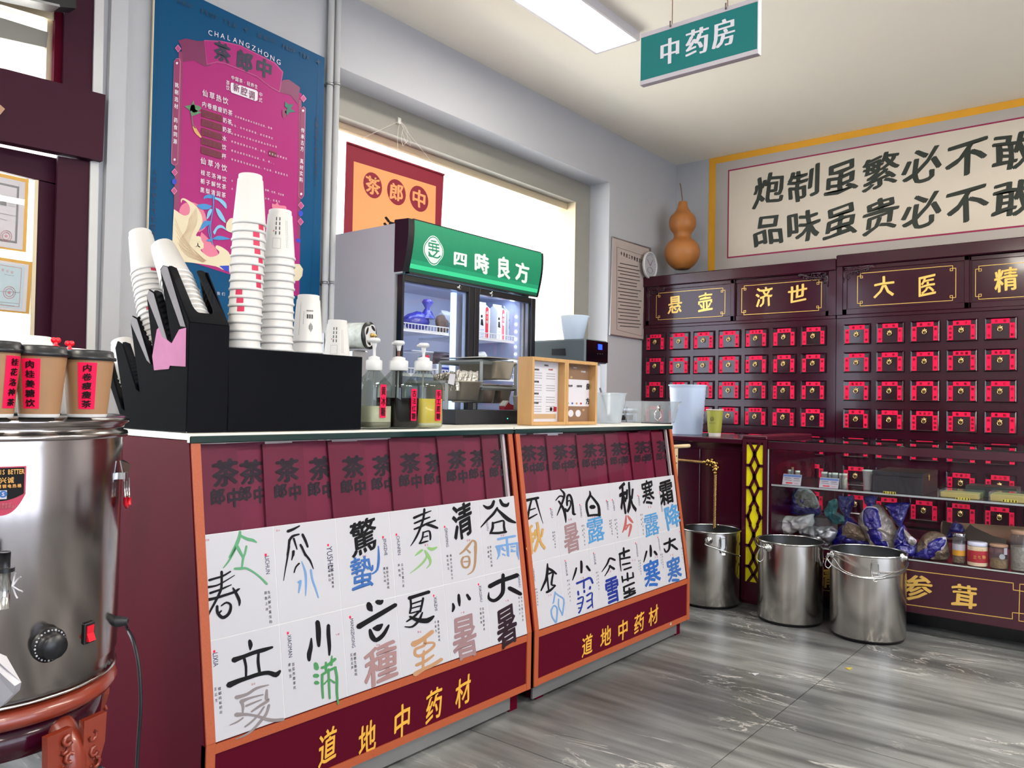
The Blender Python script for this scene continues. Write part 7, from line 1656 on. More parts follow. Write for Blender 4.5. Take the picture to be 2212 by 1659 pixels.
for sgn in (1, -1):
    lat([(-.5 * sgn, Z(0)), (0, Z(.06)), (0, Z(.11))][0:1] + [(-.05 * sgn, Z(.07))]) if 0 else None
    lat([(.62 * sgn, Z(0)), (.06 * sgn, Z(.075)), (.06 * sgn, Z(.115)), (.48 * sgn, Z(.175)), (.48 * sgn, Z(.19)), (.06 * sgn, Z(.25)), (.06 * sgn, Z(.285)), (.48 * sgn, Z(.345)), (.06 * sgn, Z(.41)), (.06 * sgn, Z(.44)), (.22 * sgn, Z(.46)), (.45 * sgn, Z(.485)), (.45 * sgn, Z(.51)), (.62 * sgn, Z(.535)), (.62 * sgn, Z(.555)), (.45 * sgn, Z(.575)), (.4 * sgn, Z(.60)), (.22 * sgn, Z(.625)), (.06 * sgn, Z(.66)), (.06 * sgn, Z(.69)), (.48 * sgn, Z(.75)), (.06 * sgn, Z(.81)), (.06 * sgn, Z(.845)), (.48 * sgn, Z(.90)), (.1 * sgn, Z(.95)), (.62 * sgn, Z(1.0))][:24] if 0 else
        [(.62 * sgn, Z(0)), (.05 * sgn, Z(.07)), (.05 * sgn, Z(.10)), (.50 * sgn, Z(.165)), (.05 * sgn, Z(.23)), (.05 * sgn, Z(.26)), (.50 * sgn, Z(.325)), (.05 * sgn, Z(.39)), (.05 * sgn, Z(.42)), (.42 * sgn, Z(.46)), (.42 * sgn, Z(.485)), (.66 * sgn, Z(.52)), (.66 * sgn, Z(.545)), (.42 * sgn, Z(.58)), (.42 * sgn, Z(.60)), (.05 * sgn, Z(.645)), (.05 * sgn, Z(.675)), (.50 * sgn, Z(.74)), (.05 * sgn, Z(.805)), (.05 * sgn, Z(.835)), (.50 * sgn, Z(.89)), (.62 * sgn, Z(.895))][:21] + [(.05 * sgn, Z(.945)), (.62 * sgn, Z(1.0))])
    for v in (.165, .325, .74, .89): lat([(.5 * sgn, Z(v)), (1.0 * sgn, Z(v))])
    lat([(.66 * sgn, Z(.532)), (1.0 * sgn, Z(.532))])
# side counter to the left
yc0 = 3.0
sd = thing('side_counter', (SX + .3, (yc0 + y0) / 2, 0), 'dark red side counter with the milky bucket and the olive cup on its top', 'counter')
b = MB(); b.box(SX + .056, yc0, .04, XB - .02, y0 + .004, ST - .03, 'deepred'); b.box(SX + .08, yc0, 0, XB - .05, y0 + .004, .04, 'black'); b.build('counter_body', sd)
b = MB(); b.box(SX + .0, yc0, ST - .03, XB, y0 + .003, ST, 'deepred', .005); b.build('worktop', sd)
b = MB(); b.box(SX + .048, yc0 - .1, .12, SX + .056, 2.05, ST - .07, 'deepred', .002); b.build('door_panel', sd)
b = MB(); b.box(SX + .048, 2.04, .12, SX + .056, y0 + .03, ST - .07, 'deepred', .002); b.build('door_panel', sd)
# milky bucket, olive cup, dark leaf on the side counter
xx = SX + .28; c = P(1484, 938, 0, xx); m1 = (P(1484, 900, 0, xx) - P(1494, 900, 0, xx)).length / 10; h_ = (938 - 841) * m1 * 1.0
prf = [(0, .001), (29.5 * m1, .001)] + [((29.5 + 6 * k / 20) * m1 + (.0012 if k % 2 else 0), .004 + (h_ - .01) * k / 20) for k in range(21)] + [(38 * m1, h_), (38 * m1, h_ + .004), (34.8 * m1, h_ + .003), (29 * m1, .005), (0, .005)]
b = MB(); b.lathe(prf, (xx, c.y, ST), 'milky2', 32, cap=False); 0
single(b, 'plastic_bucket', 'tall milky white ribbed plastic bucket on the dark red side counter', 'bucket')
xx = SX + .22; c = P(1543.5, 938, 0, xx); m1 = (P(1540, 900, 0, xx) - P(1550, 900, 0, xx)).length / 10
t = thing('olive_cup', (xx, c.y, ST), 'olive green paper cup with a small printed emblem on the side counter', 'cup'); h_ = 54 * m1
b = MB(); b.lathe([(12.0 * m1, 0), (12.2 * m1, .002), (12.9 * m1, h_ * .12)], (xx, c.y, ST), 'cup', 28, cap=True); b.lathe([(12.9 * m1, h_ * .12), (16.6 * m1, h_ * .97)], (xx, c.y, ST), 'olive', 28, cap=False); b.build('cup_body', t)
b = MB(); b.lathe([(16.4 * m1, h_ * .96), (17.6 * m1, h_ * .97), (17.6 * m1, h_), (16.4 * m1, h_), (15.8 * m1, h_ * .95), (12 * m1, h_ * .05), (0, h_ * .05)], (xx, c.y, ST), 'cuprim', 28, cap=False); b.build('rim', t)
b = MB(); q = XP(xx - 15.2 * m1); ring = [(1538 + 3.6 * math.cos(k * PI / 8), 905 + 4.2 * math.sin(k * PI / 8)) for k in range(16)]
pxline(b, q, ring, .7, 'cupink', close=True); [pxline(b, q, [(1535.5, 903 + 2 * k), (1540.5, 903 + 2 * k)], .6, 'cupink') for k in range(3)]; line(b, '四时良方', q, 1533, 914, 1544, 914, 3.4, 'cupink', e=.0004); b.build('emblem', t)
b = MB(); c = P(1524, 935, 0, SX + .2); b.prism([(SX + .19, c.y + .02, ST + .002), (SX + .19, c.y, ST + .012), (SX + .19, c.y - .025, ST + .016), (SX + .19, c.y - .01, ST + .002)], (.03, 0, 0), 'leafg'); 0; single(b, 'green_wrapper', 'scrap of dark green wrapper between the milky bucket and the olive cup', 'wrapper')
# ---- wooden folding hook stand and gold twisted rope with dragon elbow
t = thing('wooden_stand', P(1462, 990, 1, 2.1), 'cream wooden rod and slat sticking out behind the farther counter', 'stand')
q = YP(2.10); b = MB(); b.tube([q.hit(1440, 966), q.hit(1487, 963)], .011, 'creamwood', 10); b.ball(q.hit(1488, 963), .011, 'creamwood', 10); b.build('rod', t)
b = MB(); p0, p1 = q.hit(1456, 968), q.hit(1463, 968); b.box(p0.x, 2.095, .35, p1.x, 2.115, p0.z, 'creamwood'); b.build('slat', t)
b = MB(); [b.ball(Vector(((p0.x + p1.x) / 2, 2.094, q.hit(1460, y).z)), .004, 'black', 6) for y in (985, 1000, 1015, 1030)]; b.build('peg_hole', t)
t = thing('gold_rope', P(1500, 996, 0, SX - .02), 'gold twisted metal rope with an ornate elbow hanging before the side counter', 'rope')
q = XP(SX + .02)
def rope(p, q2, r=.0085, turns=60):
    p, q2 = Vector(p), Vector(q2); d = (q2 - p); L = d.length; d.normalize(); up = Vector((1, 0, 0)); s_ = d.cross(up).normalized(); n = int(L / .006)
    for ph in (0, PI * 2 / 3, PI * 4 / 3):
        b.tube([p + d * (L * i / n) + (up * math.cos(ph + i * .9) + s_ * math.sin(ph + i * .9)) * r * .45 for i in range(n + 1)], r * .55, 'ropegold', 5)
b = MB(); rope(q.hit(1462, 993), q.hit(1524, 999)); rope(q.hit(1545.5, 1022), q.hit(1543, 1140)); b.build('twisted_rod', t)
b = MB()
el = [(1522, 998), (1530, 996), (1537, 998), (1543, 1001), (1546, 1007), (1546, 1014), (1545.5, 1022)]
for i, (x, y) in enumerate(el): b.ball(q.hit(x, y), .011 + .003 * (i % 2), 'brass', 10)
for x, y in ((1527, 1003), (1534, 1005), (1540, 1009), (1549, 1001), (1538, 993), (1551, 1010), (1541, 1016)): b.ball(q.hit(x, y), .0075, 'brass', 8)
b.build('dragon_elbow', t)
# ================================================================ CONTENTS OF THE SHOWCASE
xs1 = SX + .1
def SH(x, y, xx=xs1): return P(x, y, 0, xx)
def slug(label, name, cat, px, pyb, w_px, h_px, build_, xx=xs1, z=None):
    pass
# price cards and vials on the shelf
KR = 3.867; RO = (1640, 980); U = lambda x, y: (RO[0] + x / KR, RO[1] + y / KR)
def pcard(x0, x1, y0, y1, label):
    xx = SX + .045; q = XP(xx); b = MB(); t = thing('price_card', q.hit(*U((x0 + x1) / 2, y1)), label, 'price card')
    a, c = q.hit(*U(x0, y0 + 4)), q.hit(*U(x1, y1)); ya_, yb2 = a.y, c.y; zt_, zb_ = a.z, zs + .001
    b.prism([(xx, ya_, zb_), (xx, yb2, zb_), (xx + .02, yb2, zt_), (xx + .02, ya_, zt_)], (.002, 0, 0), 'paper'); b.prism([(xx + .035, ya_, zb_), (xx + .035, yb2, zb_), (xx + .022, yb2, zt_), (xx + .022, ya_, zt_)], (.001, 0, 0), 'clearb'); b.build('card', t)
    b = MB(); pl = Plane((xx - .0004, 0, zb_), (0, -1, 0), (.02, 0, zt_ - zb_)); h_ = (zt_ - zb_) * 1.05; w_ = ya_ - yb2
    R_ = lambda u0, v0, u1, v1, m_: b.poly([pl.pt(-ya_ + w_ * u, h_ * v, .0006) for u, v in ((u0, v0), (u1, v0), (u1, v1), (u0, v1))], m_)
    R_(.02, .76, .98, .96, 'cardblue'); R_(.1, .60, .45, .66, 'noticetxt'); R_(.6, .60, .9, .66, 'noticetxt'); R_(.1, .42, .5, .46, 'noticetxt'); R_(.6, .42, .95, .46, 'noticetxt'); R_(.2, .12, .55, .24, 'cartonred'); R_(.65, .14, .85, .2, 'certpink')
    b.build('print', t)
pcard(192, 345, 165, 265, 'left white and blue price card on the glass shelf of the showcase')
pcard(500, 658, 195, 292, 'second white and blue price card on the glass shelf, beside the bead vials')
def vial(x0, x1, yt, label, beads=False, cork=False):
    xx = SX + .10; q = XP(xx); a = q.hit(*U(x0, yt)); c = q.hit(*U(x1, yt)); r = (a.y - c.y) / 2; h_ = a.z - zs
    t = thing('glass_vial', (xx, (a.y + c.y) / 2, zs), label, 'vial', 'vials behind the price cards'); b = MB(); b.lathe([(r, .0005), (r, h_ * .9), (r * .9, h_ * .9)], t.location, 'vialg', 14); b.build('vial_body', t)
    if beads: b = MB(); b.lathe([(0, .002), (r * .88, .002), (r * .88, h_ * .68), (0, h_ * .7)], t.location, 'beads', 14, cap=False); b.build('beads', t)
    b = MB(); b.lathe([(r * .95, h_ * .88), (r * .95, h_), (0, h_)], t.location, 'cork' if cork else 'vialglass', 14, cap=False); b.build('stopper', t)
for x0, x1, yt, lb in ((240, 268, 132, 'first from the left'), (268, 290, 112, 'second from the left, corked'), (300, 342, 140, 'third from the left'), (520, 572, 150, 'fourth from the left'), (578, 606, 158, 'fifth from the left'), (608, 660, 158, 'sixth from the left')):
    vial(x0, x1, yt, 'small glass vial behind the price cards, %s' % lb, cork='corked' in lb)
vial(666, 690, 164, 'green edged glass vial right of the second price card'); vial(692, 738, 164, 'taller glass vial filled with pale beads, right end of the vials', beads=True)
# white foam cup and black box, gold caskets
xx = SX + .13; q = XP(xx); a, c = q.hit(*U(862, 290)), q.hit(*U(946, 290)); r = (a.y - c.y) / 2 * 1.05; h_ = q.hit(*U(900, 136)).z - zs
b = MB(); b.lathe([(r * .72, .0005), (r * .78, .003), (r * 1.0, h_ - .008), (r * 1.1, h_ - .006), (r * 1.1, h_), (r * .95, h_), (r * .7, .006), (0, .006)], (xx, (a.y + c.y) / 2 - r * .1, zs), 'cup', 28, cap=False)
single(b, 'foam_cup', 'white foam cup on the glass shelf left of the black box', 'cup')
q = XP(SX + .06); yl, yr = q.hit(*U(945, 330)).y, q.hit(*U(1365, 350)).y; zt_ = q.hit(*U(945, 140)).z
t = thing('black_box', (SX + .15, (yl + yr) / 2, zs), 'large matt black gift box with a gold clasp on the glass shelf', 'box'); 0
xb_ = SX + .40
b = MB(); b.prism([(SX + .06, yl, zs + .0005), (SX + .06, yr, zs + .0005), (xb_, yr, zs + .0005), (xb_, yl, zs + .0005)], (0, 0, (zt_ - zs) * .78), 'boxblack'); b.build('box_body', t)
b = MB(); b.box(SX + .058, yl + .002, zs + (zt_ - zs) * .785, xb_ + .002, yr - .002, zt_, 'boxblack', .002); b.build('lid', t)
yk = yr - .0025; b = MB(); b.box(SX + .18, yr, zs + (zt_ - zs) * .6, SX + .20, yr - .005, zs + (zt_ - zs) * .93, 'brass', .002); b.build('clasp', t)
q = XP(SX + .05); zq = lambda x, y: q.hit(*U(x, y))
for i, (x0, x1, x2, y0_, yb_, lb) in enumerate(((1500, 1845, 1890, 300, 390, 'left'), (1915, 2290, 2330, 316, 415, 'right'))):
    a, c = zq(x0, y0_), zq(x1, y0_); z0 = zs + .0005; zt_ = a.z
    t = thing('gold_casket', (SX + .1, (a.y + c.y) / 2, zs), 'long yellow-gold box under a clear lid, %s one on the glass shelf' % lb, 'box', 'gold boxes on the shelf')
    b = MB(); b.box(SX + .055, a.y - .006, z0, SX + .185, c.y + .006, z0 + (zt_ - z0) * .74, 'casketgold', .002); b.build('gold_tray', t)
    b = MB(); b.box(SX + .05, a.y, z0, SX + .19, c.y, zt_, 'clearplastic', .003); b.build('clear_cover', t)
def numtag(x, y, w_, h_, txt, lb):
    xx = SX + .0085; q = XP(xx); a = q.hit(*U(x, y)); c = q.hit(*U(x + w_, y + h_)); t = thing('price_strip', (xx, (a.y + c.y) / 2, a.z), lb, 'price tag', 'number strips on the shelf edge')
    b = MB(); b.box(xx, a.y, c.z, xx + .002, c.y, a.z, 'numgold'); b.build('strip', t)
    b = MB(); n = len(txt)
    for i, ch in enumerate(txt): put(b, ch, XP(xx - .0003), (xx - .0003, a.y - (a.y - c.y) * (i + .5) / n, (a.z + c.z) / 2), (a.z - c.z) * 1.0, (a.z - c.z) * 1.15, 'ink', .0003, bold=.05)
    b.build('digits', t)
numtag(1035, 312, 105, 30, '¥1288', 'yellow number strip on the shelf edge under the black gift box')
numtag(1640, 362, 120, 30, '¥1688', 'yellow number strip on the shelf edge under the left gold box'); numtag(2028, 380, 130, 32, '¥1088', 'yellow number strip on the shelf edge under the right gold box')
b = MB(); q = XP(SX + .22); a, c = q.hit(*U(1720, 268)), q.hit(*U(2150, 290)); b.box(SX + .22, a.y, zs + .001, SX + .38, c.y, (a.z + c.z) / 2, 'boxblack', .002); single(b, 'flat_box', 'flat dark box on the shelf behind the two gold boxes', 'box')
b = MB(); q = XP(SX + .12); blob(b, q.hit(*U(852, 292)) + Vector((0, 0, .004)), .010, 'black', (1, 1.2, .5)); single(b, 'dark_lump', 'tiny dark lump on the shelf left of the foam cup', 'trinket')
# bags on the floor of the showcase
zf = zg0
def pillow(b, outline, xx, th, m_, seed=0, rough=.022, n=26):
    """puffed bag: outline in U pixels on plane X=xx, thickness th, crumpled"""
    q = XP(xx); pts = smoothpath(list(outline) + [outline[0]], 6)[:-1]; cxm = sum(p[0] for p in pts) / len(pts); cym = sum(p[1] for p in pts) / len(pts)
    rings = []
    L = 6
    for side in (1, -1):
        pass
    vs = []; fs = []; m = len(pts)
    def ringv(k, s_):
        o = []
        for x, y in pts:
            u_, v_ = cxm + (x - cxm) * k, cym + (y - cym) * k; p = q.hit(*U(u_, v_)); d = th * math.sqrt(max(0, 1 - k ** 2.4)) * s_
            p = p + Vector((-d, 0, 0)) + Vector((-1, 0, 0)) * (noise.noise(p * 34 + Vector((seed, 0, 0))) + .5 * noise.noise(p * 90 + Vector((seed, 3, 0)))) * rough * (1 if k < .98 else 0) + Vector((0, noise.noise(p * 23 + Vector((0, seed, 0))), noise.noise(p * 19 + Vector((seed, 0, 5))))) * rough * .5
            p.z = max(p.z, zf + .001); o.append(p)
        return o
    ks = [1.0, .97, .91, .83, .73, .62, .5, .38, .26, .15, .05]
    allr = [ringv(k, -1) for k in ks[::-1]] + [ringv(k, 1) for k in ks[1:]] if False else [ringv(k, -1) for k in ks[::-1][:-1]] + [ringv(1.0, 0)] + [ringv(k, 1) for k in ks[1:]]
    for r in allr: vs += r
    for i in range(len(allr) - 1):
        for j in range(m): k2 = (j + 1) % m; fs.append((i * m + j, i * m + k2, (i + 1) * m + k2, (i + 1) * m + j))
    fs.append(tuple(range(m))); fs.append(tuple((len(allr) - 1) * m + j for j in range(m))[::-1])
    b.add(vs, fs, m_, True)
def bag(name, label, outline, xx, th, m_, window=None, wm='bagclear', seed=0, extra=None, cat='bag', group=None):
    c = XP(xx).hit(*U(sum(p[0] for p in outline) / len(outline), max(p[1] for p in outline))); c.z = max(c.z, zf)
    t = thing(name, c, label, cat, group); b = MB(); pillow(b, outline, xx, th, m_, seed); b.build('bag_body', t)
    if window:
        cxm = sum(p[0] for p in window) / len(window); cym = sum(p[1] for p in window) / len(window); g = [(cxm + (x - cxm) * 1.06, cym + (y - cym) * 1.06) for x, y in window]
        b = MB(); pillow(b, g, xx - th * .62, th * .42, 'baglinew', seed, .004); b.build('window_edge', t)
        b = MB(); pillow(b, window, xx - th * .68, th * .50, wm, seed + 1, .008); b.build('clear_window', t)
    if extra:
        for nm, ol, m2, dx, th2 in extra: b = MB(); pillow(b, ol, xx + dx, th2, m2, seed + 3, .008); b.build(nm, t)
    return t
G = 'herb bags in the showcase'
bag('herb_bag', 'blue bag with a round clear window at the left end of the showcase', [(300, 300), (390, 295), (450, 330), (500, 420), (520, 500), (400, 515), (210, 500), (240, 400)], SX + .36, .05, 'bagnavy', [(330, 300), (420, 305), (480, 380), (490, 450), (400, 455), (310, 430), (295, 360)], 'bagclear', 1, group=G)
b = MB(); q = XP(SX + .33); a, c = q.hit(*U(440, 530)), q.hit(*U(600, 530)); b.box(SX + .33, a.y, zf + .001, SX + .45, c.y, a.z, 'kraftbox', .002); 0; single(b, 'grey_carton', 'grey-brown carton behind the white plastic bag in the showcase', 'box')
bag('plastic_bag', 'white plastic bag with faint green print in the left of the showcase', [(115, 620), (150, 560), (240, 520), (330, 515), (420, 505), (450, 520), (445, 600), (380, 640), (260, 670), (150, 668)], SX + .24, .06, 'bagmilk', seed=4, group=G)
bag('foil_bag', 'shiny grey silver bag below the white plastic bag in the showcase', [(330, 640), (420, 610), (540, 600), (640, 620), (650, 680), (600, 740), (560, 785), (450, 740), (350, 690)], SX + .14, .05, 'bagsilver', seed=6, group=G)
bag('herb_bag', 'teal knotted bag behind the brown herb bag in the showcase', [(545, 450), (580, 390), (630, 365), (655, 400), (640, 470), (680, 530), (730, 560), (690, 585), (600, 570), (555, 520)], SX + .34, .035, 'bagteal', seed=8, group=G)
bag('herb_bag', 'blue bag of pale brown herbs with a wide clear window behind the bucket rims', [(740, 530), (820, 570), (900, 650), (980, 740), (980, 800), (700, 800), (610, 790), (630, 680), (690, 600)], SX + .20, .075, 'bagnavy', [(740, 570), (820, 600), (880, 660), (920, 725), (800, 725), (700, 700), (700, 620)], 'herb', 9, [('bag_neck', [(660, 350), (720, 360), (790, 350), (790, 440), (750, 520), (755, 570), (715, 560), (700, 500), (670, 430)], 'bagnavy', .03, .02)], group=G)
bag('herb_bag', 'tall standing blue bag with a knotted top in the middle of the showcase', [(920, 440), (990, 430), (1080, 490), (1140, 600), (1150, 720), (1150, 800), (960, 790), (900, 700), (830, 590), (830, 510)], SX + .15, .07, 'bagclear', [(900, 450), (980, 460), (1020, 560), (1045, 660), (1080, 770), (1000, 790), (930, 720), (880, 600), (865, 500)], 'bagnavy', 11, [('bag_neck', [(870, 360), (930, 345), (985, 360), (970, 400), (960, 450), (920, 450), (880, 400)], 'bagnavy', .0, .03)], group=G)
bag('herb_bag', 'blue bag with a twisted waist just right of the tall standing bag', [(1160, 600), (1200, 595), (1260, 680), (1320, 740), (1310, 830), (1260, 885), (1180, 870), (1130, 790), (1140, 690)], SX + .10, .05, 'bagnavy', [(1210, 630), (1260, 680), (1310, 730), (1280, 770), (1230, 720)], 'bagclear', 13, [('bag_neck', [(1050, 420), (1130, 405), (1250, 410), (1240, 480), (1200, 570), (1180, 610), (1140, 590), (1100, 520)], 'bagnavy', .02, .02)], group=G)
bag('herb_bag', 'blue and clear bag lying slanted left of the seed jar in the showcase', [(1340, 720), (1400, 665), (1480, 655), (1550, 690), (1570, 740), (1590, 830), (1560, 900), (1430, 900), (1300, 890), (1270, 870), (1300, 790)], SX + .14, .07, 'herb', [(1480, 705), (1555, 705), (1545, 780), (1480, 850), (1400, 895), (1300, 885), (1290, 860), (1380, 760)], 'bagnavy', 15, group=G)
bag('herb_bag', 'small blue bag standing up behind the jar with the white label', [(1600, 580), (1640, 560), (1700, 600), (1715, 650), (1650, 690), (1600, 700), (1560, 690)], SX + .32, .03, 'bagnavy', seed=17, group=G)
# paper roll, kraft sheets, jars
b = MB(); q = XP(SX + .42); b.tube([q.hit(*U(1530, 640)), q.hit(*U(2230, 690))], .045, 'kraftroll', 18); single(b, 'paper_roll', 'pinkish brown paper roll lying at the back of the showcase', 'paper roll')
b = MB(); q = XP(SX + .35); b.prism([q.hit(*U(x, y)) for x, y in ((1530, 560), (1600, 580), (1590, 690), (1525, 670))], (.01, 0, 0), 'kraftdark'); b.prism([q.hit(*U(x, y)) for x, y in ((1760, 590), (1800, 620), (1950, 690), (2070, 720), (2060, 770), (1760, 760), (1710, 650))], (.012, 0, 0), 'kraftdark')
single(b, 'kraft_sheet', 'dark brown kraft paper sheets propped in the showcase behind the jars', 'paper')
def jar(x0, x1, yt, yb, label, parts, lidm, lidh, bodym='jarg', round_lid=False):
    xx = SX + .10; q = XP(xx); a, c = q.hit(*U(x0, yt)), q.hit(*U(x1, yt)); r = (a.y - c.y) / 2 * .98; h_ = q.hit(*U((x0 + x1) / 2, yt)).z - zf; o = Vector((xx, (a.y + c.y) / 2, zf + .0006))
    t = thing('storage_jar', o, label, 'jar', 'jars in the showcase')
    b = MB(); b.lathe([(r * .9, 0), (r * .97, .004), (r * .97, h_ * .84), (r * .8, h_ * .9), (r * .8, h_ * .92)], o, bodym, 26, cap=True); b.build('jar_body', t)
    for nm, z0, z1, m_, rr_ in parts: b = MB(); b.lathe([(r * rr_, h_ * z0), (r * rr_, h_ * z1)], o, m_, 26, cap=(rr_ < .96)); b.build(nm, t)
    b = MB(); b.lathe([(r * .95, h_ * (1 - lidh)), (r * .97, h_ * (1 - lidh) + .002), (r * .97, h_ - .003), (r * .92, h_), (0, h_)], o, lidm, 26, cap=False); b.build('lid', t)
    return t, o, r, h_
jar(1612, 1726, 662, 935, 'jar with silver lid, white label and yellow band, left of the red banded jar', [('seeds', .03, .28, 'seeds', .93), ('yellow_band', .26, .44, 'yellowband', .985), ('white_label', .44, .64, 'paper', .984)], 'steelb', .11)
t, o, r, h_ = jar(1735, 1912, 738, 955, 'cream jar with a red band and gold characters in the showcase', [('cream_body', .01, .84, 'cream', .98), ('red_band', .16, .66, 'redband', .992)], 'tubw', .15)
b = MB(); q = XP(o.x - r * 1.0); 
for i, ch in enumerate('三七粉'): gp(b, ch, q, *U(1802 + i * 38, 865), 30 / KR, 30 / KR, 'gold', e=.001, bold=.03)
for i, ch in enumerate('三七粉'): gp(b, ch, q, *U(1822 + i * 22, 808), 14 / KR, 14 / KR, 'numgold', e=.001, bold=.03)
b.build('lettering', t)
t, o, r, h_ = jar(1920, 2085, 757, 975, 'clear jar of brown nuts with a flat wooden lid and hanging grey tag', [('nuts', .02, .38, 'nuts', .94)], 'corklid', .10)
b = MB(); q = XP(o.x - r * 1.02); b.lathe([(.012, 0), (.012, .002)], q.hit(*U(2030, 862)), 'tagring', 18, ax=(-1, 0, 0)); b.prism([q.hit(*U(x, y)) for x, y in ((2045, 790), (2072, 790), (2072, 845), (2045, 845))], (-.001, 0, 0), 'paper'); b.build('hanging_tag', t); 0
jar(2092, 2260, 640, 990, 'clear jar of large pale pieces at the right picture edge in the showcase', [('pieces', .02, .6, 'bagclear', .93)], 'corklid', .09)
# ================================================================ THREE STEEL BUCKETS
def bucket(cpx, rim_l, rim_r, rim_y, base_y, label, ears, latch, bail=None, ear_hooks=()):
    """cpx: pixel column of centre; base_y: lowest base pixel"""
    # distance from the base: iterate so that the lowest visible base pixel matches
    R = .17; c = P(cpx, base_y, 2, 0); d = Vector((c.x, c.y, 0)).normalized()
    for _ in range(5):
        cc = c + d * R; m1 = (cc - CAM).dot(FV) / FPX; R = (rim_r - rim_l) * m1 / 2 * .985
    c = c + d * R; c.z = 0
    zt_ = H - 0; cr = ray(cpx, rim_y); zt_ = H + cr.z * (c.x / cr.x if abs(cr.x) > .1 else 1)
    t = thing('steel_bucket', c, label, 'bucket', 'steel buckets on the floor')
    b = MB(); b.lathe([(R * .90, .0), (R * .93, .012), (R * .95, .014)], c, 'black', 48); b.build('rubber_foot', t)
    b = MB(); b.lathe([(R * .93, .012), (R * .955, .02), (R * .965, zt_ - .004)], c, 'bucketsteel', 64, cap=False)
    b.lathe([(R * .955, zt_ - .004), (R * .945, .03), (0, .025)], c, 'bucketin', 64, cap=False); b.build('bucket_body', t)
    b = MB(); b.tube([c + Vector((R * .975 * math.cos(k * PI / 32), R * .975 * math.sin(k * PI / 32), zt_)) for k in range(64)], .0052, 'steelb', 8, close=True); b.build('rolled_rim', t)
    def side(px, py):
        d = ray(px, py); r = R * .965; a = d.x ** 2 + d.y ** 2; bb = -2 * (c.x * d.x + c.y * d.y); c_ = c.x ** 2 + c.y ** 2 - r * r; D = max(0, bb * bb - 4 * a * c_); k = (-bb - math.sqrt(D)) / (2 * a); p = CAM + d * k; n_ = Vector((p.x - c.x, p.y - c.y, 0)).normalized(); return Vector((c.x, c.y, 0)) + n_ * r + Vector((0, 0, p.z)), n_
    E = []
    for px, py in ears:
        p, n_ = side(px, py); E.append((p, n_)); b = MB(); b.lathe([(.021, 0), (.021, .003), (.016, .009), (.009, .012), (.009, .024), (0, .026)], p, 'steelb', 20, ax=n_, cap=False); b.build('handle_boss', t)
    for px, py in latch:
        p, n_ = side(px, py); tn = Vector((-n_.y, n_.x, 0)); F = lambda u_, o_, z_: p + tn * u_ + n_ * o_ + Vector((0, 0, z_))
        b = MB(); b.prism([F(-.012, .002, .045), F(.012, .002, .045), F(.012, .002, -.03), F(-.012, .002, -.03)], n_ * .006, 'steelb'); b.prism([F(-.010, .008, .04), F(.010, .008, .04), F(.010, .014, .036), F(-.010, .014, .036)], Vector((0, 0, -.05)), 'steelb'); b.prism([F(-.010, .01, -.03), F(.010, .01, -.03), F(.009, .018, -.048), F(-.009, .018, -.048)], n_ * .002, 'steelb')
        b.tube([F(-.014, .01, .03), F(-.016, .016, -.01), F(-.012, .02, -.035), F(.012, .02, -.035), F(.016, .016, -.01), F(.014, .01, .03)], .002, 'steelb', 6); b.build('latch', t)
    if bail: b = MB(); bail(b, t, c, R, zt_, side, E)
    return t, c, R
def arc_bail(b, pts, r=.0038): b.tube(smoothpath([tuple(p) for p in pts], 5), r, 'steelb', 8)
def bail1(b, t, c, R, zt_, side, E):
    p0, n0 = E[0]; pts = [p0 + n0 * .024]
    for px, py in ((1525, 1175), (1545, 1183), (1570, 1193), (1590, 1200)): p, n_ = side(px, py); pts.append(p + n_ * .022)
    arc_bail(b, pts); b.build('bail_handle', t)
bucket(1533, 1468, 1598, 1142, 1318, 'steel bucket farthest left, partly hidden behind the corner of the counter', [(1531, 1167)], [(1560, 1178)], bail1)
def bail2(b, t, c, R, zt_, side, E):
    p0, n0 = E[0]; q = CAM; D = (p0 - CAM).dot(FV)
    pts = [p0 + n0 * .022] + [CAM + ray(x, y) * (D + dz) for x, y, dz in ((1648, 1182, -.02), (1638, 1178, .02), (1632, 1170, .08), (1633, 1162, .14), (1642, 1157, .2))]
    arc_bail(b, pts); b.build('bail_handle', t)
    b = MB(); arc_bail(b, [CAM + ray(x, y) * D for x, y in ((1641, 1185), (1636, 1198), (1634, 1206), (1641, 1213), (1648, 1208), (1650, 1196), (1648, 1186))], .0022)
    p1, n1 = side(1762, 1190); arc_bail(b, [CAM + ray(x, y) * D for x, y in ((1757, 1186), (1752, 1205), (1750, 1218), (1756, 1221), (1762, 1210), (1766, 1196))], .0022); b.build('wire_clip', t)
bucket(1706, 1637, 1779, 1167, 1357, 'steel bucket in the middle of the three, in front of the yellow lattice post', [(1660, 1183)], [(1768, 1200)], bail2)
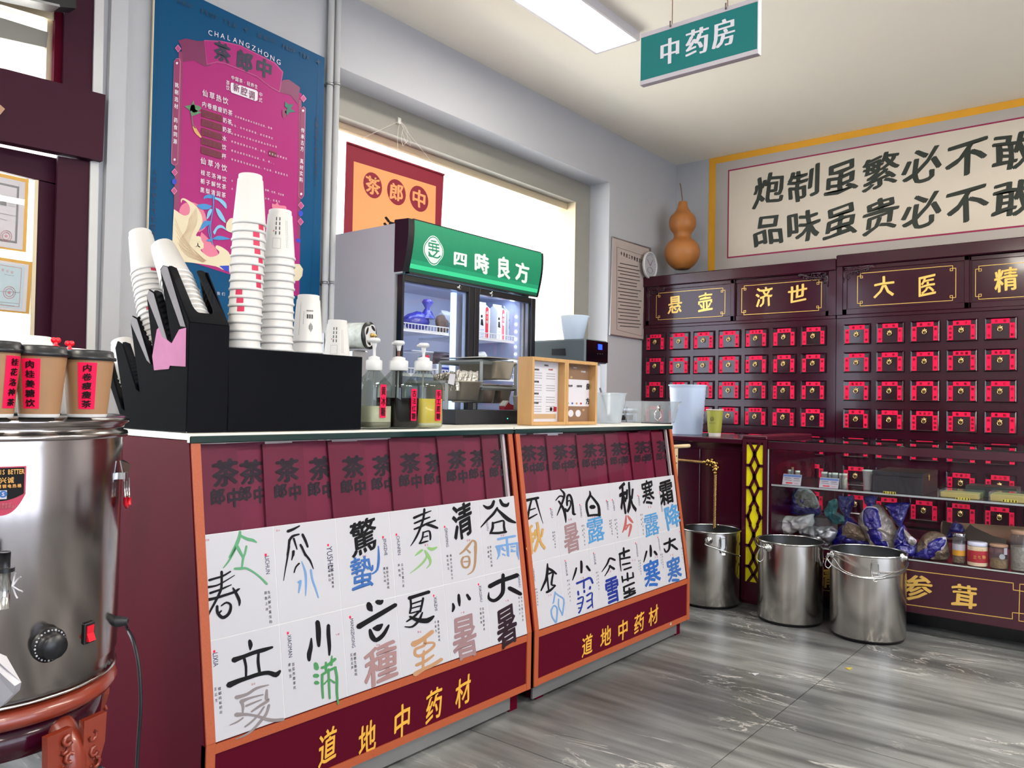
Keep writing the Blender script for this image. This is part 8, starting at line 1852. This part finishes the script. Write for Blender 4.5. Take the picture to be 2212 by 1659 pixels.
def bail3(b, t, c, R, zt_, side, E):
    D = (c - CAM).dot(FV); arc_bail(b, [E[0][0] + E[0][1] * .02] + [CAM + ray(x, y) * (D + dz) for x, y, dz in ((1786, 1204, -.05), (1800, 1222, -.12), (1830, 1240, -.20), (1870, 1249, -.235), (1910, 1249, -.22), (1945, 1240, -.16), (1960, 1222, -.08), (1961, 1211, -.03))] + [E[1][0] + E[1][1] * .02], .0042); b.build('bail_handle', t)
    b = MB(); arc_bail(b, [E[0][0] + E[0][1] * .01] + [CAM + ray(x, y) * (D + dz) for x, y, dz in ((1806, 1212, -.06), (1822, 1232, -.14), (1860, 1246, -.205), (1900, 1246, -.20), (1930, 1236, -.15), (1944, 1214, -.06))] + [E[1][0] + E[1][1] * .01], .0030); b.build('inner_wire', t)
    b = MB(); arc_bail(b, [CAM + ray(x, y) * (D - .02) for x, y in ((1791, 1200), (1784, 1212), (1783, 1222), (1790, 1227), (1797, 1218), (1799, 1208))], .0022); b.build('wire_clip', t)
bucket(1873, 1793, 1953, 1190, 1394, 'steel bucket nearest the camera, its bail handle hanging down in front', [(1798, 1198), (1949, 1204)], [(1889, 1232)], bail3)
# small litter on the floor
for i, (x, y, lb) in enumerate(((1629, 1457, 'tiny white paper scrap on the floor tiles in the foreground'), (1832, 1445, 'tiny pale yellow leaf scrap on the floor near the nearest bucket'), (1448, 1348, 'small white paper chip stuck at the lower right corner of the farther counter'))):
    b = MB()
    if i < 2: c = P(x, y, 2, 0); b.prism([c + Vector((.0, .012, .0005)), c + Vector((.02, -.012, .0005)), c + Vector((-.015, -.008, .0005))], (0, 0, .003), 'paper' if i == 0 else 'casketgold')
    else: c = P(x, y, 1, 1.7225); b.prism([c + Vector((-.006, 0, -.004)), c + Vector((.008, 0, -.005)), c + Vector((.004, 0, .008))], (0, -.002, 0), 'paper')
    single(b, 'paper_scrap', lb, 'scrap')
# ================================================================ BLUE TEA POSTER ON THE WALL
mat('postblue', (8, 76, 118), .5, spec=.15, vary=.05, vscale=3)
mat('pink', (170, 42, 118), .5, spec=.2, vary=.06, vscale=3)
mat('pinkd', (136, 38, 90), .45)
mat('pinkdd', (118, 22, 82), .45)
mat('pinkl', (178, 64, 128), .45)
mat('pborder', (226, 130, 170), .45)
mat('pwhite', (228, 220, 230), .5)
mat('pnavy', (28, 38, 64), .5)
mat('pdark', (20, 58, 84), .5)
mat('pred', (104, 4, 34), .5)
mat('pcream', (226, 212, 180), .5)
mat('pcreamd', (200, 160, 124), .5)
mat('pleaf', (52, 136, 200), .5)
mat('pleafl', (126, 190, 224), .5)
mat('pgreen', (84, 128, 92), .5)
mat('pblue2', (30, 62, 190), .5)
mat('prose', (222, 120, 148), .5)
mat('pyellow', (214, 168, 100), .5)
mat('pgreen2', (24, 112, 96), .5)
mat('signgreen', (0, 106, 106), .5, spec=.3)
mat('signsilver', (182, 176, 184), .35, metal=.3)
mat('signsilverp', (206, 204, 212), .5)
KP = 2.962; BD = YP(YW - .022)
po = thing('tea_poster', BD.hit(500, 400), 'tall blue poster with a pink drinks menu and wave artwork on the wall', 'poster')
b = MB(); slab(b, BD, [(332, -48), (698, 126), (683, 815), (306, 905)], 'postblue', .012)
slab(b, BD, [(331, -49), (332.5, -48), (306.5, 905), (305, 905)], 'pcream', .0125); b.build('board', po)
q = BD.off(.0125)
def LAY(k): return q.off(.0006 * k)
b = MB()
# pink panel and its darker side rails
pxpoly(b, LAY(1), [(1165, 300), (1400, 330), (1700, 470), (1930, 600), (1915, 1900), (1110, 1640), (1110, 1380)], 'pink', (0, 0), KP)
pxpoly(b, LAY(2), [(1143, 330), (1172, 330), (1145, 1345), (1112, 1330)], 'pinkd', (0, 0), KP); pxpoly(b, LAY(2), [(1912, 640), (1930, 640), (1918, 1560), (1900, 1555)], 'pinkd', (0, 0), KP)
b.build('pink_panel', po)
b = MB(); P3 = LAY(3)
# ribbon
pxpoly(b, P3, [(1140, 260), (1190, 246), (1260, 262), (1306, 262), (1322, 400), (1352, 418), (1310, 425), (1240, 385), (1170, 395), (1160, 300)], 'pinkdd', (0, 0), KP)
pxpoly(b, P3, [(1795, 540), (1810, 512), (1850, 510), (1920, 560), (1905, 668), (1860, 610), (1790, 590)], 'pinkdd', (0, 0), KP)
pxpoly(b, LAY(4), [(1305, 256), (1420, 262), (1540, 290), (1660, 350), (1760, 400), (1812, 460), (1790, 592), (1730, 560), (1640, 490), (1540, 450), (1440, 410), (1390, 400), (1322, 416)], 'pinkl', (0, 0), KP)
pxpoly(b, LAY(5), [(1309, 262), (1420, 268), (1540, 296), (1655, 354), (1755, 405), (1806, 463), (1786, 583), (1730, 552), (1640, 482), (1540, 442), (1440, 402), (1390, 392), (1327, 408)], 'pink', (0, 0), KP)
b.build('ribbon', po)
b = MB(); P6 = LAY(6)
for ch, x, y, s_ in (('茶', 1422, 335, 125), ('郎', 1565, 390, 130), ('中', 1690, 438, 125)): gp(b, ch, P6, x / KP, y / KP, s_ * .92 / KP, s_ / KP, 'pnavy', e=.0005, bold=.05, wob=.02)
lt = 'CHALANGZHONG'
for i, ch in enumerate(lt):
    u_ = i / 11; x = 1345 + 437 * u_; y = 210 + 186 * u_ + 22 * (1 - (2 * u_ - 1) ** 2) * -1.0; gp(b, ch, P6, x / KP, y / KP, 44 / KP, 46 / KP, 'pwhite', e=.0005)
# top border writing
line(b, '茶郎中', P6, 1145 / KP, 8 / KP, 1218 / KP, 40 / KP, 36 / KP, 'pdark'); [gp(b, c_, P6, (1295 + i * 29) / KP, (72 + i * 13) / KP, 34 / KP, 44 / KP, 'pdark', bold=.02) for i, c_ in enumerate('PROF TEA')]
line(b, '茶郎中', P6, 1660 / KP, 228 / KP, 1742 / KP, 262 / KP, 36 / KP, 'pdark'); [gp(b, c_, P6, (1815 + i * 22) / KP, (298 + i * 10.0) / KP, 28 / KP, 40 / KP, 'pdark', bold=.02) for i, c_ in enumerate('PROF TEA')]
for x, y in ((1574, 188), (2037, 396)): pxpoly(b, P6, [(x, y - 22), (x + 5, y - 4), (x + 17, y + 2), (x + 5, y + 6), (x, y + 22), (x - 5, y + 4), (x - 17, y - 2), (x - 5, y - 6)], 'pdark', (0, 0), KP)
pxline(b, P6, [(1024 / KP, 0), (995 / KP, 1050 / KP)], .5, 'pdark'); pxline(b, P6, [(2040 / KP, 440 / KP), (2030 / KP, 740 / KP)], .5, 'pdark'); pxline(b, P6, [(2018 / KP, 1220 / KP), (1990 / KP, 1900 / KP)], .5, 'pdark')
for s_, x0, y0, x1, y1, h_ in (('人以天地之气生四时之法成', 992, 1100, 972, 1650, 40), ('天覆地载万物悉备莫贵于人', 2028, 765, 2020, 1185, 36)): line(b, s_, P6, x0 / KP, y0 / KP, x1 / KP, y1 / KP, h_ / KP, 'pnavy', asp=.8)
b.build('blue_lettering', po)
# side plaques
for nm, pts, tx, tp, dots in (('left_plaque', [(1128, 375), (1148, 378), (1152, 400), (1136, 1045), (1118, 1058), (1100, 1045), (1098, 1020), (1114, 395)], '挑剔选材 药食同源', (1130, 545, 1120, 905), ((1132, 404), (1117, 1021))),
                              ('right_plaque', [(1940, 682), (1952, 695), (1943, 1250), (1930, 1272), (1914, 1260), (1912, 1240), (1924, 700)], '传承古方 真材实料', (1936, 835, 1926, 1150), ((1939, 708), (1927, 1241)))):
    b = MB(); cx0 = sum(p[0] for p in pts) / len(pts); cy0 = sum(p[1] for p in pts) / len(pts)
    pxpoly(b, LAY(3), [(cx0 + (x - cx0) * 1.12, cy0 + (y - cy0) * 1.006) for x, y in pts], 'pborder', (0, 0), KP); pxpoly(b, LAY(4), pts, 'pinkd', (0, 0), KP)
    line(b, tx, LAY(5), tp[0] / KP, tp[1] / KP, tp[2] / KP, tp[3] / KP, 33 / KP, 'pwhite', asp=.8, bold=.02)
    for x, y in dots: pxpoly(b, LAY(5), [(x + 7 * math.cos(k * PI / 6), y + 8 * math.sin(k * PI / 6)) for k in range(12)], 'pwhite', (0, 0), KP)
    b.build(nm, po)
b = MB()
for x, y, m_ in ((1139, 310, 'pborder'), (1117, 1102, 'pborder'), (1115, 1162, 'pblue2'), (1114, 1221, 'pborder'), (1941, 630, 'pborder'), (1926, 1315, 'pborder'), (1924, 1366, 'pblue2'), (1923, 1418, 'pborder')):
    if m_ == 'pblue2': pxpoly(b, P6, [(x + 15 * math.cos(k * PI / 8), y + 18 * math.sin(k * PI / 8)) for k in range(16)], m_, (0, 0), KP)
    else: pxpoly(b, P6, [(x, y - 25), (x + 20, y + 2), (x, y + 25), (x - 20, y - 2)], m_, (0, 0), KP); pxpoly(b, LAY(7), [(x, y - 20), (x + 16, y + 2), (x, y + 20), (x - 16, y - 2)], 'pinkl', (0, 0), KP)
b.build('diamonds', po)
# menu writing
b = MB(); W = 'pwhite'
def ml(s_, x0, y0, x1, y1, h_, m_=W, **k): line(b, s_, P6, x0 / KP, y0 / KP, x1 / KP, y1 / KP, h_ / KP, m_, asp=.85, **k)
ml('中国茶·轻养生', 1490, 498, 1638, 555, 29, bold=.01); ml('茶饮', 1458, 530, 1458, 562, 32); ml('中式', 1668, 605, 1666, 640, 32)
pxpoly(b, P6, [(1482, 528), (1640, 578), (1650, 590), (1648, 640), (1636, 647), (1480, 592), (1475, 575), (1476, 535)], W, (0, 0), KP); ml('新腔调', 1512, 562, 1610, 608, 56, 'pinkdd', bold=.01, e=.0016)
ml('仙草热饮', 1312, 597, 1442, 645, 46, bold=.012); ml('内卷瘦瘦奶茶', 1306, 668, 1472, 722, 38, bold=.012)
for s_, x, y, n in (('奶茶', 1438, 770, 2), ('奶茶', 1436, 828, 2), ('水', 1435, 886, 1), ('饮', 1433, 942, 1), ('杯', 1432, 1000, 1)): ml(s_, x, y, x + (30 if n > 1 else 0), y + (10 if n > 1 else 0), 36, bold=.012)
for i in range(5):
    y = 728 + i * 59; pxpoly(b, P6, [(1291 - i, y - 30), (1421 - i, y + 12), (1419 - i, y + 54), (1290 - i, y + 16)], 'pred', (0, 0), KP); line(b, '四君子汤', LAY(7), (1312) / KP, (y - 0) / KP, (1398) / KP, (y + 28) / KP, 30 / KP, 'pinkdd')
pxpoly(b, P6, [(1722, 962), (1770, 978), (1768, 1008), (1720, 992)], 'pred', (0, 0), KP)
ml('仙草冷饮', 1300, 1030, 1434, 1075, 46, bold=.012); ml('桂花洛神饮', 1298, 1105, 1434, 1145, 36, bold=.012); ml('栀子解忧茶', 1296, 1160, 1432, 1195, 36, bold=.012); ml('黑梨清润茶', 1294, 1216, 1430, 1248, 36, bold=.012)
for i, (y0, x1, y1) in enumerate(((746, 1735, 822), (800, 1740, 885), (856, 1765, 940), (906, 1830, 1015), (964, 1755, 1045), (1020, 1835, 1122), (1158, 1530, 1172), (1208, 1520, 1215))):
    n = int((x1 - 1480) / 17); s_ = ''.join(random.choice('水草乌龙牛奶茶山药红枣陈皮桂花、、') for _ in range(n)); ml(s_, 1485 if i != 0 else 1508, y0, x1, y1, 15)
ml('洛神、红枣、乌龙茶', 1700, 1215, 1810, 1248, 15); ml('大枣、白菊花', 1700, 1270, 1785, 1290, 15)
b.build('menu_lettering', po)
# artwork at the bottom: sun, wave, leaves
b = MB(); KW = 5.183; WO = (300, 420); pp = lambda k, pts, m_, sm=3: pxpoly(b, LAY(k), pts, m_, WO, KW, 0, sm)
pp(2, [(450, 190), (480, 120), (560, 85), (660, 110), (730, 190), (760, 300), (740, 380), (640, 420), (520, 300)], 'prose'); pp(2, [(700, 420), (800, 520), (880, 640), (880, 700), (760, 700), (680, 560)], 'prose')
pp(3, [(392, 165), (430, 190), (500, 235), (560, 220), (570, 150), (540, 90), (490, 60), (475, 95), (470, 60), (500, 42), (560, 70), (640, 130), (700, 230), (710, 320), (670, 400), (640, 460), (680, 480), (715, 540), (725, 600), (690, 620), (740, 670), (800, 700), (880, 680), (900, 640), (860, 600), (870, 570), (930, 590), (1000, 640), (1060, 700), (1400, 800), (1800, 780), (1790, 965), (1500, 930), (1000, 860), (860, 805), (600, 765), (480, 745), (382, 650), (380, 400)], 'pcream', 3)
for k, off in enumerate(range(0, 190, 27)):
    pxline(b, LAY(5), smoothpath([(640 - off * .4, 150 + off * .6), (650 - off * .6, 300 + off * .5), (600 - off * .7, 430 + off * .35), (560 - off * .5, 560 + off * .2), (620 - off * .3, 660 + off * .2), (760 - off * .2, 740 + off * .1)], 4), .55, 'pcreamd', WO, KW, 0)
for k in range(5): pxline(b, LAY(5), smoothpath([(400 + k * 8, 260 + 70 * k), (470 + 10 * k, 420 + 50 * k), (560 + 14 * k, 560 + 30 * k), (700 + 10 * k, 700 + 8 * k)], 4), .5, 'pcreamd', WO, KW, 0)
for x, y, r in ((665, 500, 34), (690, 560, 36), (660, 600, 28), (640, 560, 26)): pp(4, [(x + r * math.cos(k * PI / 5), y + r * math.sin(k * PI / 5)) for k in range(10)], 'pcream', 2)
pp(4, [(900, 800), (1010, 795), (1010, 865), (960, 850)], 'pblue2', 0); pp(4, [(1760, 490), (1810, 505), (1808, 545), (1765, 530)], 'pblue2', 0)
b.build('wave_artwork', po)
b = MB(); lf = lambda pts, m_='pleaf': pxpoly(b, LAY(6), pts, m_, WO, KW, 0, 3)
brush(b, LAY(6), ['830,0,10 835,120,10 815,250,9 800,380,9 820,520,8', '800,300,8 780,420,8 830,560,8'], 'pleaf', WO, KW, .0002)
lf([(820, 10), (780, 0), (735, 20), (725, 50), (770, 40), (815, 45)]); lf([(850, 30), (920, 50), (975, 100), (980, 160), (940, 120), (890, 70), (845, 50)], 'pleafl'); lf([(820, 130), (740, 105), (650, 120), (700, 165), (780, 165)]); lf([(800, 160), (770, 200), (760, 280), (800, 230), (820, 170)], 'pleafl'); lf([(860, 150), (910, 180), (960, 270), (970, 320), (910, 270), (870, 200)], 'pleafl')
lf([(800, 300), (740, 295), (700, 350), (690, 400), (750, 360), (800, 330)]); lf([(830, 420), (880, 350), (940, 350), (990, 410), (930, 375), (880, 390), (850, 450)], 'pleafl'); lf([(820, 500), (880, 465), (960, 475), (1020, 500), (900, 510)]); lf([(830, 500), (780, 500), (760, 520), (800, 525)]); lf([(820, 40), (850, 0), (845, 60)])
pxpoly(b, LAY(6), [(1180, 680), (1240, 670), (1290, 690), (1240, 720)], 'pgreen', (0, 0), KP, 0, 3); pxpoly(b, LAY(6), [(1215, 700), (1238, 640), (1250, 700), (1290, 720), (1235, 740), (1225, 748)], 'pgreen', (0, 0), KP, 0, 2); brush(b, LAY(6), ['1225,710,5 1232,790,4 1250,820,4'], 'pgreen', (0, 0), KP, .0002); brush(b, LAY(6), ['1240,812,14 1258,845,18 1285,878,8'], 'pyellow', (0, 0), KP, .0002)
pxpoly(b, LAY(6), [(1825, 650), (1850, 670), (1880, 665), (1860, 695), (1895, 715), (1850, 720), (1840, 740), (1822, 715), (1840, 695), (1822, 680)], 'pgreen2', (0, 0), KP, 0, 0); pxpoly(b, LAY(6), [(1808, 700), (1830, 700), (1832, 740), (1815, 755), (1805, 730)], 'pinkd', (0, 0), KP, 0, 2)
lf([(1490, 100), (1530, 110), (1550, 80), (1570, 120), (1640, 130), (1650, 165), (1590, 175), (1500, 160)], 'prose'); lf([(980, 320), (1020, 270), (1060, 280), (1060, 420), (980, 400)], 'pcream')
b.build('leaf_artwork', po)
b = MB(); line(b, '有回甘让我们', LAY(2), 300 + 670 / KW, 420 + 1080 / KW, 300 + 945 / KW, 420 + 1115 / KW, 7.5, 'pwhite'); b.build('footer_lettering', po)
# ================================================================ GREEN DEPARTMENT SIGN HANGING FROM THE CEILING
GX = 2.35; q = XP(GX); g0 = q.hit(1385, 69); g1 = q.hit(1636, 112); zt_ = (q.hit(1385, 69).z + q.hit(1637, -2).z) / 2; zb_ = (q.hit(1385, 188).z + g1.z) / 2
sg = thing('hanging_sign', (GX, (g0.y + g1.y) / 2, zt_), 'green department sign with three white characters hanging on two wires from the ceiling', 'sign')
e_ = (zt_ - zb_) * .085
b = MB(); b.box(GX, g0.y, zb_ + e_, GX + .02, g1.y, zt_ - e_, 'signgreen'); b.build('panel', sg)
b = MB(); b.box(GX - .002, g0.y + .001, zt_ - e_, GX + .022, g1.y - .001, zt_, 'signsilver', .001); b.build('top_rail', sg)
b = MB(); b.box(GX - .002, g0.y + .001, zb_, GX + .022, g1.y - .001, zb_ + e_, 'signsilver', .001); b.build('bottom_rail', sg)
b = MB(); b.box(GX - .001, g1.y, zb_, GX + .021, g1.y - .0035, zt_, 'white'); b.build('end_cap', sg)
for ch, x, y, w_, h_ in (('中', 1447, 110, 48, 60), ('药', 1506, 90, 54, 62), ('房', 1564, 71, 54, 64)):
    b = MB(); gp(b, ch, q, x, y, w_, h_, 'signsilverp', e=.0008, bold=(.042, .0)); b.build('white_character', sg)
for x, y in ((1449, 52), (1569, 8)):
    yy = q.hit(x, y).y; b = MB(); b.tube([(GX + .01, yy, zt_ - e_ * .5), (GX + .01, yy, ZC)], .0016, 'stemw', 5); b.tube([(GX - .004, yy, zt_ - e_ * .6), (GX - .004, yy, zt_ + .01)], .003, 'noticetxt', 6); b.build('wire', sg)
